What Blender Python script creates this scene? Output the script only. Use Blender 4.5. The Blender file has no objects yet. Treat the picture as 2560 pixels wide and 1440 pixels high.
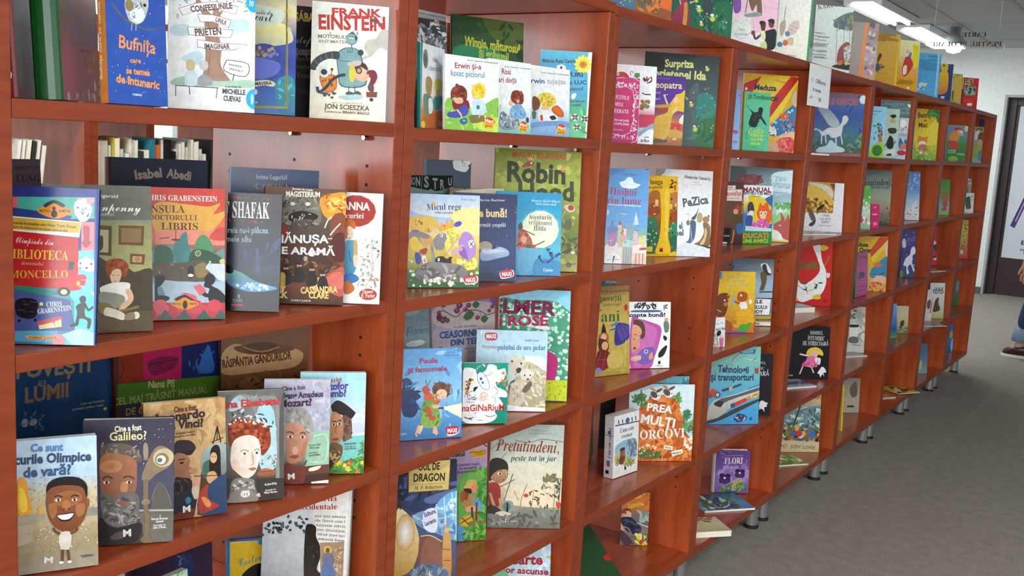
import bpy, bmesh, math, random
from mathutils import Vector, Matrix
from mathutils.geometry import tessellate_polygon
PI = math.pi
SC = bpy.context.scene
# ---------------------------------------------------------------- camera
cam = bpy.data.cameras.new('camera'); camo = bpy.data.objects.new('camera', cam); SC.collection.objects.link(camo); SC.camera = camo
cam.sensor_width = 36; cam.lens = 35.2887; cam.clip_start = .02; cam.clip_end = 60
camo.matrix_world = Matrix(((0.567319, 0.089898, -0.818576, -0.605900), (-0.821391, 0.132831, -0.554682, -1.123898), (0.058867, 0.987053, 0.149199, 1.330356), (0, 0, 0, 1)))
# ---------------------------------------------------------------- view, world, daylight through the windows
SC.view_settings.view_transform = 'Standard'; SC.view_settings.look = 'None'; SC.view_settings.exposure = 0.0; SC.view_settings.gamma = 1
SC.view_settings.use_curve_mapping = False
SC.cycles.max_bounces = 7; SC.cycles.diffuse_bounces = 4; SC.cycles.glossy_bounces = 3; SC.cycles.transparent_max_bounces = 8; SC.cycles.caustics_reflective = False; SC.cycles.caustics_refractive = False
SC.cycles.sample_clamp_indirect = 6
W = bpy.data.worlds.new('overcast_sky'); SC.world = W; W.use_nodes = True
W.node_tree.nodes['Background'].inputs[0].default_value = (.80, .90, 1, 1); W.node_tree.nodes['Background'].inputs[1].default_value = 1.2
def area(name, loc, aim, sx, sy, power, col=(1, 1, 1)):
    l = bpy.data.lights.new(name, 'AREA'); l.shape = 'RECTANGLE'; l.size = sx; l.size_y = sy; l.energy = power; l.color = col
    o = bpy.data.objects.new(name, l); SC.collection.objects.link(o); o.location = loc
    o.rotation_euler = (Vector(aim) - Vector(loc)).to_track_quat('-Z', 'Y').to_euler(); return o
# room: x -4..10.7 along the shelves, y -5..6.6 across, ceiling 2.5; windows in the left wall (x=-4), the front wall (y=-5) and the back wall
DAY = (.93, .97, 1)
area('daylight_left_back', (-3.9, 4.4, 1.55), (0, 4.4, 1.5), 3.6, 1.5, 100, DAY)
area('daylight_left_front', (-3.9, -2.4, 1.55), (0, -2.4, 1.5), 3.8, 1.5, 190, DAY)
area('daylight_front', (-1.4, -4.9, 1.55), (-1.4, 0, 1.4), 4.4, 1.5, 60, DAY)
area('daylight_back', (4.5, 6.5, 1.7), (4.5, 0, 1.5), 5.0, 1.3, 60, DAY)
# ---------------------------------------------------------------- helpers
C = bpy.context.scene.collection
HEX = {}; GAIN = [1.0]
def lin(c):
    if (c, GAIN[0]) in HEX: return HEX[c, GAIN[0]]
    h = c if len(c) == 6 else ''.join(k * 2 for k in c)
    v = [int(h[i:i + 2], 16) / 255 for i in (0, 2, 4)]
    HEX[c, GAIN[0]] = tuple(min(.88, GAIN[0] * (((x + .055) / 1.055) ** 2.4 if x > .04045 else x / 12.92)) for x in v) + (1.0,)
    return HEX[c, GAIN[0]]

class MB:
    """collects faces (with a printed colour per corner) and links them as ONE mesh object"""
    def __init__(s): s.v = []; s.f = []; s.m = []; s.c = []
    def face(s, pts, mat=0, col=None):
        n = len(s.v); s.v += [tuple(p) for p in pts]; s.f.append(tuple(range(n, n + len(pts)))); s.m.append(mat)
        if col is None: col = (1, 1, 1, 1)
        s.c += list(col) if isinstance(col, list) else [col] * len(pts)
    def box(s, a, b, mat=0, col=None):
        x0, y0, z0 = a; x1, y1, z1 = b
        P = [(x0,y0,z0),(x1,y0,z0),(x1,y1,z0),(x0,y1,z0),(x0,y0,z1),(x1,y0,z1),(x1,y1,z1),(x0,y1,z1)]
        for q in ((0,3,2,1),(4,5,6,7),(0,1,5,4),(1,2,6,5),(2,3,7,6),(3,0,4,7)): s.face([P[i] for i in q], mat, col)
    def ring(s, rings, mat=0, col=None, cap=True, closed=True):
        n = len(rings[0])
        for a, b in zip(rings, rings[1:]):
            for i in range(n if closed else n - 1):
                j = (i + 1) % n; s.face([a[i], a[j], b[j], b[i]], mat, col)
        if cap: s.face(rings[0][::-1], mat, col); s.face(rings[-1], mat, col)
    def lathe(s, prof, seg=20, o=(0, 0, 0), mat=0, col=None):
        R = [[(o[0] + r * math.cos(2 * PI * k / seg), o[1] + r * math.sin(2 * PI * k / seg), o[2] + z) for k in range(seg)] for r, z in prof]
        s.ring(R, mat, col)
    def tube(s, pts, rad, seg=8, mat=0, col=None):
        R = []
        for i, p in enumerate(pts):
            p = Vector(p); d = (Vector(pts[min(i + 1, len(pts) - 1)]) - Vector(pts[max(i - 1, 0)])).normalized()
            a = d.orthogonal().normalized(); b = d.cross(a); r = rad[i] if isinstance(rad, (list, tuple)) else rad
            R.append([p + (a * math.cos(2 * PI * k / seg) + b * math.sin(2 * PI * k / seg)) * r for k in range(seg)])
        for i in range(1, len(R)):       # keep rings untwisted
            best = min(range(seg), key=lambda k: (R[i][k] - R[i - 1][0]).length); R[i] = R[i][best:] + R[i][:best]
            if (R[i][1] - R[i - 1][1]).length > (R[i][-1] - R[i - 1][1]).length: R[i] = [R[i][0]] + R[i][:0:-1]
        s.ring(R, mat, col)
    def build(s, name, mats, parent=None, merge=False, bevel=0, smooth=False):
        me = bpy.data.meshes.new(name); me.from_pydata(s.v, [], s.f)
        for m in (mats if isinstance(mats, list) else [mats]): me.materials.append(m)
        me.polygons.foreach_set('material_index', s.m)
        a = me.color_attributes.new('print', 'FLOAT_COLOR', 'CORNER'); a.data.foreach_set('color', [x for c in s.c for x in c])
        if merge or bevel or smooth:
            bm = bmesh.new(); bm.from_mesh(me); bmesh.ops.remove_doubles(bm, verts=bm.verts, dist=1e-5)
            bmesh.ops.recalc_face_normals(bm, faces=bm.faces)
            bm.to_mesh(me); bm.free()
        if smooth: me.polygons.foreach_set('use_smooth', [True] * len(me.polygons))
        o = bpy.data.objects.new(name, me); C.objects.link(o)
        if parent: o.parent = parent
        if bevel:
            b = o.modifiers.new('edge', 'BEVEL'); b.width = bevel; b.segments = 2; b.limit_method = 'ANGLE'; b.angle_limit = .9
        return o

def tag(o, label, cat, group=None):
    o['label'] = label; o['category'] = cat
    if group: o['group'] = group
    return o
def thing(name, label, cat, loc=(0, 0, 0), group=None, rot=None):
    o = bpy.data.objects.new(name, None); C.objects.link(o); o.empty_display_size = .05; o.location = loc
    if rot is not None: o.rotation_euler = rot.to_euler()
    return tag(o, label, cat, group)
def struct(name, mb, mat):
    o = mb.build(name, mat); o['kind'] = 'structure'; return o
def copy_tree(o, parent=None):
    c = o.copy(); C.objects.link(c); c.parent = parent
    for ch in list(o.children): copy_tree(ch, c)
    return c

# ---------------------------------------------------------------- materials
def mat(name, build, **kw):
    m = bpy.data.materials.new(name); m.use_nodes = True; nt = m.node_tree; b = nt.nodes['Principled BSDF']
    for k, v in kw.items(): b.inputs[k.replace('_', ' ')].default_value = v
    if build: build(nt, b)
    return m
def nd(nt, t, **kw):
    n = nt.nodes.new(t)
    for k, v in kw.items():
        if k in n.inputs.keys(): n.inputs[k].default_value = v
        else: setattr(n, k, v)
    return n
def noise(nt, scale, detail=3, stretch=None, obj=True):
    tc = nd(nt, 'ShaderNodeTexCoord'); src = tc.outputs['Object' if obj else 'Generated']
    if stretch:
        mp = nd(nt, 'ShaderNodeMapping'); mp.inputs['Scale'].default_value = stretch; nt.links.new(src, mp.inputs[0]); src = mp.outputs[0]
    n = nd(nt, 'ShaderNodeTexNoise', Scale=scale, Detail=detail); nt.links.new(src, n.inputs['Vector']); return n
def ramp(nt, fac, a, b, lo=.3, hi=.7):
    r = nd(nt, 'ShaderNodeValToRGB'); r.color_ramp.elements[0].color = a; r.color_ramp.elements[1].color = b
    r.color_ramp.elements[0].position = lo; r.color_ramp.elements[1].position = hi
    nt.links.new(fac, r.inputs[0]); return r.outputs[0]
def bump(nt, b, fac, strength, dist):
    n = nd(nt, 'ShaderNodeBump', Strength=strength, Distance=dist); nt.links.new(fac, n.inputs['Height']); nt.links.new(n.outputs[0], b.inputs['Normal'])
def two(a, b_, scale, stretch=None, lo=.3, hi=.7, bm=None):
    def f(nt, b):
        n = noise(nt, scale, 4, stretch); nt.links.new(ramp(nt, n.outputs[0], lin(a), lin(b_), lo, hi), b.inputs['Base Color'])
        if bm: bump(nt, b, n.outputs[0], *bm)
    return f
def printed(nt, b):
    at = nd(nt, 'ShaderNodeVertexColor', layer_name='print'); n = noise(nt, 90, 4)
    mx = nd(nt, 'ShaderNodeMix', data_type='RGBA', blend_type='MULTIPLY'); mx.inputs[0].default_value = 1
    nt.links.new(at.outputs[0], mx.inputs[6]); nt.links.new(ramp(nt, n.outputs[0], (.86, .86, .86, 1), (1, 1, 1, 1), .35, .6), mx.inputs[7])
    nt.links.new(mx.outputs[2], b.inputs['Base Color'])
def wood_nodes(a, b_, vertical=False):
    def f(nt, b):
        n = noise(nt, 9, 5, (2, 2, .35) if vertical else (.5, 6, 6)); g = noise(nt, 260, 2, (1, 1, .1) if vertical else (.1, 1, 1))
        ad = nd(nt, 'ShaderNodeMath', operation='MULTIPLY_ADD'); ad.inputs[1].default_value = .25
        nt.links.new(g.outputs[0], ad.inputs[0]); nt.links.new(n.outputs[0], ad.inputs[2])
        nt.links.new(ramp(nt, ad.outputs[0], lin(a), lin(b_), .42, .82), b.inputs['Base Color'])
    return f
M = {}
M['gloss'] = mat('glossy_printed_cover', printed, Roughness=.22, Specular_IOR_Level=.3)
M['matt'] = mat('matt_printed_cover', printed, Roughness=.42, Specular_IOR_Level=.18)
M['paper'] = mat('book_pages', two('e4dcc8', 'f6f1e2', 900, (.02, 1, .02)), Roughness=.9)
M['wood'] = mat('cherry_laminate', wood_nodes('8f3a1b', 'b5532c'), Roughness=.3, Coat_Weight=.35, Coat_Roughness=.16)
M['woodv'] = mat('cherry_laminate_upright', wood_nodes('8f3a1b', 'b9562c', True), Roughness=.26, Coat_Weight=.4, Coat_Roughness=.14)
M['edge'] = mat('cherry_edge_band', wood_nodes('7a321a', '904024'), Roughness=.4, Specular_IOR_Level=.25)
M['steel'] = mat('brushed_leg_metal', two('8d8d8a', 'a9a9a6', 60, (1, 1, .05)), Metallic=.7, Roughness=.42)
M['rubber'] = mat('black_foot_plastic', two('141212', '221f1f', 80), Roughness=.5)
M['pin'] = mat('nickel_pin', two('b8b4ac', 'd8d4cc', 300), Metallic=1, Roughness=.25)
def carpet_nodes(nt, b):
    n = noise(nt, 320, 3); n2 = noise(nt, 22, 3)
    mx = nd(nt, 'ShaderNodeMix', data_type='RGBA', blend_type='MULTIPLY'); mx.inputs[0].default_value = 1
    nt.links.new(ramp(nt, n.outputs[0], lin('7a7168'), lin('b9afa3'), .32, .68), mx.inputs[6])
    nt.links.new(ramp(nt, n2.outputs[0], (.8, .8, .8, 1), (1, 1, 1, 1), .3, .7), mx.inputs[7])
    nt.links.new(mx.outputs[2], b.inputs['Base Color']); bump(nt, b, n.outputs[0], .6, .004)
M['carpet'] = mat('grey_carpet', carpet_nodes, Roughness=.95)
M['white'] = mat('white_wall_paint', two('dde2e0', 'e8ecea', 30, bm=(.05, .002)), Roughness=.85)
M['grey'] = mat('grey_reveal_paint', two('a7a5a8', 'b5b4b6', 25), Roughness=.8)
M['doorw'] = mat('dark_door_wood', two('2a1416', '381c1e', 14, (3, 3, .3)), Roughness=.45)
M['ceil'] = mat('ceiling_tile', two('b4bcba', 'c3cac8', 140, bm=(.12, .002)), Roughness=.9)
M['tbar'] = mat('ceiling_rail_metal', two('8f9896', 'a0a8a6', 30), Roughness=.6)
M['skirt'] = mat('grey_skirting', two('55524f', '615e5b', 40), Roughness=.6)
M['sheet'] = mat('white_paper_sheet', printed, Roughness=.85)
M['cloth'] = mat('dyed_cloth', printed, Roughness=.92)
M['skin'] = mat('skin_tone', two('b98467', 'c79376', 30), Roughness=.55)
M['leather'] = mat('dark_red_leather', two('2c1012', '4a1c1e', 60), Roughness=.35)
M['lampw'] = mat('lamp_housing_enamel', two('d8dcdb', 'e4e8e7', 30), Roughness=.5)
def glow(name, col, st):
    def f(nt, b):
        n = noise(nt, 3, 1); nt.links.new(ramp(nt, n.outputs[0], lin(col), lin(col)), b.inputs['Emission Color']); b.inputs['Emission Strength'].default_value = st
    return mat(name, f, Base_Color=(.8, .8, .8, 1))
M['tube'] = glow('fluorescent_tube', 'f2fbff', 9)
def acryl(nt, b):
    n = noise(nt, 4, 1); nt.links.new(ramp(nt, n.outputs[0], (.04, .04, .04, 1), (.07, .07, .07, 1)), b.inputs['Roughness'])
M['acrylic'] = mat('clear_acrylic', acryl, Base_Color=(.93, .97, .97, 1), Transmission_Weight=1, IOR=1.05, Alpha=.35)
M['thread'] = mat('hanging_thread', two('c8cccc', 'dadede', 50), Roughness=.6)
M['frame'] = mat('white_window_frame', two('cfd3d3', 'dfe3e3', 30), Roughness=.5)

# ---------------------------------------------------------------- printed artwork: flat ink shapes lying on a cover
EPS = 1.6e-5
def clip(poly, w, h):
    """poly: list of (u, v, colour); cut to the cover rectangle"""
    for ax, lim, sg in ((0, 0, 1), (0, w, -1), (1, 0, 1), (1, h, -1)):
        out = []
        for i in range(len(poly)):
            a, b = poly[i - 1], poly[i]; da = (a[ax] - lim) * sg; db = (b[ax] - lim) * sg
            if (da >= 0) != (db >= 0):
                t = da / (da - db); out.append((a[0] + (b[0] - a[0]) * t, a[1] + (b[1] - a[1]) * t, tuple(x + (y - x) * t for x, y in zip(a[2], b[2]))))
            if db >= 0: out.append(b)
        poly = out
        if len(poly) < 3: return []
    return poly
def smooth(p, n=4, closed=True):
    out = []; N = len(p)
    rng = range(N) if closed else range(N - 1)
    for i in rng:
        g = (lambda k: p[k % N]) if closed else (lambda k: p[min(max(k, 0), N - 1)])
        a, b, c, d = g(i - 1), g(i), g(i + 1), g(i + 2)
        for k in range(n):
            t = k / n
            out.append(tuple(.5 * (2 * b[j] + (c[j] - a[j]) * t + (2 * a[j] - 5 * b[j] + 4 * c[j] - d[j]) * t * t + (3 * b[j] - a[j] - 3 * c[j] + d[j]) * t ** 3) for j in (0, 1)))
    if not closed: out.append(tuple(p[-1]))
    return out
MATHS = {'s': (0x1D400, 0x1D41A), 'i': (0x1D434, 0x1D44E), 'c': (0x1D4D0, 0x1D4EA), 'k': (0x1D56C, 0x1D586), 'g': (0x1D5D4, 0x1D5EE), 'z': (0x1D468, 0x1D482)}
def styled(t, st):
    if st not in MATHS: return t
    A, a = MATHS[st]; out = ''
    for ch in t:
        if 'A' <= ch <= 'Z': k = A + ord(ch) - 65
        elif 'a' <= ch <= 'z': k = a + ord(ch) - 97
        else: k = ord(ch)
        out += chr(0x210E if k == 0x1D455 else k)
    return out
GL = {}
def glyphs(t, st):
    key = (t, st)
    if key not in GL:
        c = bpy.data.curves.new('lettering', 'FONT'); c.body = styled(t, st); c.size = 1; c.resolution_u = 2; c.fill_mode = 'FRONT'
        if st in 'bB': c.offset = .018 if st == 'b' else .035
        o = bpy.data.objects.new('lettering', c); me = o.to_mesh(); me.calc_loop_triangles()
        v = [(p.co.x, p.co.y) for p in me.vertices]; tr = [tuple(q.vertices) for q in me.loop_triangles]
        o.to_mesh_clear(); bpy.data.objects.remove(o); bpy.data.curves.remove(c)
        xs = [p[0] for p in v] or [0, 1]
        GL[key] = (v, tr, min(xs), max(max(xs), min(xs) + .01))
    return GL[key]
class Art:
    """ink shapes on a w x h sheet (metres) whose face looks along -Y; coordinates in 0.1 mm"""
    def __init__(s, mb, w, h, y=0.0, mat=0): s.mb = mb; s.w = w; s.h = h; s.y = y; s.k = 0; s.mat = mat
    def poly(s, pts):
        pts = clip(pts, s.w, s.h)
        if len(pts) < 3: return
        y = s.y - EPS * s.k
        if len(pts) <= 4: s.mb.face([(p[0], y, p[1]) for p in pts], s.mat, [p[2] for p in pts]); return
        for t in tessellate_polygon([[Vector((p[0], p[1], 0)) for p in pts]]):
            q = [pts[i] for i in t]
            if (q[1][0] - q[0][0]) * (q[2][1] - q[0][1]) - (q[2][0] - q[0][0]) * (q[1][1] - q[0][1]) < 0: q = q[::-1]
            s.mb.face([(p[0], y, p[1]) for p in q], s.mat, [p[2] for p in q])
    def flat(s, pts, col): s.poly([(a, b, col) for a, b in pts])
    def blob(s, cx, cy, rx, ry, rot, col, col2=None, n=14):
        ca, sa = math.cos(rot), math.sin(rot)
        R = [(cx + rx * math.cos(2 * PI * k / n) * ca - ry * math.sin(2 * PI * k / n) * sa, cy + rx * math.cos(2 * PI * k / n) * sa + ry * math.sin(2 * PI * k / n) * ca) for k in range(n)]
        if col2 is None: s.flat(R, col); return
        for k in range(n): s.poly([(cx, cy, col2), R[k] + (col,), R[(k + 1) % n] + (col,)])
    def draw(s, items):
        e = 1e-4
        for it in items:
            s.k += 1; K = it[0]
            if K == 'G':                                    # colour bands down the sheet, top to bottom
                cs = [lin(c) for c in it[1]]; n = len(cs) - 1
                for i in range(n):
                    a = s.h * (1 - i / n); b = s.h * (1 - (i + 1) / n)
                    s.poly([(0, b, cs[i + 1]), (s.w, b, cs[i + 1]), (s.w, a, cs[i]), (0, a, cs[i])])
            elif K in 'PQ':                                 # polygon, Q = rounded outline; second colour fades in downwards
                p = [(it[3][i] * e, it[3][i + 1] * e) for i in range(0, len(it[3]), 2)]
                if K == 'Q': p = smooth(p)
                c1 = lin(it[1])
                if it[2]:
                    c2 = lin(it[2]); hi = max(q[1] for q in p); lo = min(q[1] for q in p); d = max(hi - lo, 1e-6)
                    s.poly([q + (tuple(x + (y - x) * (hi - q[1]) / d for x, y in zip(c1, c2)),) for q in p])
                else: s.flat(p, c1)
            elif K == 'E':
                cx, cy, rx, ry, rot = it[3]; s.blob(cx * e, cy * e, rx * e, ry * e, rot / 100, lin(it[1]), lin(it[2]) if it[2] else None)
            elif K == 'L':
                p = [(it[3][i] * e, it[3][i + 1] * e) for i in range(0, len(it[3]), 2)]; hw = it[2] * e / 2; c = lin(it[1])
                if len(p) > 2: p = smooth(p, 3, False)
                L_, R_ = [], []
                for i in range(len(p)):
                    a = p[max(i - 1, 0)]; b = p[min(i + 1, len(p) - 1)]; dx, dy = b[0] - a[0], b[1] - a[1]; d = math.hypot(dx, dy) or 1
                    L_.append((p[i][0] - dy / d * hw, p[i][1] + dx / d * hw)); R_.append((p[i][0] + dy / d * hw, p[i][1] - dx / d * hw))
                for i in range(len(p) - 1): s.flat([L_[i], R_[i], R_[i + 1], L_[i + 1]], c)
            elif K == 'S':                                  # scattered marks inside a region
                _, seed, n, kind, cols, lo, hi, reg = it; r = random.Random(seed)
                P = [(reg[i], reg[i + 1]) for i in range(0, len(reg), 2)]; xs = [a for a, b in P]; ys = [b for a, b in P]
                cl = [lin(c) for c in cols]; k = 0; tries = 0
                while k < n and tries < n * 30:
                    tries += 1; x = r.uniform(min(xs), max(xs)); y = r.uniform(min(ys), max(ys)); ins = False
                    for i in range(len(P)):
                        (x1, y1), (x2, y2) = P[i - 1], P[i]
                        if (y1 > y) != (y2 > y) and x < (x2 - x1) * (y - y1) / (y2 - y1) + x1: ins = not ins
                    if not ins: continue
                    k += 1; z = r.uniform(lo, hi); c = r.choice(cl); a = r.uniform(0, 6.3); s.k += .12
                    X, Y, Z = x * e, y * e, z * e
                    if kind == 'o': s.blob(X, Y, Z, Z * r.uniform(.75, 1), a, c, None, 9)
                    elif kind == 'l': s.flat([(X + Z * q * math.cos(a) - Z * t * math.sin(a), Y + Z * q * math.sin(a) + Z * t * math.cos(a)) for q, t in ((-1, 0), (-.3, -.3), (.4, -.25), (1, 0), (.4, .25), (-.3, .3))], c)
                    elif kind == 's': s.flat([(X + Z * (1 if j % 2 == 0 else .35) * math.cos(a + j * PI / 4), Y + Z * (1 if j % 2 == 0 else .35) * math.sin(a + j * PI / 4)) for j in range(8)], c)
                    elif kind == 'f':
                        for j in range(5): s.blob(X + Z * .6 * math.cos(a + j * 1.257), Y + Z * .6 * math.sin(a + j * 1.257), Z * .45, Z * .3, a + j * 1.257, c, None, 7)
                        s.k += .1; s.blob(X, Y, Z * .25, Z * .25, 0, lin('fd6'), None, 7)
                    elif kind == 'h': s.flat([(X + Z * q, Y + Z * t) for q, t in ((-1, -.12), (1, -.12), (1, .12), (-1, .12))], c)
                    elif kind == 'b': s.flat([(X + Z * q * math.cos(a) - Z * t * math.sin(a), Y + Z * q * math.sin(a) + Z * t * math.cos(a)) for q, t in ((-.5, -.25), (.5, -.35), (.45, .3), (-.4, .35))], c)
            elif K == 'T':
                _, txt, st, col, (x, y, w, h, ang) = it
                v, tr, x0, x1 = glyphs(txt, st); sx = w * e / (x1 - x0); sy = h * e / .69; ca, sa = math.cos(ang / 1000), math.sin(ang / 1000); c = lin(col)
                q = [((a - x0) * sx, b * sy) for a, b in v]; q = [(x * e + a * ca - b * sa, y * e + a * sa + b * ca) for a, b in q]
                for t in tr:
                    p = [q[i] for i in t]
                    if (p[1][0] - p[0][0]) * (p[2][1] - p[0][1]) - (p[2][0] - p[0][0]) * (p[1][1] - p[0][1]) < 0: p = p[::-1]
                    s.flat(p, c)

# ---------------------------------------------------------------- a book: cover (front, back and spine) and its block of pages
def book(label, group, loc, yaw, lean, roll, w, h, t, kind, front, spine, art=(), spine_art=(), fan=0, cat='book', name='book', gain=1.0):
    GAIN[0] = gain
    w, h, t = w / 1e4, h / 1e4, t / 1e4
    R = Matrix.Rotation(math.radians(yaw), 4, 'Z') @ Matrix.Rotation(math.radians(-lean), 4, 'X') @ Matrix.Rotation(math.radians(roll), 4, 'Y')
    o = thing(name, label, cat, loc, group, R)
    hard = kind in 'hH'; b = .0024 if hard else .0005; b = min(b, t * .3); ins = .003 if hard else .0004
    mt = M['gloss'] if kind in 'HP' else M['matt']; fc, sc = lin(front), lin(spine)
    mb = MB()
    mb.box((0, 0, 0), (w, b, h), 0, fc); mb.box((0, t - b, 0), (w, t, h), 0, sc)
    if hard:                                                # rounded spine
        n = 6; pr = [(-.16 * t * math.sin(PI * k / n), t / 2 - t / 2 * math.cos(PI * k / n)) for k in range(n + 1)]
        mb.ring([[(x, y, z) for x, y in pr] + [(b, t - 1e-4, z), (b, 1e-4, z)] for z in (0, h)], 0, sc)
    else: mb.box((0, b, 0), (b, t - b, h), 0, sc)
    A = Art(mb, w, h); A.draw(art)
    if spine_art:
        S = MB(); Art(S, t, h).draw(spine_art)              # drawn flat, then turned onto the spine
        i = 0
        for f in S.f:
            px = [S.v[k] for k in f]; cols = S.c[i:i + len(f)]; i += len(f)
            mb.face([((-.16 * t * math.sin(PI * min(max(p[0] / t, 0), 1)) if hard else 0) - 2e-4 + p[1], t - p[0], p[2]) for p in px], 0, cols)
    mb.build('cover', mt, o)
    pg = MB(); k = 5
    if fan:                                                 # pages of a read paperback stand apart at the fore edge
        for i in range(k):
            y0 = b + (t - 2 * b) * i / k; y1 = b + (t - 2 * b) * (i + .93) / k; f = fan * (i / k)
            P = [(b, y0, ins), (w - ins - .0006 * i, y0, ins), (w - ins - .0006 * i, y1, ins), (b, y1, ins)]
            hh = h - ins - .0004 * (i % 2)
            Q = [(b, y0, hh), (w - ins - .0006 * i, y0, hh - .0006 * ((i * 7) % 3)), (w - ins - .0006 * i, y1, hh - .0006 * ((i * 5) % 3)), (b, y1, hh)]
            pg.ring([P, Q])
    else: pg.box((b, b, ins), (w - ins * 1.2, t - b, h - ins))
    pg.build('pages', M['paper'], o); GAIN[0] = 1.0
    return o
# ---------------------------------------------------------------- the room
def slab(name, a, b, m): mb = MB(); mb.box(a, b); return struct(name, mb, m)
X0, X1, Y0, Y1, H = -4.0, 10.7, -5.0, 6.6, 2.5
slab('floor', (X0, Y0, -.1), (X1 + .3, Y1, 0), M['carpet'])
slab('ceiling', (X0, Y0, H), (X1 + .3, Y1, H + .1), M['ceil'])
def wall_with_holes(name, axis, pos, th, lo, hi, holes, m):
    """wall slab with rectangular openings (a0, a1, z0, z1)"""
    mb = MB(); cuts = sorted({lo, hi} | {q for h in holes for q in h[:2]})
    for a, b in zip(cuts, cuts[1:]):
        hs = [h for h in holes if h[0] < (a + b) / 2 < h[1]]; zs = [(0, H)]
        for h in hs: zs = [(0, h[2]), (h[3], H)]
        for z0, z1 in zs:
            if z1 - z0 < 1e-4: continue
            if axis == 'x': mb.box((pos, a, z0), (pos + th, b, z1))
            else: mb.box((a, pos, z0), (b, pos + th, z1))
    return struct(name, mb, m)
LW = [(-4.3, -.5, .8, 2.3), (2.6, 6.2, .8, 2.3)]
wall_with_holes('wall_left', 'x', X0 - .2, .2, Y0, Y1, LW, M['white'])
FW = [(-3.6, .8, .8, 2.3), (3.0, 7.0, .8, 2.3)]
wall_with_holes('wall_front', 'y', Y0 - .2, .2, X0, X1, FW, M['white'])
BW = [(2.0, 7.0, 1.05, 2.35)]
wall_with_holes('wall_back', 'y', Y1, .2, X0, X1, BW, M['white'])
wall_with_holes('wall_right', 'x', X1, .12, Y0, Y1, [(-.42, .665, 0, 2.04)], M['white'])
def window(n, axis, pos, h):
    a, b, z0, z1 = h; mb = MB(); w = .05
    def bar(p, q, r, s):
        if axis == 'x': mb.box((pos, p, r), (pos + .06, q, s))
        else: mb.box((p, pos, r), (q, pos + .06, s))
    bar(a, b, z0, z0 + w); bar(a, b, z1 - w, z1); k = 3
    for i in range(k + 1): x = a + (b - a - w) * i / k; bar(x, x + w, z0 + w, z1 - w)
    struct('window_%d' % n, mb, M['frame'])
for n, (ax, p, h) in enumerate((('x', X0 - .14, LW[0]), ('x', X0 - .14, LW[1]), ('y', Y0 - .14, FW[0]), ('y', Y0 - .14, FW[1]), ('y', Y1 + .08, BW[0]))): window(n + 1, ax, p, h)
# door opening in the far wall: grey reveal, dark frame and door leaf with a handle
mb = MB(); mb.box((10.7, .640, 0), (10.86, .665, 2.04)); mb.box((10.7, -.42, 0), (10.86, -.395, 2.04)); mb.box((10.7, -.395, 2.015), (10.86, .640, 2.04)); struct('trim_1', mb, M['grey'])
door = slab('door_1', (10.84, -.395, 0.004), (10.88, .640, 2.015), M['doorw'])
mb = MB(); mb.box((10.81, .56, .004), (10.84, .640, 2.015)); mb.box((10.81, -.395, .004), (10.84, -.315, 2.015)); mb.box((10.81, -.315, 1.94), (10.84, .56, 2.015)); mb.build('door_frame', M['doorw'], door, bevel=.004)
mb = MB(); mb.tube([(10.84, -.26, 1.03), (10.79, -.26, 1.03), (10.785, -.25, 1.03), (10.785, -.14, 1.03)], .009); mb.build('door_handle', M['pin'], door)
mb = MB()
for a, b in (((10.685, .69, 0), (10.7, Y1, .07)), ((10.685, Y0, 0), (10.7, -.44, .07))): mb.box(a, b)
mb.box((10.685, .665, 0), (10.86, .69, .07)); struct('baseboard_right', mb, M['skirt'])
# ceiling rails of the tile grid
mb = MB(); y = -4.62
while y < Y1: mb.box((X0, y, H - .006), (X1, y + .024, H)); y += .6
x = -3.82
while x < X1: mb.box((x, Y0, H - .005), (x + .024, Y1, H)); x += 1.25
struct('trim_2', mb, M['tbar'])
# fluorescent lamps under the ceiling
def lamp(x, y, label, power=26, ln=1.2):
    t = thing('ceiling_lamp', label, 'lamp', (x, y, H), 'fluorescent ceiling lamps')
    mb = MB(); P = [(-.14, -.008), (-.14, -.055), (-.13, -.06), (-.07, -.03), (.07, -.03), (.13, -.06), (.14, -.055), (.14, -.008)]
    mb.ring([[(s, py, pz) for py, pz in P] for s in (-ln / 2, ln / 2)]); mb.build('housing', M['lampw'], t)
    for s in (-.055, .055):
        mb = MB(); mb.tube([(-ln / 2 + .03, s, -.05), (ln / 2 - .03, s, -.05)], .014, 10); mb.build('tube', M['tube'], t)
    l = area('lamp_light', (x, y, H - .075), (x, y, 0), ln, .22, power, (.92, .98, 1))
    return t
LAMPS = [(.6, -1.75), (2.4, -2.6), (.6, 1.15), (3.0, 1.15), (5.4, 1.15), (7.75, 1.15), (9.3, 1.15), (1.8, 4.0), (5.4, 4.0)]
for i, (x, y) in enumerate(LAMPS):
    lamp(x, y, 'glowing white fluorescent lamp showing above the top books' if (x, y) == (7.75, 1.15) else 'smaller glowing white lamp farther back above the blue top book' if (x, y) == (9.3, 1.15) else 'fluorescent ceiling lamp out of the picture over the aisle')
# conical pendant lamp behind the hanging sign
t = thing('pendant_lamp', 'grey cone shaped pendant lamp seen through the clear hanging sign', 'lamp', (9.0, .86, H))
mb = MB(); mb.box((-.035, -.035, -.055), (.035, .035, -.0005)); mb.build('socket_box', M['skirt'], t)
mb = MB(); mb.lathe([(.036, -.05), (.10, -.145), (.102, -.155), (.096, -.145), (.032, -.055)], 24); mb.build('lamp_shade', M['tbar'], t, smooth=True)
mb = MB(); mb.lathe([(.004, -.13), (.05, -.135), (.075, -.165), (.055, -.21), (.004, -.225)], 18); mb.build('bulb', M['tube'], t, smooth=True)

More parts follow.
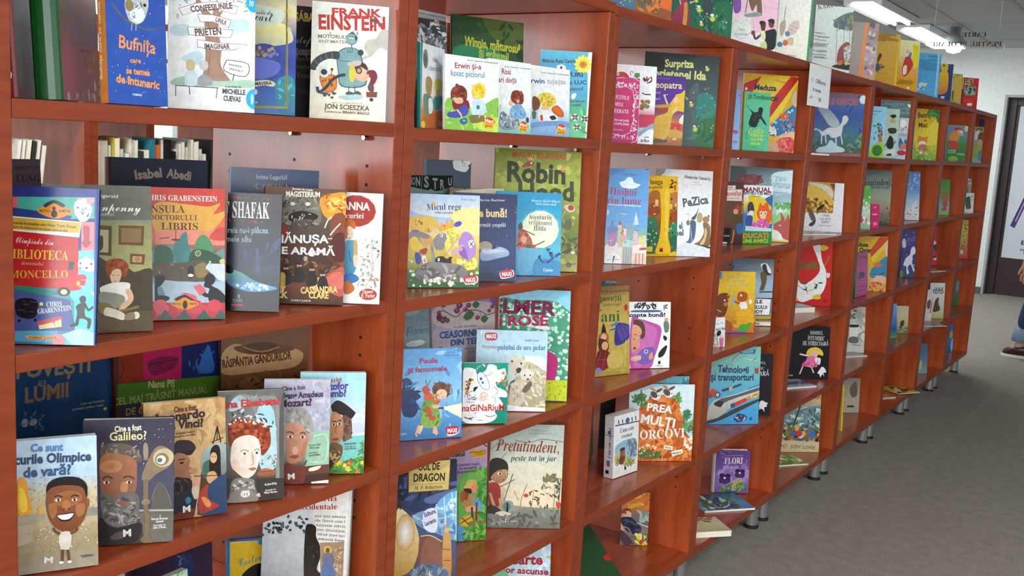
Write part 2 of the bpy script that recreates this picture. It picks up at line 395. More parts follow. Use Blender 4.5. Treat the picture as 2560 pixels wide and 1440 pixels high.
# ---------------------------------------------------------------- bookcases
SEAM = [-0.00289, 0.7, 1.39627, 2.09525, 2.7973, 3.49888, 4.20417, 4.9009, 5.60132, 6.2984]; DZ = [0.00675, 0.00188, -0.00324, -0.00399, -0.00523, -0.00196, -0.00033, 0.00314, 0.00299]; ST = [1.63353, 1.33323, 1.03421, 0.73546, 0.43604, 0.13681]; SB = [1.61149, 1.31081, 1.01229, 0.71309, 0.41301, 0.115]; DEP = .46; TH = 0.02443
def bookcase(w, sh, dz, label, group, holes=True):
    t = thing('bookcase', label, 'bookcase', (0, 0, 0), group)
    g = .0006
    def panel(name, a, b, m, front):
        mb = MB(); mb.box(a, b, 0); e = .0009
        if front: mb.box((a[0] + 1e-4, a[1] - e, a[2] + 1e-4), (b[0] - 1e-4, a[1] + .002, b[2] - 1e-4), 1)
        return mb, name, [M[m], M['edge'], M['rubber']]
    def put(p, bev=.0012): return p[0].build(p[1], p[2], t, bevel=bev)
    for s in (0, 1):
        x = g if s == 0 else w - TH; p = panel('side_panel', (x, .0, SB[5] + .0215), (x + TH - g, DEP, SB[0] - .0006), 'woodv', True)
        if holes:
            xi = x + TH - g if s == 0 else x; sg = 1 if s == 0 else -1
            for yy in (.058, .235, .41):
                for r in range(1, 5):
                    for k in (-2, -1, 1, 2):
                        z = SB[r] - .004 + k * .032 - (.016 if k < 0 else -.04)
                        p[0].face([(xi + sg * 3e-4, yy + .0032 * math.cos(2 * PI * j / 10), z + .0032 * math.sin(2 * PI * j / 10)) for j in range(10)], 2)
        put(p)
    put(panel('top_panel', (g, 0, SB[0]), (w - g, DEP, ST[0]), 'wood', True))
    put(panel('bottom_panel', (g, 0, SB[5]), (w - g, DEP, ST[5]), 'wood', True))
    for r in range(1, 5):
        put(panel('shelf', (TH + .0006, .0015, SB[r]), (w - TH - .0006, DEP - .002, ST[r]), 'wood', True))
        if r == 1:
            for s in (0, 1):
                for yy in (.058, .235):
                    mb = MB(); x = TH if s == 0 else w - TH; d = 1 if s == 0 else -1
                    mb.tube([(x, yy, SB[r] - .0045), (x + d * .012, yy, SB[r] - .0045)], .0042, 8); mb.build('shelf_pin', M['pin'], t)
    for x in (.05, w - .05):
        for y in (.055, DEP - .055):
            hgt = SB[5] + dz
            mb = MB(); mb.lathe([(.0225, -hgt + .012), (.0225, 0), (.0224, .0004)], 24, (x, y, SB[5] - .0006)); lg = mb.build('leg', M['steel'], t, smooth=False)
            mb = MB(); mb.lathe([(.023, -hgt + .0005), (.0265, -hgt + .001), (.0265, -hgt + .010), (.0225, -hgt + .013)], 24, (x, y, SB[5] - .0006)); mb.build('foot_cap', M['rubber'], lg)
    return t
ORD = ['first', 'second', 'third', 'fourth', 'fifth', 'sixth', 'seventh', 'eighth', 'ninth']
BC = []
for i in range(9):
    w = SEAM[i + 1] - SEAM[i]
    lb = {0: 'cherry bookcase nearest the camera, its left upright at the picture edge', 8: 'farthest cherry bookcase of the row, ending before the white wall corner'}.get(i, '%s cherry bookcase counted from the near end of the row' % ORD[i])
    b = bookcase(w, 5, DZ[i], lb, 'cherry bookcases in the display row', i < 4)
    b.location = (SEAM[i], 0, DZ[i]); BC.append(b)
# bookcases of the next aisle, seen through the open back of the first one
RB = bookcase(.7, 5, 0, 'cherry bookcase in the aisle behind, its bright upright seen through the first bookcase', 'cherry bookcases in the aisle behind', False); RB.location = (.598, 1.82, 0)
for x, y, lb in ((1.298, 1.82, 'cherry bookcase behind holding a row of pale page edges'), (1.998, 1.82, 'cherry bookcase behind the row, right of the one with pale page edges'), (2.698, 1.82, 'fourth cherry bookcase of the aisle behind'), (2.1, 3.6, 'dark bookcase two aisles back, above the pale page edges'), (2.8, 3.6, 'second dark bookcase two aisles back')):
    c = copy_tree(RB); c.location = (x, y, 0); c['label'] = lb

# ---------------------------------------------------------------- books in the aisle behind: page edges towards the camera
rnd = random.Random(5)
def shelved(x, y, z, t, h, d, col, lab, tilt=0, edge=True):
    o = thing('book', lab, 'book', (x, y, z + .0005 + t * math.sin(math.radians(tilt))), 'books shelved in the aisle behind', Matrix.Rotation(math.radians(tilt), 4, 'Y'))
    c = lin(col); mb = MB(); mb.box((0, 0, 0), (.0012, d, h), 0, c); mb.box((t - .0012, 0, 0), (t, d, h), 0, c)
    mb.box((.0012, d - .002, 0), (t - .0012, d, h), 0, c) if edge else mb.box((.0012, 0, 0), (t - .0012, .002, h), 0, c)
    mb.build('cover', M['matt'], o)
    mb = MB(); mb.box((.0012, .003 if not edge else .001, .002), (t - .0012, d - .003, h - .003)); mb.build('pages', M['paper'], o)
zz = ST[2]
spec = [(.0, .012, .20, 'e4e0d4', 1), (.013, .010, .2, 'cfcabc', 1), (.024, .014, .2, 'dedacb', 1), (.039, .012, .195, '3a3634', 0), (.052, .01, .2, 'e0dccf', 1), (.063, .016, .185, '9a8a70', 1)]
for i, (dx, t, h, c, e) in enumerate(spec): shelved(1.05 + dx + i * .003, 1.85, zz, t, h, .15, c, 'leaning book in the aisle behind, %s from the left edge' % ORD[i], 7, bool(e))
cols = ['efe9dc', 'd8d2c4', '7aa0a8', 'd8c050', 'c8c4b8', '8aa8c8', 'd6cfb8', 'cfc8b4', '3a3a3c', 'e8e2d2', '2f7a8a', 'd8702c', '8a8474', '1c1c20', '1a1a1c', 'ece6d6', 'd0ccc0', 'b8c0b8', 'd8d4c8', 'c8c0ac', 'e0dac8', 'c8d8dc', 'd4ccb8', '1c1c1e', '4a4a48', '8a9480', 'b0b4a8']
x = 1.345; i = 0
while x < 1.90 and i < len(cols):
    t = .011 + rnd.random() * .013; h = .165 + rnd.random() * .055; dk = cols[i] in ('3a3a3c', '1c1c20', '1a1a1c', '1c1c1e', '4a4a48', '2f7a8a', 'd8702c')
    shelved(x, 1.85 + rnd.random() * .02, zz, t, h, .16, cols[i], ('dark spine-out book' if dk else 'page-edge-out book') + ', number %d in the long row behind, from its left end' % (i + 1), 6 if x > 1.8 else 0, not dk); x += t + .0015 + (.02 if abs(x - 1.8) < .012 else 0); i += 1

# ---------------------------------------------------------------- sign, notice, poster
t = thing('hanging_sign', 'clear plastic sign on threads with mirrored dark lettering under the ceiling', 'sign', (7.0, .38, 2.11))
mb = MB(); mb.box((-.002, -.255, 0), (.002, .255, .145)); mb.build('sheet', M['acrylic'], t)
mb = MB(); L_ = Art(mb, .51, .145)
L_.draw([['T', 'CARTE', 's', '3a2624', [1250, 830, 1500, 300, 0]], ['T', 'PENTRU ȘCOLARI', 's', '7a4438', [180, 180, 4450, 330, 0]]])
mb.v = [(.0035, p[0] - .255, p[2]) for p in mb.v]; mb.build('lettering', M['sheet'], t)
for s in (-.21, .21):
    mb = MB(); mb.tube([(0, s, .145), (0, s, .389)], .0012, 6); mb.build('thread', M['thread'], t)
nt_ = MB(); A = Art(nt_, .2272, .136); nt_.box((0, .0001, 0), (.2272, .0006, .136), 0, lin('f2f6f8'))
A.draw([['G', ['f2f6f8', 'eef4f7', 'f2f6f8']]] + [['T', 'Călătorie', '', '6a7078', [690, 785, 1050, 115, -30]], ['T', 'în lumea', '', '6a7078', [470, 500, 850, 110, -20]], ['T', 'căr', '', '9a9fa6', [170, 240, 400, 100, 0]], ['T', 'ții', '', '6a7078', [1120, 200, 300, 110, 0]], ['P', 'b0b6bc', 0, [300, 760, 400, 770, 390, 930, 310, 930]]])
o = nt_.build('notice_sheet', M['sheet']); o.location = (2.6937, -.0115, 1.4885); o.rotation_euler = (math.radians(-1.2), 0, 0)
tag(o, 'white paper notice with grey lettering taped over the front of the shelf top', 'notice')
ps = MB(); PW, PH = .95, 1.58; A = Art(ps, PW, PH); ps.box((0, .0002, 0), (PW, .001, PH), 0, lin('dfe6ec'))
A.draw([['G', ['e2e8ee', 'dbe3ea', 'd6dee6']], ['Q', 'd8c83a', 'c8b030', [900, 14600, 1300, 13700, 1500, 13200, 2600, 12600, 4200, 12400, 5600, 11600, 5800, 9000, 4800, 7400, 3000, 6800, 1900, 7600, 1300, 9600, 1250, 11200, 1900, 12600, 1350, 13300, 1000, 14200]], ['E', '2a2a2e', 0, [2300, 10100, 180, 260, 0]], ['E', '2a2a2e', 0, [3400, 10100, 180, 260, 0]], ['L', '3a3a30', 70, [2200, 9000, 2900, 8700, 3600, 9000]],
 ['P', '5a3a88', 0, [500, 3300, 900, 3100, 2100, 7000, 1700, 7200]], ['P', '3a2a58', 0, [1700, 7200, 2100, 7000, 2200, 8100, 2080, 8150]], ['L', 'c8a8d8', 110, [900, 3800, 1750, 6700]], ['L', '2a1f40', 80, [500, 3300, 1700, 7200]], ['Q', 'a82050', 0, [1750, 5600, 3200, 5600, 3300, 3600, 2500, 3200, 1900, 3700]], ['E', 'e8e8ec', 0, [2700, 4500, 300, 400, 0]], ['T', 'Biblioteca', 'b', '1c1c20', [1700, 1500, 3600, 420, 0]], ['T', 'pentru copii', '', '6a6a70', [1700, 900, 2600, 250, 0]]])
o = ps.build('poster', M['sheet']); o.location = (10.8382, .53, .39); o.rotation_euler = (0, 0, -PI / 2)
tag(o, 'large white poster with a yellow shape and a violet crayon on the dark door', 'poster')
# ---------------------------------------------------------------- the books: place, turn, lean, size (0.1 mm), colours, printed shapes
ROWS = ['standing on top of the row', 'on the top shelf', 'on the second shelf down', 'on the middle shelf', 'on the fourth shelf down', 'on the bottom shelf']
def B(label, row, bay, *a, **k):
    book(label, 'books ' + ROWS[row] + (', %s bookcase' % ORD[bay] if row else ''), *a, **k)
B('red-spined hardcover with a dark cover, turned beside the left upright', 1, 0, [0.0508, 0.035, 1.3413], 47.1, 3.0, 0.0, 1569, 2300, 180, 'H', '33322f', '7d2b35', [['G',['1d1816','2a2826','3c413d','3c413d']],['P','4a1522',0,[6,117,1623,110,1595,13,-24,8]],['Q','8d9498',0,[620,848,836,786,1202,849,1531,979,1602,832,1231,702,1110,528,856,496,632,658]],['Q','3a6a90',0,[612,1052,890,1097,1019,899,852,844,681,901]],['E','b8c0c4',0,[712,1107,110,34,0]],['Q','5a1c1c',0,[1071,1083,1179,1144,1138,877,1042,836]],['Q','1a1718',0,[565,653,816,478,788,379,661,452]],['Q','a8adac',0,[1165,846,1593,934,1572,727,1222,668]],['P','d8d8d8',0,[814,396,877,400,820,250,779,248]]], spine_art=[['T','Emilian · Nicolae','','e8d0cc',[100,700,900,50,1571]],['T','M','B','f4e8e6',[45,220,90,70,0]]])
B('green-spined hardcover with a yellow and green cover', 1, 0, [0.098, 0.02, 1.3421], 45.0, 3.0, 0.0, 2052, 2600, 320, 'H', '6a6420', '0e4a1c', [['G',['b09a28','8a8424','3a5a18','16301c','7a2046','7a2046']],['E','22306e',0,[1303,1231,852,195,0]],['E','7a4a30','5c3222',[1307,1249,670,151,0]],['T','Fabule','B','22306e',[598,692,3038,260,82]],['Q','7a3a10',0,[1239,544,1740,681,2422,710,2322,332,1646,321]],['S',3,12,'l',['a8481a','6a3010','8a8a86'],67,143,[1252,596,2412,672,2262,107,1154,214]],['S',4,10,'o',['b0b0ae','8f8f90'],33,91,[171,176,2302,257,2252,69,135,32]],['T','clasice','b','1a1a14',[966,628,691,43,56]]])
B('blue paperback with orange spine and a small owl on the cover', 1, 0, [0.1532, 0.0125, 1.3418], -6.0, 4.0, 0.0, 811, 2000, 200, 'P', '2f4fa0', 'd9883c', [['G',['28448c','3053a6','3255a8']],['Q','b8bcc0',0,[256,1270,358,1366,521,1389,582,1298,530,1109,435,1014,336,1019,277,1110]],['E','dfe3e4',0,[421,1128,103,107,0]],['S',7,26,'l',['8a92a0','6d7686','e8ecee'],17,42,[249,1318,575,1364,530,1126,293,1063]],['E','8a7a50',0,[317,1230,54,74,0]],['E','222',0,[526,1258,22,20,0]],['E','d8b860',0,[518,1290,15,10,0]],['Q','5a5c78',0,[71,1229,239,1040,542,944,788,1023,543,969,258,1067,122,1203]],['L','b0b0b8',10,[345,1012,333,920]],['L','b0b0b8',11,[399,1018,392,927]],['T','Bufnița','b','e8955a',[156,695,498,156,-64]],['T','care','','e8955a',[300,520,151,60,40]],['T','se temea','','e8955a',[242,383,327,80,-18]],['T','de întuneric','','e8955a',[104,265,592,102,-79]],['T','nemi','b','dfe6f0',[322,115,122,37,-25]],['S',9,34,'o',['dfe6f4'],3,7,[71,1245,798,1345,777,138,29,120]]], spine_art=[['T','Bufnița care se temea de întuneric','','f6d6a0',[70,300,1500,60,1571]]])
B('white paperback with a tree trunk, ribbons and two figures on a bench', 1, 0, [0.2827, 0.0697, 1.3413], -33.0, 4.0, 0.0, 1169, 2050, 130, 'P', 'f2f4f4', '1d3f6a', [['G',['e8eef4','f3f5f7','fafafa']],['Q','c8dce6',0,[32,1104,241,1160,312,1058,242,997,49,998]],['Q','c4dce6',0,[173,701,420,813,457,633,279,637]],['Q','c2dce4',0,[776,1249,1049,1294,1069,1148,813,1105]],['S',2,60,'l',['9aa8a8','b8c4c4','8fa0a4'],14,46,[48,1537,1138,1654,1122,1338,775,1432,417,1377,118,1239]],['Q','a8826e',0,[363,1462,471,1237,492,746,457,487,387,371,530,363,764,399,893,353,708,617,707,838,668,1238,792,1488,685,1368,594,1504,578,1320,416,1504]],['L','7a5f50',7,[524,1242,554,825,529,492]],['L','8a6a58',7,[631,1308,652,870,691,579]],['P','6b5a56',0,[135,1366,381,1464,630,1508,938,1467,902,1353,631,1399,382,1355,188,1273]],['P','f6f4f2',0,[141,1362,386,1459,625,1502,932,1461,897,1358,625,1404,387,1361,193,1279]],['T','CONFESIUNILE','','6e4a44',[297,1329,569,78,189]],['P','6b5a56',0,[382,1310,595,1322,839,1273,804,1159,596,1222,418,1205]],['P','f6f4f2',0,[387,1305,590,1316,834,1267,798,1164,591,1227,423,1211]],['T','UNUI','','6e4a44',[618,1233,146,63,-285]],['P','6b5a56',0,[250,1125,525,1142,868,1138,832,1024,526,1014,268,1014]],['P','f6f4f2',0,[256,1120,530,1137,862,1132,827,1029,531,1020,274,1020]],['T','PRIETEN','','6e4a44',[357,1012,356,93,141]],['P','6b5a56',0,[380,965,670,945,1071,953,888,863,671,835,384,856]],['P','f6f4f2',0,[385,960,665,939,1065,947,883,868,665,840,389,862]],['T','IMAGINAR','','6e4a44',[482,846,343,69,70]],['Q','a8c8b4',0,[51,382,244,452,458,432,674,411,1113,463,1132,352,710,340,104,314]],['L','55595c',12,[95,313,674,319]],['L','55595c',9,[101,313,101,168]],['L','55595c',9,[656,317,643,177]],['E','cdb98a',0,[297,602,60,85,0]],['Q','cfe0ea',0,[244,507,333,532,386,463,369,333,245,324,218,395]],['L','333',9,[280,308,290,199]],['E','c8c4c4',0,[475,616,60,72,0]],['Q','9d9ca2',0,[404,446,493,489,583,423,566,348,405,336]],['P','f8f8f4',0,[780,715,1073,684,1038,504,749,565]],['L','444',9,[780,715,1073,684,1038,504,749,565,780,715]],['L','444',11,[882,520,864,435]],['T','PRIETENUL','','555',[814,640,178,24,-85]],['T','UNUI ALT','','555',[808,588,195,24,-159]],['T','o poveste de','','666',[765,334,219,30,32]],['T','MICHELLE','','4a4a4a',[726,248,315,67,0]],['T','CUEVAS','','4a4a4a',[739,147,238,71,-13]],['E','1fa6d8',0,[1161,1536,123,133,0]],['E','1fa6d8',0,[1175,195,126,148,0]],['T','10','B','fff',[1084,1491,55,74,-73]],['E','bfe6f4',0,[1134,193,19,76,0]]])
B('blue and violet book with a sailing ship and a gold frame', 1, 0, [0.4113, 0.0637, 1.3415], -36.0, 4.0, 0.0, 744, 2300, 160, 'H', '2f4c96', '203a78', [['G',['1c2a5a','6a8aa0','d8c890','3e4ea0','2c3c90','3454a8','3f74a8']],['Q','e8d888','b8b8a0',[137,1267,561,1345,702,1122,508,1027,140,1015]],['Q','c8d2c4',0,[-38,1521,132,1595,422,1565,559,1520,522,1361,310,1302,-16,1292]],['T','dincolo de','c','222',[39,1451,346,65,29]],['T','cart','c','222',[139,1364,257,139,-19]],['Q','3a3a86',0,[141,996,430,1001,513,714,399,508,147,509,49,677]],['Q','5a6ac0',0,[47,813,492,771,456,591,147,509]],['S',5,20,'o',['8a6a50','b09060','6a7ab8'],15,39,[141,976,489,967,471,867,143,840]],['Q','2e8a94','2a6a90',[458,493,712,551,741,17,503,82]],['S',6,24,'l',['58b0a8','2a7a88'],28,59,[457,513,712,551,741,37,503,121]],['P','9a8a3a',0,[584,1756,613,1759,637,110,605,108]],['P','9a8a3a',0,[-20,107,640,130,641,100,-20,71]],['E','c8bc80',0,[636,1537,40,39,0]],['E','c8bc80',0,[633,1269,35,35,0]],['L','5c5424',12,[595,1699,621,129]],['Q','d8d0b0',0,[148,470,321,503,439,472,420,412,284,421,149,392]],['T','PRIMAVERA','','333',[72,402,330,47,121]],['E','cfd8e8',0,[165,315,27,43,0]],['T','epa','b','dfe6f0',[156,157,36,35,-197]]])
B('black book with yellow capitals and chalk-white lines, half hidden behind the cream one', 1, 0, [0.5532, 0.1509, 1.3414], -36.0, 4.0, 0.0, 1292, 1808, 150, 'h', '161112', '161112', [['G',['1c1514','141012','120e0e']],['T','SÁBATO','B','b8a83a',[281,1559,497,134,38]],['T','stofe','c','b0a8a4',[304,1206,305,129,13]],['T','șoapte','','8a8280',[297,1010,316,130,47]],['T','respirație','','5a5250',[298,919,273,48,59]],['T','vechi','','5a5250',[300,794,229,60,39]],['T','Taină','','5a5250',[314,642,262,74,34]],['P','2c2524',0,[284,466,580,443,581,356,286,379]]])
B('cream paperback with a robot and a boy drawn on the cover', 1, 0, [0.5634, 0.0843, 1.3408], -42.0, 3.0, 0.0, 1230, 1856, 80, 'P', 'f3efdc', 'e8e2cc', [['G',['fbf6e6','f8f3e0','f3edd2']],['T','FRANK','B','c43a34',[317,1644,803,122,57]],['T','EINSTEIN','B','c23832',[112,1423,1070,218,48]],['T','ȘI','','9a9484',[288,1338,25,38,80]],['T','MOTORULUI','','8d887c',[105,1279,520,55,42]],['T','ANTIMATERIE','b','8d887c',[107,1205,542,47,33]],['Q','c4bdb2',0,[808,968,849,1046,913,1072,844,1174,905,1307,1034,1338,1095,1450,1180,1499,1269,1442,1268,1164,1104,1194,978,1056,882,1006]],['S',11,10,'o',['4a444a','6a646a'],13,24,[937,1650,1131,1666,1115,1494,942,1501]],['E','5f7f86',0,[643,1303,93,99,0]],['E','86a8ac',0,[638,1302,82,84,0]],['E','3c5258',0,[711,1323,25,38,0]],['S',12,8,'l',['3a4a50'],17,30,[558,1406,729,1420,730,1374,560,1360]],['L','4a5a5e',15,[645,1212,648,1133]],['L','dfe8e8',11,[593,1314,690,1311]],['L','4c5c60',9,[598,1346,678,1342]],['Q','4f6f76',0,[413,907,419,1056,523,1149,673,1165,782,1105,842,917,896,578,499,529,438,760]],['Q','7ba4a6',0,[428,908,436,1047,534,1137,669,1152,767,1093,820,916,874,598,515,547,453,761]],['E','3c4044',0,[793,1095,48,50,0]],['L','3f5a60',8,[444,941,787,945]],['T','LU','b','3f5a60',[579,1079,85,59,70]],['Q','3f4146',0,[440,1079,270,1066,82,967,-9,812,66,775,148,887,294,962,443,962]],['L','8a8c90',8,[145,982,190,901]],['L','8a8c90',9,[228,1042,263,949]],['L','8a8c90',9,[334,1067,347,955]],['L','8a8c90',8,[62,923,128,843]],['Q','3a3236',0,[2,813,87,787,77,766,3,771]],['Q','c46a22',0,[143,654,238,703,408,694,414,481,245,427]],['Q','e08a34',0,[159,633,238,682,392,671,397,501,255,449]],['E','d8e4e8',0,[219,744,78,88,0]],['E','2e3034',0,[215,744,52,47,0]],['E','34383c',0,[341,795,22,21,0]],['L','34383c',11,[341,795,333,710]],['S',14,6,'o',['8a4410'],17,21,[176,613,367,648,371,499,244,469]],['L','34363a',47,[116,503,139,419,244,490,346,625,451,697,557,726]],['Q','d8c83c',0,[618,837,725,866,710,651,635,635]],['E','e8b49a',0,[826,745,129,112,0]],['Q','4a2c20',0,[703,864,766,933,874,920,921,816,789,871,749,782]],['E','3c3434',0,[774,805,52,55,0]],['E','b89a6a',0,[774,805,32,36,0]],['Q','7a2a34',0,[921,816,1029,824,1076,720,1015,586,929,559,968,691,901,750]],['L','e0a888',34,[934,753,860,683,775,655]],['Q','5a4a44',0,[928,580,1015,586,1019,479,942,495]],['P','8c3a34',0,[899,471,1084,483,1076,396,913,385]],['E','34363a',0,[990,352,31,30,0]],['Q','c8b2a8',0,[594,920,786,967,789,892,618,858]],['L','3f5a60',13,[616,548,619,452]],['L','3f5a60',13,[713,555,720,459]],['Q','4a565c',0,[566,416,619,462,706,436,696,397]],['Q','4a565c',0,[695,435,758,478,820,444,804,417]],['Q','a8c8cc',0,[460,377,804,421,827,358,591,321]],['S',13,14,'o',['4a4a50'],11,30,[160,421,416,438,419,331,247,363]],['T','NEW YORK TIMES BESTSELLER','','c8b8a0',[357,252,495,22,34]],['T','JON SCIESZKA','b','6b4038',[236,165,728,77,4]],['T','ILUSTRAȚII DE','b','6b4038',[246,102,265,25,-4]],['T','BRIAN BIGGS','b','6b4038',[533,103,433,42,2]]])
B('turquoise and red hardcover with a runner and a car, leaning beside the left upright', 2, 0, [0.0379, 0.0683, 1.0427], -46.7, 7.0, 0.0, 1133, 1941, 110, 'H', '2f5c90', '2a3e80', [['G',['2c3c84','2c3c84','4f9aa0','3e88a8']],['P','4fb0a0',0,[184,1804,1106,1841,1105,1577,191,1519]],['P','d86a70',0,[130,1801,184,1804,190,1535,137,1533]],['P','e89aa0',0,[879,1822,1101,1833,1099,1791,854,1615]],['P','2f4488',0,[126,1671,823,1597,793,1530,129,1532]],['P','6fc4e0',0,[736,737,1119,1048,1125,518,882,527]],['P','e8848c',0,[934,1528,1114,1536,1116,1181,943,1174]],['Q','b04a50',0,[959,1471,1030,1466,1034,1310,1058,1286,997,1209,941,1273,968,1307]],['P','7ac0de',0,[896,1172,1116,1181,1120,717,908,710]],['Q','d8dde0',0,[850,1763,958,1817,990,1786,980,1555,870,1599]],['Q','e8ecec',0,[896,1765,1054,1723,1011,1556,902,1551]],['S',21,14,'b',['6a8a90','4a6a70','fff'],13,32,[865,1763,1038,1739,1011,1589,901,1584]],['Q','e09028',0,[418,1644,525,1722,609,1759,711,1715,837,1655,714,1575,622,1555,513,1583]],['Q','2a2a3c',0,[494,1721,608,1784,734,1732,711,1698,609,1743,518,1689]],['T','BIBLIOTECA A','b','3a2a20',[442,1632,131,29,-8]],['T','& MISTER','b','3a2a20',[674,1639,132,30,0]],['E','2a2226',0,[617,1612,37,46,0]],['E','2a2226',0,[612,1677,19,29,0]],['P','f4f2ec',0,[136,1565,937,1528,916,1334,140,1386]],['P','d8b040',0,[136,1549,926,1516,919,1390,140,1402]],['T','Urmarea bestsellerului New York Times','b','3a3020',[84,1473,793,33,-32]],['T','Evadare din biblioteca domnului Lemoncello','b','3a3020',[86,1424,695,26,-37]],['P','c4282e','c22a2c',[140,1386,908,1329,914,776,846,691,156,708]],['T','Olimpiada din','c','f2dcd8',[182,1241,433,81,-35]],['T','BIBLIOTECA','s','e8c840',[72,1048,721,114,1]],['T','domnului','i','e0b898',[250,973,262,43,-4]],['T','LEMONCELLO','s','e0b040',[-22,800,819,94,37]],['Q','d0343a',0,[626,782,780,837,982,878,1008,796,940,694,784,672,690,686]],['P','2c3a40',0,[806,1036,869,1030,848,939,796,929]],['E','f4b048',0,[919,768,22,30,0]],['S',22,4,'h',['f0d0d0'],23,33,[945,819,999,821,987,712,947,711]],['E','2e3438',0,[753,658,77,56,0]],['E','e0d8b0',0,[754,655,40,33,0]],['Q','f4f0ea',0,[915,1040,993,1085,1107,1048,1091,923,981,927,918,958]],['E','333',0,[939,1017,11,12,0]],['E','333',0,[1065,1013,12,13,0]],['E','333',0,[1011,962,13,13,0]],['E','333',0,[936,959,10,10,0]],['Q','f6f6f6',0,[992,1110,1072,1047,994,1044]],['P','2f8a78',0,[164,716,395,708,692,636,599,600,165,667]],['P','4a5a94',0,[165,667,818,558,891,179,177,159]],['P','5aa8d0',0,[177,159,703,174,676,24,180,28]],['P','4ec4c0',0,[873,560,1130,651,1139,3,770,2,720,125,891,179]],['P','e8848c',0,[627,122,751,134,801,11,645,4]],['P','a8d8e4',0,[751,126,953,214,1135,153,1134,3,864,5]],['Q','1e1a26',0,[207,538,438,545,428,331,227,341]],['S',23,16,'h',['4a4a60','101018'],16,42,[230,522,415,528,411,363,242,358]],['E','1e1a26',0,[244,284,18,20,0]],['E','1e1a26',0,[429,298,18,20,0]],['T','CHRIS','s','dfe4ea',[556,467,180,59,78]],['T','GRABENSTEIN','s','dfe4ea',[458,373,400,63,156]],['P','e8d8a0',0,[468,250,730,340,741,225,478,184]],['Q','c84a50',0,[468,283,591,319,714,356,723,315,477,234]],['S',24,8,'b',['8a6a50'],14,19,[484,267,716,307,718,224,485,193]],['P','e8a850',0,[302,105,697,108,691,61,357,57]],['T','CORINT JUNIOR','b','6a4020',[362,62,325,33,18]],['E','221c20',0,[978,571,40,46,0]],['Q','221c20',0,[929,512,1007,531,1048,458,1095,492,1103,468,1049,425,1009,465,1011,365,1083,326,1070,218,1039,217,1037,308,950,330,928,247,843,228,850,261,896,279,916,412,899,470]],['Q','f0e080',0,[1082,683,1122,659,1099,634,1133,651]],['Q','e8c848',0,[1083,641,1129,684,1124,618]],['E','e8d850',0,[496,498,22,23,0]],['L','28489a',26,[1098,1940,1134,3]]])
B('olive grey paperback with a red-haired girl reading cross-legged', 2, 0, [0.1029, 0.0767, 1.0428], -26.4, 7.0, 0.0, 1339, 1943, 120, 'p', '6e6a58', '4a4a40', [['G',['7a7c6c','80806c','9a9878','a29a70','6a5e44','5a4a38']],['P','66665a',0,[461,1948,1396,1948,1384,1492,453,1482]],['P','8c8c62','a09c68',[671,1484,1380,1439,1361,793,662,943]],['Q','4a4030',0,[661,925,768,942,1032,851,1115,797,1361,793,1341,20,646,49]],['P','5c4c38',0,[650,277,1353,272,1341,2,646,40]],['T','Siobhan Fitzgerald','b','d8d4c8',[347,1790,575,45,-23]],['T','Thomas Tenpenny','c','f0ece4',[30,1613,1174,112,-11]],['T','și portul','i','d0ccc0',[615,1536,258,52,12]],['P','5a4630',0,[670,1414,838,1407,827,1012,663,1030]],['P','b0a67a',0,[669,1362,800,1354,790,1056,664,1065]],['Q','4a3a28',0,[667,1240,724,1275,722,1117,664,1083]],['P','6a4c2c',0,[924,1417,1246,1411,1230,1149,917,1161]],['P','8a6e48',0,[957,1382,1212,1375,1202,1188,951,1196]],['P','7a4a2a',0,[1060,1042,1251,1031,1235,893,1058,904]],['P','b89878',0,[1093,1010,1211,1001,1201,924,1087,930]],['E','9c7c58',0,[1151,965,37,32,0]],['Q','d8b090',0,[799,836,899,852,956,816,929,693,878,623,829,659,806,730]],['Q','8a4424',0,[750,854,768,942,851,976,967,967,1040,869,996,727,955,763,931,834,849,835,814,765,781,731]],['S',31,26,'o',['a4522c','7a3a1c'],17,34,[768,942,1000,958,1014,798,932,852,799,854]],['L','6a4a3a',7,[828,762,860,754]],['L','6a4a3a',7,[890,757,922,760]],['E','a8604c',0,[872,676,14,7,0]],['Q','e4dcd4',0,[697,609,846,659,1029,656,1053,584,990,337,727,433,680,557]],['Q','8a8a7c',0,[671,522,761,538,976,479,949,356,807,307,677,382]],['Q','d8ac8c',0,[993,550,1061,566,1092,423,973,302,906,304,958,391,1025,442]],['Q','7a6e3a',0,[660,382,759,397,890,304,1023,318,1142,350,1158,314,1023,282,922,268,723,239,651,312]],['Q','d8ccb8',0,[741,327,807,325,972,249,962,160,838,200,723,239]],['E','d8d0c0',0,[1123,217,46,50,0]],['Q','8a7a60',0,[988,230,1090,262,1105,173,987,159]]], gain=1.05)
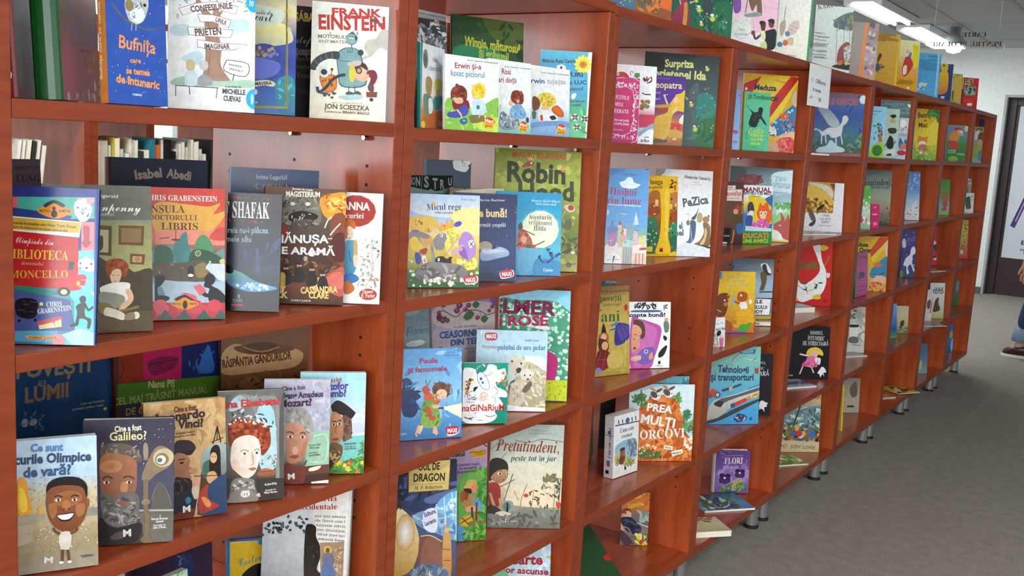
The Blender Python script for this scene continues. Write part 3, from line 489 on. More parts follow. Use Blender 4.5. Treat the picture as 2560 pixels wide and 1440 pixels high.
B('red hardcover with a yellow ribbon title over a garden and two dark figures', 2, 0, [0.2525, 0.0836, 1.0428], -30.0, 7.0, 0.0, 1144, 1886, 120, 'H', 'c23c34', '8a2020', [['G',['c83c30','c8402e','d8604e','d86a5a','3a5a44','465040','a4b4c0','b83440','b02c3a']],['P','e08470',0,[187,1272,1168,1304,1161,1071,186,1083]],['Q','c8453a',0,[926,1166,1021,1302,1162,1323,1161,1149]],['Q','d8a040',0,[190,1657,615,1654,910,1627,1088,1679,984,1513,1173,1565,983,1301,704,1278,521,1304,187,1272]],['T','CHRIS GRABENSTEIN','s','f4e8e0',[40,1700,1001,78,3]],['T','INSULA','s','5a2a20',[83,1523,504,105,22]],['T','DOCTORULUI','s','5a2a20',[108,1421,649,75,11]],['T','LIBRIS','s','5a2a20',[268,1288,501,102,2]],['Q','6a8a84',0,[186,1027,429,1066,795,992,906,915,1151,1032,1150,800,184,801]],['Q','3f7a78',0,[428,990,447,1104,520,1162,539,1219,612,1258,630,1106,666,991,646,838,446,838]],['Q','4a8a58',0,[721,1030,759,1164,852,1223,945,1128,981,993,925,877,739,915]],['Q','2f5a40',0,[186,1027,302,1065,410,990,409,800,184,763]],['Q','2c4c38',0,[684,991,907,992,1150,838,1149,683,683,762]],['E','b8b060',0,[767,953,44,46,0]],['E','5a7a58',0,[767,953,33,34,0]],['E','c8c078',0,[1112,838,46,38,0]],['E','c8bc6a',0,[934,829,18,20,0]],['Q','5a4a3c',0,[184,801,518,819,868,838,904,568,608,552,183,593]],['S',32,30,'l',['8a5a30','3a3020','2f4a38','c07030'],15,33,[193,801,887,800,886,569,191,593]],['Q','8a7440',0,[720,762,868,819,895,646,756,608]],['E','2a2026',0,[664,685,48,95,0]],['E','e8e8e8',0,[664,637,40,23,0]],['L','5a2a28',11,[240,1159,375,1179]],['E','6a2a28',0,[466,1146,65,15,0]],['L','5a2a28',7,[463,1275,462,1142]],['P','c8d2da',0,[868,742,906,809,1159,800,1149,528,1054,567]],['Q','a8bcc8',0,[182,555,608,542,1073,548,1149,528,1147,236,180,253]],['Q','6f8a9c',0,[181,404,262,479,315,345,297,251,180,253]],['E','1c1618',0,[932,578,76,86,0]],['Q','1c1618',0,[876,549,848,472,922,443,903,356,940,239,1147,236,1148,333,1054,431,979,471]],['Q','1c1618',0,[875,318,791,377,782,415,829,434,885,376,978,336]],['P','d8606c',0,[699,474,792,512,885,414,791,338]],['Q','1c1618',0,[183,612,281,640,317,592,262,498,208,442,234,252,180,253]],['Q','1c1618',0,[181,347,333,345,369,297,207,233]],['P','b8323e',0,[171,253,1147,236,1142,-2,169,22]],['S',33,8,'o',['d85560','c8404c'],73,110,[207,233,1128,217,1128,119,206,139]],['Q','e09028',0,[391,230,478,286,579,322,680,282,772,223,679,167,587,150,478,175]],['Q','3a2026',0,[442,305,579,361,717,301,680,273,579,322,478,276]],['E','2a2226',0,[584,217,33,61,0]],['T','BIBLIOTECA','b','3a2a20',[409,222,124,25,-48]],['T','A MISTER','b','3a2a20',[633,218,117,25,-51]],['Q','d8606c',0,[515,362,589,389,736,339,726,282,588,360]],['Q','2f5a50',0,[205,21,260,81,314,146,368,78,422,16]],['Q','2f5a50',0,[458,15,513,75,569,141,623,72,678,10]],['Q','2f5a50',0,[734,8,790,69,846,135,901,66,957,3]],['Q','2f5a50',0,[976,2,1033,63,1090,130,1146,60,1203,-3]]])
B('black paperback with a glowing blue boat-shaped light near the bottom', 2, 0, [0.3947, 0.0794, 1.0427], -46.4, 6.0, 0.0, 804, 1799, 130, 'P', '1c1a1e', '1a181a', [['G',['2a2a2c','1e1c1e','1e1c22','1e2436','2a3444','141214','121012']],['Q','1e2a44',0,[176,999,293,1044,324,659,206,654]],['S',41,10,'l',['3a3a6a','34426a','2a2c4c'],60,160,[275,1003,750,1022,743,613,287,596]],['P','34466a',0,[434,969,474,970,504,604,425,601]],['T','ELIF SHAFAK','s','e8e4dc',[-286,1413,905,245,12]],['S',42,16,'l',['a02830'],16,28,[37,1741,619,1729,620,1705,38,1711]],['S',43,16,'l',['a02830'],16,28,[8,1380,630,1374,631,1347,9,1356]],['T','căreia nu-i plăcea','b','8fa6b8',[-84,1180,693,89,29]],['T','numele său','b','8fa6b8',[-120,1047,482,85,21]],['Q','6fb0b0','3a6a8a',[-10,646,208,593,449,460,770,368,612,312,335,302,96,366,5,464]],['Q','4f96c8',0,[95,406,330,455,610,404,760,364,553,308,295,307]],['S',44,40,'o',['e8f4fa','bfe0f4','8fc4e8'],10,30,[134,397,450,439,710,377,513,323,255,326]],['Q','100e10',0,[-2,708,108,651,90,569,1,586]],['L','8aa0a8',10,[198,257,216,166]],['E','8aa0a8',0,[202,227,16,29,0]],['T','STARII','b','8aa0a8',[112,132,139,45,29]],['P','b02830',0,[94,105,271,110,272,76,95,70]]], fan=6)
B('brown and orange hardcover showing a fiery beast with white lettering', 2, 0, [0.4827, 0.0957, 1.043], -46.0, 6.0, 0.0, 1279, 1869, 160, 'h', '6a4430', '3a2018', [['G',['6a4a3c','6a5a50','5a4a40','5a3a2c','6a3a24','7a4630','4a3428']],['Q','e89a38',0,[860,1708,1068,1804,1292,1794,1274,1384,1121,1484,1040,1373,910,1475]],['Q','f4c050',0,[987,1693,1113,1742,1179,1659,1078,1504,1013,1565]],['S',51,30,'l',['f0b040','d87828','f8d878','b85a28'],30,72,[858,1773,1281,1793,1250,1447,910,1453]],['Q','8a4a34',0,[1040,1373,1271,1448,1277,627,1099,880]],['Q','7a7468',0,[234,1614,396,1750,691,1722,863,1601,892,1367,831,1299,700,1422,407,1388,243,1295]],['S',52,70,'l',['8a8478','5a544c','4a4038','9a9488','6a6258'],30,72,[230,1721,860,1708,895,1259,246,1188]],['E','e8e4c8',0,[432,1607,38,30,0]],['E','e8e4c8',0,[669,1614,38,30,0]],['Q','2a1e1a',0,[385,1429,572,1502,826,1449,787,1362,576,1374,409,1324]],['S',53,14,'l',['d8d0c0'],17,29,[406,1430,804,1470,786,1383,430,1346]],['L','e8e4d8',21,[949,1240,998,1371,1049,1427]],['L','e8e4d8',22,[1037,1125,1129,1248,1201,1326]],['L','d8d0c4',17,[1007,1070,1134,1086,1217,1155]],['Q','9a3a30',0,[242,1316,372,1194,334,1064,250,1082]],['Q','5a2a22',0,[1091,1117,1271,1146,1264,713,1059,792]],['T','Șonate de magie','b','f0e8dc',[419,1832,323,32,-15]],['T','MAGISTERIUM','','f0e8dc',[324,1721,535,81,24]],['Q','4a3428',0,[259,761,718,865,1062,706,944,399,271,376]],['S',54,60,'l',['7a5a44','3a2a22','9a6a48','6a3a28'],29,76,[257,847,1056,878,1241,452,271,376]],['Q','c0584a',0,[924,377,1089,534,1278,605,1272,150,992,249]],['Q','d87060',0,[1007,423,1152,536,1271,497,1268,258,1074,317]],['Q','e8b050',0,[734,349,858,439,966,378,949,248,801,243]],['Q','f4d078',0,[797,351,870,396,925,333,885,267]],['E','c8a088',0,[359,572,38,52,0]],['Q','2e2a2a',0,[310,523,406,535,450,339,283,312]],['E','3a2a22',0,[358,606,42,30,0]],['E','c8a088',0,[567,623,38,52,0]],['Q','2e2a2a',0,[518,573,615,586,659,389,491,362]],['E','3a2a22',0,[566,657,42,30,0]],['E','c8a088',0,[770,565,38,52,0]],['Q','2e2a2a',0,[720,516,817,528,862,331,693,304]],['E','3a2a22',0,[768,600,43,30,0]],['E','c8a088',0,[941,485,39,52,0]],['Q','2e2a2a',0,[892,436,989,448,1034,250,865,223]],['E','3a2a22',0,[940,520,43,30,0]],['E','c8a088',0,[663,734,34,43,0]],['Q','c8a050',0,[267,483,352,464,339,206,275,226]],['T','MĂNUȘA','B','fbf6ee',[169,972,852,123,35]],['T','DE ARAMĂ','B','fbf6ee',[133,799,994,111,6]],['Q','fbf6ee',0,[719,833,749,866,794,782,720,783]],['T','HOLLY','','e8cc88',[-37,194,408,85,-10]],['T','BLACK','','e8cc88',[-34,91,439,99,-2]],['T','CASSANDRA','','f0d080',[602,172,588,99,61]],['T','CLARE','','f0d080',[731,100,318,95,13]],['T','CORINT JUNIOR','b','e8dcc8',[449,42,320,30,-9]]])
B('white paperback with a red oval title and a girl in a blue apron', 2, 0, [0.5704, 0.0406, 1.0425], -48.5, 6.0, 0.0, 869, 1826, 110, 'p', 'f4ece4', 'f2eae2', [['G',['fbf3ee','f6ece4','f4eae0']],['E','a8302c',0,[430,1524,327,262,0]],['E','c05048',0,[430,1524,314,249,0]],['E','a8342e',0,[430,1524,308,243,0]],['T','POLLYANNA','','f8e8e0',[-240,1539,897,122,6]],['T','Jocul bucuriei','s','f8e8e0',[-170,1386,730,87,30]],['Q','c86a24',0,[267,1346,348,1393,426,1331,420,1222,331,1272,272,1215]],['E','f0d0b8',0,[336,1152,69,110,0]],['L','5a3a2a',9,[303,1150,332,1143]],['L','5a3a2a',9,[362,1144,383,1150]],['E','c86858',0,[345,1073,17,9,0]],['Q','c87830',0,[272,1215,299,1260,306,1085,278,1061]],['Q','5a9ab8','4a8aa8',[266,973,361,1043,450,1004,480,785,447,520,286,469]],['Q','c8a06a',0,[426,1046,471,1005,487,609,440,695,408,958]],['Q','e8c8a8',0,[415,782,480,785,487,609,432,629]],['Q','3a70b0',0,[275,469,404,496,515,434,496,368,367,318,284,337]],['Q','c06a30',0,[280,337,366,362,457,256,395,165,291,161]],['L','2a3a4a',9,[346,867,375,693]],['S',61,60,'l',['b8b0a0','9aa090','c8beb0','8a9080'],20,48,[512,1072,850,1066,860,272,500,257,548,700]],['S',62,10,'o',['c87a6a','a05a50'],15,24,[563,877,846,889,847,316,542,303]],['L','a8a090',7,[752,1061,719,796,749,577,631,263]],['E','b83a34',0,[679,159,146,95,0]],['T','Eleanor','s','f8e8e0',[587,168,179,62,90]],['T','H. Porter','s','f8e8e0',[567,97,227,66,57]]], fan=8)
B('grey violet hardcover with faint dark capitals, behind the turquoise one', 2, 0, [0.0527, 0.2072, 1.0429], 8.7, 4.0, 0.0, 1500, 2163, 220, 'h', '6a5c64', '4a4048', [['G',['5a4c54','6a5c64','6a5c66']],['T','MINCATA A','','3a3038',[1085,2014,397,46,25]],['T','LUNG','s','2e262c',[1094,1859,382,91,-37]]], gain=1.15)
B('navy hardcover with a dark red spine and curly lettering along its top', 2, 0, [0.3298, 0.27, 1.0437], -28.6, 3.0, 0.0, 1461, 2189, 440, 'h', '182038', '4a1018', [['G',['141c34','18223c','18223c']],['T','Isabel','','a08c7c',[359,1850,408,144,130]],['T','Abedi','','a08c7c',[822,1898,378,140,-90]]], gain=1.15)
B('dark blue hardcover with pale blue spine edge behind the black paperback', 2, 0, [0.5148, 0.215, 1.0426], -43.6, 3.0, 0.0, 1450, 2103, 240, 'H', '1c3c6a', '5f94c0', [['G',['1a3460','1e4478','24508a']],['T','Selma Lagerlöf','s','b8c4d0',[409,1916,516,76,23]],['T','CARTEA','s','a87850',[402,1741,560,103,27]]])
B('paperback with a smiling big-headed athlete under a pale blue sky', 3, 0, [0.0294, 0.0549, 0.7447], -27.8, 7.0, 0.0, 1139, 1711, 170, 'p', 'c8b89a', 'a8b8c8', [['G',['bcd4ea','c0d8ea','b4cce0','c8b894','c0ae8a','a89470','9a8a6c','9a9080']],['S',71,240,'o',['d8c8a8','b09c78','a08c68','c8b490'],6,14,[321,1237,1158,1180,1148,767,313,764]],['S',72,120,'o',['d8c8a8','b09c78','a08c68'],6,14,[366,571,1145,576,1142,299,435,251]],['P','8c8878',0,[973,767,1152,767,1151,660,933,666]],['P','a8a08c',0,[203,757,517,759,516,676,202,654]],['P','b4a68a',0,[201,634,376,653,363,406,197,367]],['Q','e8a030',0,[215,1228,311,1197,335,988,369,798,277,768,208,798]],['Q','f4d04a',0,[227,1103,282,1077,316,908,296,807,232,836]],['Q','e8a838',0,[444,851,478,868,484,764,446,747]],['T','Ce sunt','','5a86b8',[363,1566,377,95,-50]],['T','Jocurile Olimpice','','3a4a6a',[48,1425,1022,118,-38]],['T','de vară?','','3f5a80',[275,1246,552,123,-22]],['Q','1e1614',0,[540,1006,551,1130,655,1197,807,1202,940,1161,1016,1058,1004,890,938,1024,786,1083,616,1060]],['Q','8a5230','7a4426',[544,1027,635,1089,805,1091,958,1043,1004,911,1022,803,981,639,893,524,777,480,664,532,572,649,528,841]],['E','8a5230',0,[1023,835,19,63,0]],['E','a4663c','8f5630',[784,916,172,105,0]],['E','b0703f',0,[764,834,53,71,0]],['Q','a86a40',0,[556,859,650,868,649,743,591,688]],['Q','a86a40',0,[878,820,984,829,972,704,895,671]],['E','f0ece4',0,[670,912,34,19,0]],['E','f0ece4',0,[864,894,34,19,0]],['E','2a1a14',0,[674,912,15,19,0]],['E','2a1a14',0,[864,894,15,19,0]],['L','1e1412',14,[624,955,671,970,723,944]],['L','1e1412',14,[822,936,870,956,918,932]],['E','6a3820',0,[734,785,19,13,0]],['E','6a3820',0,[797,784,19,13,0]],['Q','3a1a14',0,[658,717,762,729,857,728,818,638,741,623,685,651]],['Q','f6f4f0',0,[663,712,762,717,848,719,810,660,742,648,693,667]],['Q','d8ccc0',0,[682,478,815,475,797,283,689,288]],['P','d0c4b4',0,[684,341,798,330,793,252,689,267]],['L','6a3e24',28,[686,467,626,516,608,560]],['L','6a3e24',28,[808,461,873,484,893,524]],['L','6a3e24',32,[713,264,707,117]],['L','6a3e24',32,[774,255,787,116]],['E','e8e4e0',0,[695,98,27,17,0]],['E','e8e4e0',0,[794,94,28,17,0]],['T','M','B','dcd8d4',[492,121,105,75,-86]],['T','de Gail Herman','','555',[945,125,136,21,59]],['T','ilustrații de','','555',[926,143,116,17,34]]], fan=10)
B('dark violet paperback with a bearded man beside a brass telescope', 3, 0, [0.1482, 0.067, 0.7448], -38.1, 7.0, 0.0, 1176, 1728, 180, 'p', '3a3644', '2c2834', [['G',['3c3646','403a4c','4a465c','4c4a5c','4a4448','403a38']],['S',81,16,'o',['d8d8e0'],4,9,[582,1699,1168,1682,1157,735,861,749]],['Q','5a564e',0,[884,524,904,702,976,811,1072,739,1137,578,1149,464,885,467]],['L','7a766c',9,[884,591,976,834,1094,693,1142,509]],['P','a8a298',0,[697,471,1181,453,1182,421,697,444]],['P','6a6258',0,[718,432,1177,412,1169,-2,805,11]],['Q','6a6460',0,[1036,86,1142,102,1169,21,1016,20]],['Q','6a5a50',0,[235,1356,378,1406,584,1376,710,1271,753,1158,690,1138,503,1257,257,1222]],['S',82,40,'l',['8a7c70','5a4c44','a09488'],21,51,[235,1389,688,1361,732,1159,257,1244]],['Q','b0704e','8a5a44',[232,1223,462,1258,669,1161,692,981,684,758,591,629,385,573,262,646,223,892]],['E','c8875e','b0704e',[360,1085,144,88,0]],['E','c08058',0,[528,788,53,88,0]],['Q','a05a44',0,[260,868,363,819,343,686,241,714]],['E','e8e0d4',0,[301,866,41,20,0]],['E','e8e0d4',0,[589,857,38,20,0]],['E','3a2a20',0,[305,866,18,20,0]],['E','3a2a20',0,[593,856,19,20,0]],['L','4a3a30',22,[249,913,310,950,382,918]],['L','4a3a30',22,[516,923,588,941,661,898]],['Q','6e6862',0,[230,714,343,709,385,640,508,722,695,691,728,510,698,310,574,205,388,261,264,380]],['S',83,60,'l',['8a8680','5a5650','a8a49c','4a4642'],26,64,[241,669,385,617,695,668,698,332,512,231,284,401]],['Q','a05048',0,[426,582,509,600,602,584,509,544]],['Q','2a2224',0,[223,382,388,239,719,286,762,193,638,-1,226,15]],['Q','5a4c48',0,[368,129,512,187,534,96,389,72]],['L','8a7862',56,[803,1379,805,1156]],['Q','a08c70',0,[772,1358,803,1402,835,1334,832,1199,777,1201]],['Q','8a765c',0,[755,889,795,1066,919,1308,1024,1345,1130,1278,1174,1186,1111,1053,964,969,839,863]],['E','c8b48c',0,[1036,1180,139,130,35]],['E','8a765c',0,[1015,1158,92,90,0]],['E','d8d4c0',0,[1005,1152,63,63,0]],['E','5a6a80',0,[988,1148,34,32,0]],['L','7a684e',65,[808,887,811,528,834,301,816,21]],['E','8a765c',0,[811,572,59,44,0]],['Q','7a6a50',0,[742,49,825,122,911,4,806,-1]],['T','Cine a fost','','e8e0cc',[401,1560,348,75,52]],['T','Galileo?','b','f0e0a0',[337,1440,476,115,13]],['T','de','','ddd',[991,360,17,27,-59]],['T','Patricia Brennan','b','eee',[886,316,216,30,5]],['T','Demuth','b','eee',[946,277,99,29,30]],['T','Ilustrații de','','ccc',[913,229,160,23,25]],['T','John O’Brien','b','eee',[909,193,169,30,24]],['T','M','B','e0dcd8',[523,108,104,94,38]]], fan=6)
B('sand coloured paperback with a bearded painter in a dark cap beside a framed portrait', 3, 0, [0.2522, 0.0719, 0.7446], -23.6, 7.0, 0.0, 1178, 1749, 160, 'p', 'c8a06c', 'b08850', [['G',['c49a64','c8a06c','cca674','c8a270','c09868']],['S',91,60,'l',['b88c54','d4ae7c'],69,161,[-20,1785,1186,1750,1175,1190,442,1173]],['Q','3a2c34',0,[430,1127,488,1173,651,1150,731,1045,671,980,426,961]],['Q','2a2028',0,[427,984,671,1004,718,1022,646,935]],['Q','b07a5c','9a6448',[426,961,577,955,645,863,631,768,736,719,711,662,640,647,651,585,418,580]],['E','c08a68',0,[677,703,52,39,0]],['E','2a1c18',0,[523,834,32,14,0]],['L','3a2820',14,[471,884,575,890]],['Q','2a2022',0,[419,604,523,614,651,573,659,428,562,249,411,223]],['S',92,30,'l',['4a3a38','1a1416','5a4844'],28,61,[419,628,650,561,562,249,412,247]],['Q','2a2434',0,[413,318,636,431,742,417,726,225,651,-5,406,-4]],['E','2a8098',0,[605,267,42,53,0]],['Q','c8b8a0',0,[659,428,754,463,746,295,692,279]],['Q','d0a080',0,[697,543,828,599,922,562,850,499,719,468]],['Q','6a3020',0,[408,80,677,136,650,-29,406,-4]],['P','5a3a20',0,[734,31,836,985,1185,1067,1177,-12]],['Q','a8b4b0','6a7a70',[840,984,1172,1044,1164,604,839,573]],['Q','4a6a5a',0,[836,791,999,820,994,553,839,573]],['Q','2a1c18',0,[928,829,955,995,1028,1048,1086,980,1093,711,1090,540,995,601,924,635]],['E','d8b080',0,[988,858,53,83,0]],['E','5a3a28',0,[972,877,12,7,0]],['E','5a3a28',0,[1012,872,12,7,0]],['Q','d0a070',0,[900,638,996,650,1042,546,968,459,886,518]],['Q','34486a','2e4060',[775,339,945,486,1115,586,1182,504,1172,14,769,25]],['Q','a83a30',0,[771,340,897,468,892,250,1058,129,937,73,765,50]],['Q','d88a4a',0,[798,288,892,250,938,146,866,132]],['L','5a2a1a',12,[698,615,1043,583]],['L','2a1c18',12,[961,1092,1138,1145]],['L','2a1c18',15,[985,1065,1052,1325]],['L','2a1c18',15,[1100,1076,1052,1325]],['L','2a1c18',12,[1052,1325,1043,1107]],['T','Cine a fost','','6a3030',[428,1591,325,80,28]],['T','Leonardo','','3a2430',[175,1462,706,122,35]],['T','da Vinci?','','3a2430',[297,1350,550,123,-16]],['T','de Roberta Edwards','b','5a4030',[444,1263,275,29,18]],['T','Ilustrații de True Kelley','b','5a4030',[432,1217,302,26,33]],['T','M','B','f0e8e0',[524,98,110,91,9]]], fan=6)
B('grey paperback with a pale queen wearing curled red hair and pearls', 3, 0, [0.3721, 0.0605, 0.7444], -31.7, 7.0, 0.0, 1009, 1736, 150, 'p', '6a6660', '4a4644', [['G',['6a6864','7a7874','84827c','6e6a66','4a4240','433a38']],['Q','8a8a86',0,[143,1477,240,1647,386,1689,582,1629,755,1646,930,1484,943,360,881,340,867,1259,730,1495,582,1352,459,1510,143,1427]],['Q','a8d0e0','c0d8dc',[191,1574,337,1667,459,1535,191,1424]],['Q','a4d0e0','b8d4d4',[582,1352,681,1548,830,1439,880,1131,880,519,656,486,606,946]],['Q','5a5450',0,[943,1433,1056,1681,1032,19,943,335]],['Q','8a3a20',0,[147,1077,167,1251,312,1317,557,1252,755,1164,805,932,755,783,656,714,631,944,434,1033,239,946,178,875]],['S',101,90,'o',['a84a26','7a2c14','c06038','9a4020'],22,42,[155,1227,337,1303,582,1251,780,1137,793,831,656,790,582,998,336,1065,191,974]],['S',102,26,'o',['f0ece4'],12,20,[148,1277,337,1328,582,1276,780,1188,768,1138,532,1216,312,1267,147,1215]],['S',103,26,'l',['4a4a50','d8d8d8'],29,54,[148,1402,337,1466,532,1405,705,1345,880,1182,880,1029,755,1189,532,1304,312,1342,148,1302]],['Q','f2e0d0','ecd4c4',[186,749,239,971,434,1046,606,971,643,741,582,492,508,397,409,367,287,465,202,573]],['E','f0c8bc',0,[263,593,64,85,0]],['E','e8d0c4',0,[532,648,50,127,0]],['E','fff',0,[390,759,49,20,0]],['E','fff',0,[582,758,39,20,0]],['E','5a4a40',0,[400,759,20,20,0]],['E','5a4a40',0,[587,757,20,20,0]],['L','8a5a40',10,[336,794,397,822,463,784]],['L','8a5a40',10,[545,793,594,820,631,792]],['L','b08070',10,[513,776,532,597,495,580]],['Q','b86a60',0,[458,514,532,534,582,512,520,484]],['Q','8a8480','6a6460',[214,346,336,386,532,344,557,241,606,33,458,-17,165,11,141,101]],['S',104,50,'o',['b8b2aa','5a5450','cac4bc'],12,30,[214,346,532,319,582,10,165,24]],['Q','8a8078',0,[146,101,238,193,458,199,606,8,146,13]],['E','e0c0a8',0,[631,94,55,31,0]],['E','dcdcdc',0,[409,127,74,55,0]],['Q','b07a50','7a4a38',[594,440,706,507,881,442,830,370,631,374]],['S',105,20,'b',['6a6a6a','c8c8c0','a08070'],20,45,[656,714,880,723,880,519,656,511]],['L','b03a30',20,[606,452,830,459]],['Q','3f3a38',0,[142,402,190,323,166,99,141,76]],['P','3c3432',0,[582,340,1019,329,1002,9,656,16]],['T','Cine a fost','','a8a8a8',[312,1580,296,64,118]],['T','Regina Elisabeta?','','c83a34',[-120,1479,1070,109,22]],['T','de June Eding','b','e8e4e0',[706,233,187,35,48]],['T','Ilustrații de','','c8c4c0',[718,145,163,23,37]],['T','Nancy Harrison','b','e8e4e0',[701,106,200,33,10]],['T','M','B','dcd8d4',[360,94,111,85,18]]], fan=8)
B('lilac paperback with a grey-wigged young man at a green desk', 3, 0, [0.4758, 0.0784, 0.7443], -41.9, 7.0, 0.0, 1069, 1725, 140, 'p', 'b8b4c4', 'd8d4d0', [['G',['c0bccc','b4b0c2','b0acbe','a8b8b0','9ab8a4','6a4438','4a302c']],['S',111,90,'o',['c8c4d4','a8a4b8','b8b4c8'],21,47,[387,1701,1089,1715,1083,897,768,928,709,1195,397,1251]],['P','9ac0a4',0,[717,862,1089,870,1071,307,678,288]],['L','d8e4d8',11,[758,768,1019,804,1016,388,755,367]],['P','6a3a2c',0,[368,268,1076,320,1073,-3,373,23]],['Q','4a2a22',0,[475,105,1069,172,1073,-3,477,20]],['P','e8e0d8',0,[789,31,1071,59,1073,5,789,2]],['Q','e8e0d0',0,[757,259,940,296,889,230,758,206]],['Q','a8a09c',0,[360,1198,500,1271,656,1249,737,1142,807,927,798,740,720,715,663,929,506,1011,364,985]],['S',112,30,'l',['c8c2bc','8a827c'],26,58,[359,1224,709,1222,797,767,720,741,636,983,377,1012]],['E','b0a8a0',0,[766,768,42,70,0]],['Q','d8987a','c08066',[364,985,532,1010,664,902,720,715,649,449,521,344,391,387,357,720]],['E','e8b094',0,[516,558,52,69,0]],['E','fff',0,[433,785,47,24,0]],['E','fff',0,[631,775,39,22,0]],['E','4a2a1a',0,[433,783,21,24,0]],['E','4a2a1a',0,[631,775,21,22,0]],['L','5a3424',18,[367,853,432,865,489,835]],['L','5a3424',18,[588,834,639,855,679,822]],['Q','a04a40',0,[428,453,518,478,583,463,519,419]],['Q','c07a5c',0,[644,662,708,688,649,449,598,396]],['Q','7a3a30',0,[371,347,522,291,679,261,658,21,378,28]],['L','2a2a2a',16,[678,315,707,394]],['T','Cine a fost','','6a4a78',[287,1543,376,68,67]],['T','Wolfgang Amadeus','','4a2a5a',[111,1398,841,95,58]],['T','Mozart?','','4a2440',[255,1273,518,116,54]],['T','de Yona Zeldis','b','555',[744,621,183,32,88]],['T','McDonough','b','555',[755,581,151,29,53]],['T','Ilustrații de','','777',[746,501,137,21,95]],['T','Carrie Robbins','b','555',[742,452,184,33,103]],['T','M','B','f0ece8',[411,80,111,91,72]]], fan=8)
B('sky blue paperback with a man in a black hat above flowers and sea', 3, 0, [0.5494, 0.0725, 0.7449], -42.6, 7.0, 0.0, 1101, 1728, 190, 'p', 'a4d8e0', 'd8d8d4', [['G',['a8dce8','aedcea','b8dce6','c8d8e4','c4c8d8','7ac0b8','6ab0a4','5a9a58','4a8040']],['Q','d8dcea',0,[625,1008,895,1061,1129,977,1124,672,633,677]],['Q','c8cce0',0,[792,841,1119,866,1123,714,795,703]],['P','7cc4bc',0,[512,650,1119,650,1115,172,524,182]],['E','4a5a5a',0,[866,619,27,17,0]],['L','4a5a5a',8,[864,688,865,625]],['Q','2a1f20',0,[526,1173,618,1255,755,1200,922,1061,936,1034,844,924,706,1007,570,1035,527,1118]],['Q','6a4c40',0,[733,1007,858,923,881,757,825,592,731,565,710,842]],['S',121,30,'o',['8a6654','5a4034','7a5848'],22,42,[720,980,858,923,866,619,731,579]],['Q','c88a64','b07850',[529,1036,707,980,739,786,717,593,611,498,529,512]],['E','fff',0,[575,843,32,22,0]],['E','fff',0,[669,853,38,22,0]],['E','3a2418',0,[575,843,19,22,0]],['E','3a2418',0,[672,853,19,22,0]],['L','3a2418',16,[546,903,628,892]],['L','3a2418',16,[641,908,708,919]],['L','8a5a3a',14,[624,842,605,705,638,688]],['Q','8a4034',0,[549,595,635,616,668,588,609,567]],['Q','7a5a3a','3a2c28',[524,513,720,483,724,317,646,180,596,29,531,30]],['S',122,20,'l',['c8a060','5a4030'],27,60,[525,457,707,427,620,125,534,126]],['Q','3a2018',0,[525,237,592,181,569,29,531,30]],['Q','4a8a3a',0,[542,16,646,180,862,232,1107,283,1109,-3]],['S',123,40,'l',['6aa048','3a6a30','8ab858'],28,61,[592,181,1101,283,1103,5,596,15]],['S',124,8,'f',['e8c83a','d84a34','f0d860'],38,60,[645,235,1079,312,1086,33,650,41]],['L','5a8a48',11,[1072,562,1085,284]],['S',125,14,'l',['5a8a48'],28,50,[1004,535,1114,533,1112,311,1010,313]],['T','Cine a fost','','c86a7a',[422,1552,276,77,123]],['T','Cristofor','','6a3a9a',[243,1420,566,121,60]],['T','Columb?','','5a3a9a',[240,1305,534,115,36]],['T','de Bonnie Bader','b','555',[760,493,209,33,67]],['T','Ilustrații de','','777',[775,449,178,22,79]],['T','Nancy Harrison','b','555',[770,410,196,31,71]]], fan=10)
B('dark blue picture book with thin gold capitals at the back behind the athlete paperback', 3, 0, [0.1101, 0.26, 0.7432], 0.0, 3.0, 0.0, 2250, 2680, 120, 'H', '173a68', '102848', [['G',['14284a','18365e','1c4674','183c66','142c50']],['T','POVEȘTI','','8a7a5a',[632,1943,1191,215,-69]],['T','ALE','','7a6a4a',[946,1769,140,87,-122]],['T','LUMII','','8a6a4a',[750,1560,692,217,-42]],['T','Cele mai frumoase','','a8a080',[1636,1356,417,35,-34]],['T','povești pentru copii','','a8a080',[1499,1300,524,33,-53]],['E','9aa8b8',0,[861,1245,65,54,0]],['E','9aa8b8',0,[737,1258,55,64,0]],['S',131,20,'l',['5a7a9a','3a5a80'],29,58,[637,1497,1107,1356,1094,1060,622,1160]],['E','c8c060',0,[2054,1219,29,26,0]]], gain=1.3)
B('picture book with red, magenta and navy squares above a green band', 3, 0, [0.3291, 0.25, 0.7432], 0.0, 3.0, 0.0, 2040, 2700, 110, 'h', '3a5a1a', '5a2010', [['G',['3a2a1a','3a2a1a','34481c','34481c']],['P','7a2414',0,[76,2354,517,2349,508,1591,50,1603]],['P','a0184a',0,[517,2349,1282,2305,1243,1496,508,1591]],['P','16204c',0,[1282,2305,2108,2229,2036,1421,1243,1496]],['P','446a1c',0,[35,1606,2036,1421,2010,1064,18,1268]],['P','3a2a34',0,[18,1268,2010,1064,1979,490,5,902]],['Q','6a1438',0,[608,1883,857,1927,1189,1864,1103,1698,723,1636,604,1750]],['L','401028',17,[622,1828,980,1840,1172,1839]],['S',132,16,'l',['2a5a9a','1c4484'],43,104,[1435,1897,1908,1885,1933,1481,1326,1551]],['Q','2a5a9a',0,[1772,1961,1840,1951,1934,1538,1593,1564]],['L','4a1810',17,[92,1988,159,1821,67,1679]],['T','Nana Piț','','a8a868',[588,1443,525,118,-105]],['T','CEL MAI TRĂSNIT MANUAL','b','8a9a5a',[-63,1270,1852,120,-58]],['T','DE GÂTIT','b','8a9a5a',[162,1068,669,116,-75]]], gain=1.5)
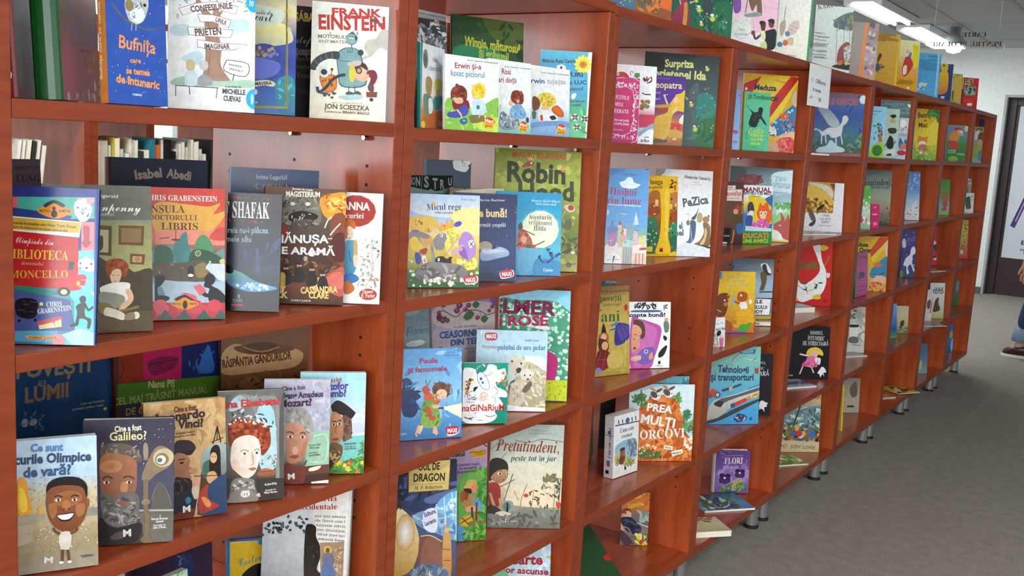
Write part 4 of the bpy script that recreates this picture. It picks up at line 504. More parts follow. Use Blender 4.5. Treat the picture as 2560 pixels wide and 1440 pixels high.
B('brown picture book with old-style lettering on a scroll at the back', 3, 0, [0.5206, 0.235, 0.7432], -27.0, 3.0, 0.0, 1543, 2700, 120, 'H', '6a4226', '4a2a18', [['G',['5a3622','6a452a','62402a','4a2c1c']],['Q','a8845a',0,[-2,1791,218,2007,670,1899,1191,1903,1459,1772,1313,1544,730,1491,54,1475]],['Q','5c3a20',0,[218,1950,612,1989,1073,1967,1309,1868,959,1798,415,1826]],['E','4a2c1a',0,[698,1912,319,114,0]],['L','8a6440',29,[386,1942,699,1846,1016,1917]],['T','RĂSPÂNTIA GÂNDURILOR','','4a2a14',[26,1596,1224,137,76]],['Q','7a5434',0,[334,1342,617,1411,675,1233,391,1194]],['S',133,26,'l',['7a5230','3a2214'],34,74,[26,1476,1492,1504,1497,1148,28,1191]]], gain=1.3)
B('thick yellow hardcover with a blue frame and a black rounded shape', 4, 0, [0.5288, 0.2161, 0.4458], -33.3, 6.0, 0.0, 1400, 1380, 250, 'H', 'e0b81a', '1f7fb8', [['G',['e8c020','e2b81a','d8ae16']],['Q','120c0c',0,[211,724,293,830,458,927,708,950,989,898,1160,792,1247,665,1278,369,157,502]],['P','2a94cc',0,[-37,1456,1427,1378,1428,1287,17,1373]],['P','2a94cc',0,[-37,1456,17,1387,22,232,-53,241]],['P','2a94cc',0,[1402,1322,1435,1318,1424,57,1396,61]],['Q','2a94cc',0,[511,1352,901,1342,846,1239,706,1195,594,1243]],['P','e8f0f0',0,[14,1381,517,1357,517,1348,14,1373]],['P','e8f0f0',0,[901,1339,1407,1309,1407,1301,902,1330]],['T','arthur','b','e8f4fa',[657,1262,116,35,0]],['T','Cartea','c','4a86a0',[183,914,408,154,210]],['T','lui','c','4a86a0',[658,1013,148,129,-108]],['T','Iulian','c','4a86a0',[876,1004,421,132,-421]]])
B('tall white and grey picture book with blackletter text and a seated bronze figure', 4, 0, [0.5583, 0.17, 0.4438], -62.0, 3.0, 0.0, 1586, 2600, 110, 'H', 'c8c4bc', '8a8680', [['G',['c0c4c8','c8ccd0','b0b4b8','8a8a88','8a8078']],['P','d8d4cc',0,[863,2600,1530,2665,1562,763,1094,711,973,1759,913,2137]],['T','Istoria artei','s','9a1c24',[494,2258,832,99,117]],['T','occidentale','s','9a1c24',[628,2130,708,99,106]],['T','pro per omnia','k','5a5048',[939,2023,559,51,63]],['T','che floren cum f','k','5a5048',[954,1942,544,51,53]],['T','uniorum sedriq','k','5a5048',[970,1861,528,51,46]],['T','sive adiutorium','k','5a5048',[985,1780,512,51,35]],['T','imus pios voi','k','5a5048',[1000,1699,498,51,24]],['T','amarit dnm','k','5a5048',[1015,1618,483,51,12]],['S',141,40,'b',['3a3e40','4a5050','2a2c2e','5a6464'],43,86,[42,1777,448,2019,804,2027,803,1742,-22,1599]],['S',142,20,'o',['8a3a20','c8a030','3a5a2a','6a7a30'],20,38,[-440,1555,-55,1681,-50,1567,-437,1498]],['Q','241c18',0,[775,1739,853,1889,969,1844,977,1674,1056,1511,1067,1283,1019,1077,1124,974,1137,716,823,682]],['S',143,20,'l',['4a3c34','141010'],20,49,[822,1629,1025,1565,1066,996,853,973]],['P','9a8068',0,[1053,1568,1490,1628,1505,757,1108,713]],['E','d8a850',0,[1201,1455,73,73,0]],['E','7a4a34',0,[1202,1441,39,52,0]],['Q','6a6a80',0,[1120,1360,1289,1393,1327,1197,1144,1148]],['Q','5a6a98',0,[1115,1159,1327,1197,1357,884,1145,832]],['S',144,26,'l',['c8a888','8a6a50','b89a78'],29,63,[1298,1508,1481,1527,1484,898,1357,884]]], gain=1.15)
B('pale green comic paperback low behind the lower left shelf edge', 4, 0, [0.2024, 0.0566, 0.444], 3.7, 4.0, 0.0, 1300, 2044, 120, 'p', '9ab89a', '6a8a6a', [['G',['a8c8a8','c8d8c0','8aa88a']],['S',145,20,'l',['4a8a4a','e8ece0','3a6a3a'],18,45,[791,2261,1418,2056,1390,1803,779,2024]],['Q','c85a40',0,[1016,2122,1118,2111,1130,2045,1028,2069]]])
B('purple black hardcover at the back beside the yellow one', 4, 0, [0.3131, 0.1684, 0.4448], 2.5, 3.0, 0.0, 1500, 2150, 300, 'h', '33223a', '2a1c30', [['G',['2a1c30','33223a','2a1a2c']],['Q','1a2c5a',0,[736,1718,864,1743,1087,1655,1077,1332,775,1438]],['S',146,14,'l',['6a6a78','3a3a4c'],29,64,[801,1750,1070,1660,1065,1472,795,1565]]], gain=1.3)
B('small white paperback with a teal spine, angled beside the left upright', 1, 1, [0.768, 0.02, 1.3358], 21.0, 3.0, 0.0, 1398, 1469, 60, 'P', 'f2f4f6', '1f8a80', [['G',['eef2f6','f4f6f8','f6f6f4','e8e4d8','d08038','cf7c30']],['P','1f9088',0,[-57,1456,134,1466,-6,-2,-196,13]],['E','8a8688',0,[283,1204,148,172,0]],['E','5a4a48',0,[264,1183,100,117,0]],['T','Pe Rosi','','c05a5a',[691,1190,260,78,31]],['T','o doare urechea','','8ab0b8',[436,1023,748,89,36]],['Q','b08a50',0,[310,879,497,911,655,824,557,582,431,556,277,684]],['Q','e8d040',0,[752,830,1015,907,1319,867,1216,698,881,639]],['Q','6a8a78',0,[153,561,431,595,684,510,618,309,240,217]],['Q','3a9aa0',0,[750,553,1080,630,1283,539,1079,367,715,353]],['Q','e0b088',0,[881,679,1114,702,1080,610,913,581]],['Q','f0f4f6',0,[430,498,620,527,683,351,490,226]],['Q','6a4a30',0,[427,184,878,198,877,138,553,129]],['Q','c8681c',0,[-5,113,427,243,1421,339,1420,9,-6,8]],['E','f0d030',0,[128,59,111,66,0]],['E','e8b020',0,[1158,136,151,107,0]],['Q','c83a20',0,[1010,162,1159,268,1316,212,1316,151]]])
B('white paperback with a dark-haired boy and a blond child kneeling on grass', 1, 1, [0.8428, 0.0257, 1.3359], -9.0, 4.0, 0.0, 1389, 1349, 60, 'P', 'f4f5f8', 'e8ecf0', [['G',['f0f3f8','f6f7f9','f4f6f8','f2f5f6','a8d068','84bc48']],['Q','8cc050',0,[8,483,200,575,595,440,1001,506,1419,637,1426,-35,-5,-15]],['S',201,26,'l',['a8d868','6aa838','d8e070'],38,95,[35,425,1406,511,1395,6,36,26]],['Q','c8dc58',0,[711,201,1393,279,1395,6,858,44]],['T','Prof. Dietrich Grönemeyer','','8a8a8a',[567,1271,816,28,25]],['T','Erwin și-a','b','a03a48',[248,1114,676,99,49]],['T','luxat piciorul','b','6a9cba',[149,970,864,103,36]],['Q','7a3222',0,[144,671,227,777,423,812,550,721,537,558,396,488,367,587,200,575,159,533]],['Q','8a3a26',0,[255,799,296,842,366,798,311,743]],['S',202,20,'l',['9a4a30','5a2218'],33,71,[158,752,522,779,523,577,172,593]],['Q','e8b490',0,[255,569,424,591,452,512,368,456,256,469]],['Q','8a2434',0,[186,535,284,481,424,490,566,560,623,441,538,355,284,360,195,415]],['Q','4a50a8',0,[76,308,256,338,396,427,481,473,595,399,538,274,285,219,77,228]],['L','e8b898',38,[298,371,397,286,425,197]],['Q','3a6a88',0,[369,184,539,233,553,132,426,109]],['E','7ab0c8',0,[482,179,46,20,0]],['Q','e8c83a',0,[679,750,794,871,939,893,1028,797,1000,650,854,579,709,610]],['S',203,24,'l',['f4dc60','d0a828'],29,69,[679,832,1013,878,1015,651,709,610]],['E','f0c8a8',0,[752,613,64,37,0]],['Q','c8e0ee',0,[652,504,796,585,941,605,1031,508,1047,364,885,293,682,302]],['E','3a8a80',0,[840,444,47,41,0]],['Q','f0f4f6',0,[652,525,623,462,710,447]],['Q','7a7440',0,[624,278,856,302,1003,279,974,194,712,140,625,197]],['L','e8b898',30,[914,377,885,293,856,250]],['E','f0c020',0,[1123,160,154,102,0]],['Q','d8381a',0,[974,184,1003,237,1122,275,1257,240,1279,168,1123,156]],['T','Maxi','B','fff0c0',[1018,176,239,66,-21]],['T','pixi','b','8a5a10',[1034,94,185,62,-43]]])
B('white paperback with a brown-haired child in a blue shirt seen from behind', 1, 1, [0.9959, 0.0415, 1.3359], -9.0, 4.0, 0.0, 1246, 1417, 60, 'P', 'f2f4f8', 'e8ecf0', [['G',['eef2f8','f4f6fa','f2f4f8','eef2f4','b8d8d4','84c4c0']],['T','Prof. Dietrich Grönemeyer','','8a8a8a',[481,1283,802,27,25]],['T','Rosi','b','a03a48',[394,1146,254,107,24]],['T','are cei mai tari dinții','b','a04a58',[-515,965,1332,100,23]],['Q','8a3c2a',0,[653,722,715,835,877,858,1025,770,1011,614,848,571,686,637]],['S',211,20,'l',['a85238','6a2a1c'],32,70,[668,810,1008,835,1011,636,718,639]],['E','e8b48e',0,[654,591,64,56,0]],['E','d8a080',0,[863,649,46,40,0]],['Q','7aa8d0',0,[624,415,719,552,946,588,1113,399,1015,304,689,331]],['S',212,16,'l',['98c0e0','5a88b8'],32,70,[687,528,1045,550,1048,351,689,353]],['Q','8a98a0',0,[340,290,433,426,593,348,786,314,918,233,789,94,469,58,326,138]],['S',213,24,'l',['c8d0d4','5a6a74'],37,80,[339,398,851,362,854,119,342,95]],['Q','c8d8c0',0,[338,528,384,574,370,422,339,420]],['E','3a4a68',0,[1148,289,47,57,0]],['E','f0c020',0,[1024,138,139,106,0]],['Q','d8381a',0,[893,165,925,222,1023,256,1132,222,1163,145,1018,136]],['T','Maxi','B','fff0c0',[925,158,218,66,-32]],['T','pixi','b','8a5a10',[933,74,185,62,-49]]])
B('white paperback with a blond child in orange petting an animal on blue ground', 1, 1, [1.1659, 0.0612, 1.3359], -9.0, 4.0, 0.0, 1354, 1448, 60, 'P', 'f2f4f8', 'e8ecf0', [['G',['f0f4fa','f6f8fa','f4f6f8','e0e8f0','9cc0e4','88b4e0']],['T','Prof. Dietrich Grönemeyer','','8a8a8a',[416,1303,925,30,23]],['T','Erwin','b','3a5a88',[-14,1068,540,105,48]],['T','tușește','b','a8a8b0',[607,1100,598,107,45]],['Q','e8d050',0,[301,804,476,897,726,903,909,774,839,652,659,594,445,627,338,713]],['S',221,26,'l',['f4e47a','c8a830'],41,87,[336,852,835,864,839,652,445,627]],['E','e8b890',0,[552,575,130,55,0]],['Q','c85a1c',0,[767,600,948,659,1134,551,1155,433,989,424,805,508]],['Q','e06a24',0,[786,590,930,634,1097,549,1099,454,952,469]],['Q','eceef2',0,[341,505,553,540,879,465,954,327,737,292,380,297]],['Q','3a3234',0,[699,408,843,439,917,372,772,341]],['Q','c04a34',0,[396,415,466,430,486,326,415,311]],['Q','7a4a30',0,[145,770,266,801,391,694,340,551,166,517]],['Q','5a7a4a',0,[149,493,272,477,239,336,152,355]],['Q','7aa0d0',0,[136,238,486,303,1102,334,1364,300,1347,202,738,221,137,146]],['E','f0c020',0,[1076,142,163,110,0]],['Q','d8381a',0,[921,163,956,227,1073,266,1197,231,1239,149,1069,137]],['T','Maxi','B','fff0c0',[958,156,266,71,-26]],['T','pixi','b','8a5a10',[967,70,222,67,-41]]])
B('turquoise paperback with a yellow sunflower and dark butterflies on green', 1, 1, [1.2694, 0.1087, 1.3357], -56.0, 2.0, 0.0, 1130, 1863, 60, 'P', '3aa8cc', 'e0e4e4', [['G',['58b8d0','2aa0cc','38a8d0','1c94c4','20a060','2cb068','48b878']],['Q','e8f2f4',0,[1048,1838,1158,1844,1133,593,1199,-10,1101,-16,1092,832]],['T','Melania Rusu Caragioiu','','22313a',[53,1588,821,77,35]],['E','f0d828',0,[1070,1600,67,38,-9]],['E','f0d828',0,[1057,1532,69,38,-61]],['E','f0d828',0,[1014,1480,69,38,-113]],['E','f0d828',0,[952,1459,69,38,-166]],['E','f0d828',0,[888,1473,67,38,-218]],['E','f0d828',0,[838,1519,69,38,-271]],['E','f0d828',0,[817,1585,67,38,-323]],['E','f0d828',0,[829,1653,69,39,-375]],['E','f0d828',0,[872,1704,69,38,-428]],['E','f0d828',0,[934,1726,69,38,-480]],['E','f0d828',0,[999,1712,67,38,-532]],['E','f0d828',0,[1048,1665,69,38,-585]],['E','d08a18',0,[948,1588,88,82,0]],['E','b06a10',0,[944,1588,43,43,0]],['Q','fff',0,[363,1511,482,1565,583,1500,491,1422]],['Q','222',0,[448,1516,497,1518,489,1446,465,1445]],['T','FLUTURI','B','1a2230',[304,1291,658,86,59]],['T','cu LUC','B','1a2a50',[607,1146,444,81,59]],['T','și piticul','b','22305a',[519,996,469,72,90]],['Q','f0f4f4',0,[743,932,839,962,821,864,749,836]],['T','Text fals pe','','223',[657,758,378,43,71]],['T','vocale!','','223',[735,678,221,48,91]],['S',231,16,'l',['58c878','1c8a4c'],49,121,[744,546,1086,566,1073,31,755,13]],['E','f4f0f0',0,[844,443,83,74,0]],['E','4a1420',0,[808,470,39,29,-52]],['E','4a1420',0,[877,469,39,29,52]],['E','4a1420',0,[817,407,34,26,52]],['E','4a1420',0,[881,411,34,26,-52]],['E','f4f0f0',0,[1059,419,83,72,0]],['E','4a1420',0,[1023,446,39,29,-52]],['E','4a1420',0,[1092,445,39,29,52]],['E','4a1420',0,[1032,384,34,27,52]],['E','4a1420',0,[1096,387,34,26,-52]],['E','f4f0f0',0,[900,228,83,74,0]],['E','4a1420',0,[864,255,39,29,-52]],['E','4a1420',0,[933,254,39,29,52]],['E','4a1420',0,[873,192,34,26,52]],['E','4a1420',0,[937,196,34,26,-52]]], fan=6)
B('large dark green hardcover with uneven yellow-green lettering', 1, 1, [1.0463, 0.17, 1.3362], -23.9, 5.0, 0.0, 1726, 2348, 80, 'h', '21502e', '14301c', [['G',['2a4a2a','2c4c2a','2c5a34','2f7048','2a6a40']],['Q','4a5a24',0,[747,2398,1785,2257,1771,1764,1022,1924]],['Q','2f8056',0,[72,1695,755,1760,1301,1581,1031,1280,77,1200]],['S',241,20,'l',['1c3c20','3a5c2c'],58,146,[65,2299,1763,2254,1775,1530,75,1380]],['T','Winnie, măturosul','','b8b838',[284,1749,1349,180,-33]],['T','și grăsunii','','a8b84a',[625,1531,733,196,-52]],['Q','1c3a24',0,[1549,1650,1686,1803,1717,1619,1771,1741,1747,1527]],['S',242,10,'l',['b8b838','8a9a30'],19,58,[304,1897,1629,1891,1632,1681,306,1717]]])
B('grey and black picture book with a shaggy feathered shape', 1, 1, [0.8859, 0.13, 1.336], -10.5, 6.0, 0.0, 821, 2083, 50, 'p', '8a8c90', '4a4a4c', [['G',['2a1818','4a4644','8c8e92','9a9ca0','8a8c90','9a9ca0']],['Q','2c1a1c',0,[93,2091,966,2103,932,1938,171,1934]],['S',251,70,'l',['a8aab0','7a7c82','c0c2c6','5a5c60'],49,112,[103,1947,592,2047,817,1947,749,1555,93,1613]],['Q','2e3038',0,[477,1970,818,1989,931,1874,756,1790,473,1844]],['S',252,24,'l',['8a7a6a','4a443c','c8c4bc'],34,84,[425,2101,936,2089,923,1594,698,1784]],['E','c8cccc',0,[757,1833,69,43,0]]])
B('thin orange paperback standing edge-out behind the green hardcover', 1, 1, [1.0762, 0.2, 1.3358], 60.0, 2.0, 0.0, 1200, 2186, 80, 'P', 'd86a38', 'e07038', [['G',['e8a080','d86838','d86030']]])
B('blue and yellow paperback with a crowned lion and a small knight', 2, 1, [0.8307, 0.0878, 1.0372], -34.0, 7.0, 0.0, 1432, 1776, 60, 'P', '88a8d8', '7a98c8', [['G',['7a9cd4','88acdc','b4c4dc','e8d080','e0bc50','b8a848','2a6a22','226020']],['Q','a8c0e0','d8dce0',[48,1799,1493,1804,1474,1489,836,1337,52,1449]],['Q','f0dc90',0,[835,1426,1449,1533,1432,1060,1075,1075]],['Q','e8b848',0,[30,1317,442,1349,605,1199,376,1061,33,1098]],['T','Hedwig Munck','i','3a4a6a',[1043,1677,314,45,-22]],['T','Micul rege','s','3a4a50',[367,1469,691,119,38]],['T','este cavaler','s','3a4a60',[533,1407,361,53,8]],['E','e8a030',0,[494,1598,32,31,0]],['S',261,8,'l',['5a4a30'],18,31,[122,1275,327,1280,328,1192,123,1187]],['Q','8a8486',0,[516,931,654,1044,771,980,727,757,611,711,518,776]],['Q','e4d858',0,[769,1113,933,1139,1076,986,1031,806,891,759,823,580,726,824,794,958]],['S',262,40,'l',['f0e878','c8b838'],32,77,[769,1091,980,1118,1031,828,749,824]],['Q','e8a828',0,[559,1175,605,1199,629,1133,674,1245,722,1179,778,1303,815,1203,884,1305,909,1161,769,1113,630,1066]],['E','d84040',0,[722,1179,21,20,0]],['E','4a4ab8',0,[990,1219,82,50,35]],['E','fff',0,[666,1000,32,35,0]],['E','222',0,[659,1000,14,18,0]],['Q','b080c8',0,[1075,1030,1170,1077,1289,990,1364,766,1319,585,1201,517,1080,672,1007,850]],['Q','8a58a8',0,[985,761,1126,763,1200,539,1081,583]],['Q','f4f0f0',0,[1208,876,1290,922,1327,833,1245,764]],['L','3a2a50',16,[1232,876,1304,799]],['L','3a2a50',16,[1303,889,1240,798]],['Q','e8e060',0,[987,559,1178,471,1319,585,1392,496,1369,383,1179,337,989,425]],['S',263,14,'l',['f4f090','b8a828'],32,69,[1011,537,1367,541,1346,360,1013,403]],['L','c8a8b8',32,[775,646,936,871,982,939]],['L','c8a8b8',32,[846,602,1031,784,1102,807]],['E','d8a0c0',0,[962,693,61,58,0]],['E','c898b8',0,[1056,739,42,40,0]],['E','16141a',0,[660,511,122,92,0]],['E','f4f4f4',0,[613,533,19,35,0]],['E','16141a',0,[835,502,127,90,0]],['E','d8a828',0,[775,602,52,50,0]],['Q','d8a828',0,[870,558,940,581,953,447,883,413]],['Q','8a8488',0,[12,944,56,1054,170,1068,239,992,218,816,59,747]],['E','7a68a0',0,[147,1067,81,26,0]],['Q','e8c838',0,[35,900,148,968,217,882,230,750,105,704,36,769]],['Q','c8a878',0,[263,926,377,995,469,952,448,819,356,774,287,817]],['E','e0a040',0,[424,874,78,92,0]],['Q','8a8078',0,[238,1058,423,996,400,929,262,948]],['E','d8b048',0,[413,1073,69,31,0]],['L','6a5a40',14,[398,1128,418,1040]],['Q','a83028',0,[242,706,379,752,358,641,266,640]],['Q','3a4a98',0,[151,660,243,640,268,485,200,441,153,528]],['Q','f0f0f0',0,[278,574,347,597,395,442,373,354,314,442]],['L','c83030',14,[302,519,371,497]],['L','c83030',14,[331,563,349,420]],['Q','98a0a8',0,[448,841,494,820,532,532,616,311,498,488]],['L','4a5058',11,[471,797,544,466]],['Q','8a8280','6a6462',[144,264,268,419,452,487,801,468,1083,426,1204,269,1087,112,387,110,180,176]],['S',264,24,'l',['a8a09c','5a5452'],53,111,[246,419,1084,403,1087,157,248,154]],['S',265,40,'o',['e8ecd0','f0f0d8','d8e0b8'],18,41,[16,527,153,528,226,154,1323,270,1418,338,1410,22,22,21]],['S',266,14,'o',['c83828','e8c030','e0d038'],13,20,[17,483,1394,338,1398,22,22,21]],['T','U junior','b','e8e8ec',[706,216,203,49,-30]],['Q','fff',0,[1122,202,1324,236,1408,203,1385,90,1183,56,1135,89]],['Q','c02028',0,[1115,190,1181,224,1359,236,1378,112,1183,78,1130,112]],['T','MAXI','B','fff',[1163,103,191,81,47]]])
B('navy blue paperback with yellow lettering above a pale cloud', 2, 1, [0.9755, 0.0937, 1.0372], -38.0, 7.0, 0.0, 1339, 1775, 60, 'P', '2a3460', '24305a', [['G',['242c50','283258','2c3864','2e3c6c','2c3a68','263058']],['T','Patricia Frisch · Marina Rachner','b','b8c0d8',[-69,1599,1151,44,27]],['T','Noapte bună!','','e8c888',[33,1288,1089,154,24]],['T','Așa dorm și dormit copiii','s','d0ccd8',[-250,1081,1352,79,24]],['S',271,30,'o',['7a88b0','a8b4d0'],5,10,[582,1752,1374,1760,1339,44,595,34]],['E','a89a80',0,[678,708,147,103,0]],['Q','a8b8d0','8098b8',[582,600,679,673,852,653,974,703,1125,659,1188,589,1153,517,930,465,734,414,586,435]],['Q','c0c8d4',0,[606,624,753,639,926,655,1076,622,928,584,682,555]],['Q','182040',0,[592,152,813,179,1063,64,1327,8,1340,-28,571,-14]],['L','5a6a90',12,[1324,1544,1339,44]],['Q','fff',0,[1011,206,1234,245,1298,198,1275,102,1064,52,1008,87]],['Q','c02028',0,[1006,194,1072,230,1247,238,1274,114,1076,76,1025,99]],['T','MAXI','B','fff',[1050,104,200,81,75]]])
B('turquoise paperback with a full moon and a red-haired figure holding a stick', 2, 1, [1.1244, 0.0947, 1.0372], -39.1, 7.0, 0.0, 1469, 1786, 60, 'P', '2aa0c8', '2090b8', [['G',['1c90bc','2098c4','30a4c8','4ab0c8','58b4cc','3aa4cc','2090c4']],['E','3aa8c8','e8ecc8',[989,997,472,445,0]],['E','eaeccc','f2f2d8',[989,997,424,405,0]],['T','Rosemarie Künzler-Behncke','i','e8f0f4',[776,1586,662,49,0]],['T','Iserina Camera-Boeh','i','e8f0f4',[869,1524,472,50,-15]],['T','Aventurile','s','5a4a4a',[720,1209,534,100,6]],['T','vrăjitoarei','s','5a4a4a',[723,1094,528,100,-2]],['T','Hilda','s','4a3a3a',[845,968,272,105,11]],['Q','b04a38',0,[492,907,568,997,701,913,811,741,789,591,633,524,501,583]],['S',281,34,'l',['c86048','8a3426','d87858'],41,102,[505,933,755,865,789,591,514,584]],['E','e8a888',0,[621,774,69,80,0]],['Q','4a4a50',0,[501,1082,565,1134,594,1010,503,982]],['L','4a4038',20,[582,985,873,868]],['L','3a3430',21,[801,603,1096,749]],['Q','c83828',0,[761,652,852,667,906,619,789,578]],['Q','2f6a4a',0,[682,663,800,653,789,591,683,600]],['Q','6ab0d0','58a4cc',[515,534,710,589,974,558,1056,472,902,292,829,40,528,34]],['Q','3a88b8',0,[901,342,1139,348,1460,304,1441,25,883,16]],['L','2a3a78',36,[965,419,1060,296,1193,298,1323,402,1455,481]],['S',282,16,'l',['20306a','5a6ab0','2a2a50'],31,62,[949,494,1086,347,1454,506,1456,431,1141,272,980,344]],['S',283,8,'l',['2a3a70'],31,67,[1145,612,1267,502,1297,402,1188,475]],['T','U junior','b','d8ecf4',[1079,100,221,60,-27]]])
B('large moss green hardcover with dark woodcut-style lettering', 2, 1, [1.1916, 0.1525, 1.0378], -46.0, 7.0, 0.0, 1944, 2678, 110, 'H', '8a9438', '7a8430', [['G',['8a9434','98a040','a4ac48','a0a844','7a8a34','6a8030','8a8c48','a8a860']],['S',291,60,'b',['b8bc58','8a9438','a0a848','c4c468'],77,206,[-27,2649,2037,2661,1985,43,1556,28,1593,1726,2,1905]],['T','MAURI KUNNAS','','c05a38',[371,2496,1238,119,9]],['T','Robin','B','3a3c24',[274,1958,1323,424,6]],['T','Hood','B','454628',[554,1520,1261,413,58]],['Q','a85040',0,[589,2284,716,2407,820,2438,876,2364,773,2307]],['E','e8e0d0',0,[810,2381,26,26,0]],['E','c8a050',0,[1531,2269,58,57,0]],['L','5a5a30',13,[1465,2240,1598,2247]],['Q','d8d4c0',0,[1590,1465,1709,1510,1818,1476,1835,1372,1717,1328,1606,1414]],['E','c04038',0,[1752,1434,70,63,0]],['L','b8bc98',21,[1635,1363,1561,1203,1621,1049,1552,785]],['Q','6a6a4a',0,[1594,1048,1722,1184,1793,1109,1759,951,1625,945]],['S',292,20,'l',['5a5a38','7a7a50','4a4c30'],53,105,[1594,735,1955,750,1941,435,1593,421]],['Q','5a4a3a',0,[1580,421,1749,532,1727,427,1568,394]],['E','6a6044',0,[1752,153,69,58,0]],['L','4a4430',16,[1818,168,1912,185]],['E','d8d8c8',0,[1834,431,49,31,0]]])
B('dark teal hardcover with scratched capitals on a ragged black band', 2, 1, [0.9337, 0.175, 1.037], -4.1, 5.0, 0.0, 1406, 2050, 60, 'h', '1f3f36', '162c26', [['G',['14261f','1c3a30','204036','244a3e','1f5044','3a6a5c']],['Q','3c4c46','2c3a36',[176,2220,614,2163,1013,2076,1611,2193,1608,2043,876,2011,173,2131]],['Q','0f1414',0,[167,2149,352,2124,535,2135,744,2083,985,2048,1149,2086,1344,2153,1451,1949,1476,1818,1211,1791,1142,1772,910,1737,723,1774,604,1747,447,1775,152,1812]],['S',301,9,'l',['14201c'],44,77,[329,2222,1151,2151,1149,2086,327,2124]],['Q','8aa89a',0,[158,1811,369,1784,656,1747,710,1774,910,1727,1211,1781,1462,1818,1502,1715,1209,1680,155,1687]],['T','N','','9aa09a',[293,1838,123,179,0]],['T','S','','9aa09a',[526,1811,145,216,-7]],['T','T','','9aa09a',[783,1774,148,218,-7]],['T','R','','9aa09a',[1012,1778,130,183,-8]],['T','U','','9aa09a',[1261,1846,111,153,0]],['T','MO','','8a908a',[90,1865,185,151,-49]],['L','8a908a',14,[507,2099,464,1946,447,1766]],['L','b0b4ac',24,[782,1974,942,1956]]])
B('beige picture book with a row of tiny children along its top', 2, 1, [1.0472, 0.155, 1.0369], -13.4, 5.0, 0.0, 1512, 1800, 50, 'p', 'a89068', '8a7450', [['G',['a08a6c','ac9468','b09a70','b8a888']],['Q','a8946c',0,[219,2091,1501,2105,1501,1980,266,1980]],['E','6a4a38',0,[423,1955,46,42,0]],['Q','6a4a38',0,[386,1907,453,1918,434,1768,386,1777]],['L','6a4a38',15,[422,1880,496,1928]],['E','7a5030',0,[890,1952,48,42,0]],['Q','7a5030',0,[853,1904,922,1914,902,1763,853,1772]],['L','7a5030',15,[890,1876,966,1924]],['E','7a6a3a',0,[1193,1966,49,42,0]],['Q','7a6a3a',0,[1155,1917,1225,1928,1206,1775,1155,1784]],['L','7a6a3a',15,[1193,1889,1270,1938]],['E','b84a28',0,[1372,1968,49,42,0]],['Q','b84a28',0,[1334,1920,1404,1930,1385,1776,1334,1785]],['L','b84a28',16,[1372,1891,1450,1941]],['E','9a4030',0,[692,2057,33,32,0]],['E','8a3028',0,[766,2030,33,32,0]],['Q','d8d0b8',0,[265,1757,1079,1802,1488,1854,1501,1700,265,1692]]])
B('blue picture book with a white cloud-shaped title, tilted behind the teal one', 2, 1, [1.0664, 0.24, 1.0372], -28.7, 4.0, 0.0, 1042, 2350, 100, 'H', '1c5a7a', '2aa0c0', [['G',['182a44','1c3a5c','1c5878','1a6080','184c70']],['Q','5068b8',0,[412,2698,484,2711,589,2688,603,2555,509,2531,384,2564]],['S',311,14,'l',['3a4a90','7888d0'],16,34,[401,2698,589,2688,592,2564,384,2564]],['Q','1a6a80',0,[599,2707,715,2704,717,2598,602,2603]],['Q','e8e8e4',0,[613,2574,675,2616,749,2590,769,2639,823,2603,907,2636,992,2611,1011,2526,964,2475,1018,2458,998,2390,1042,2353,1012,2275,970,2254,993,2197,931,2117,857,2105,772,2121,622,2202]],['T','Povești','B','5a2420',[514,2336,443,95,63]],['T','cu texte','','666',[810,2284,100,19,40]],['T','de citit','','666',[822,2219,95,19,94]]], gain=1.2)
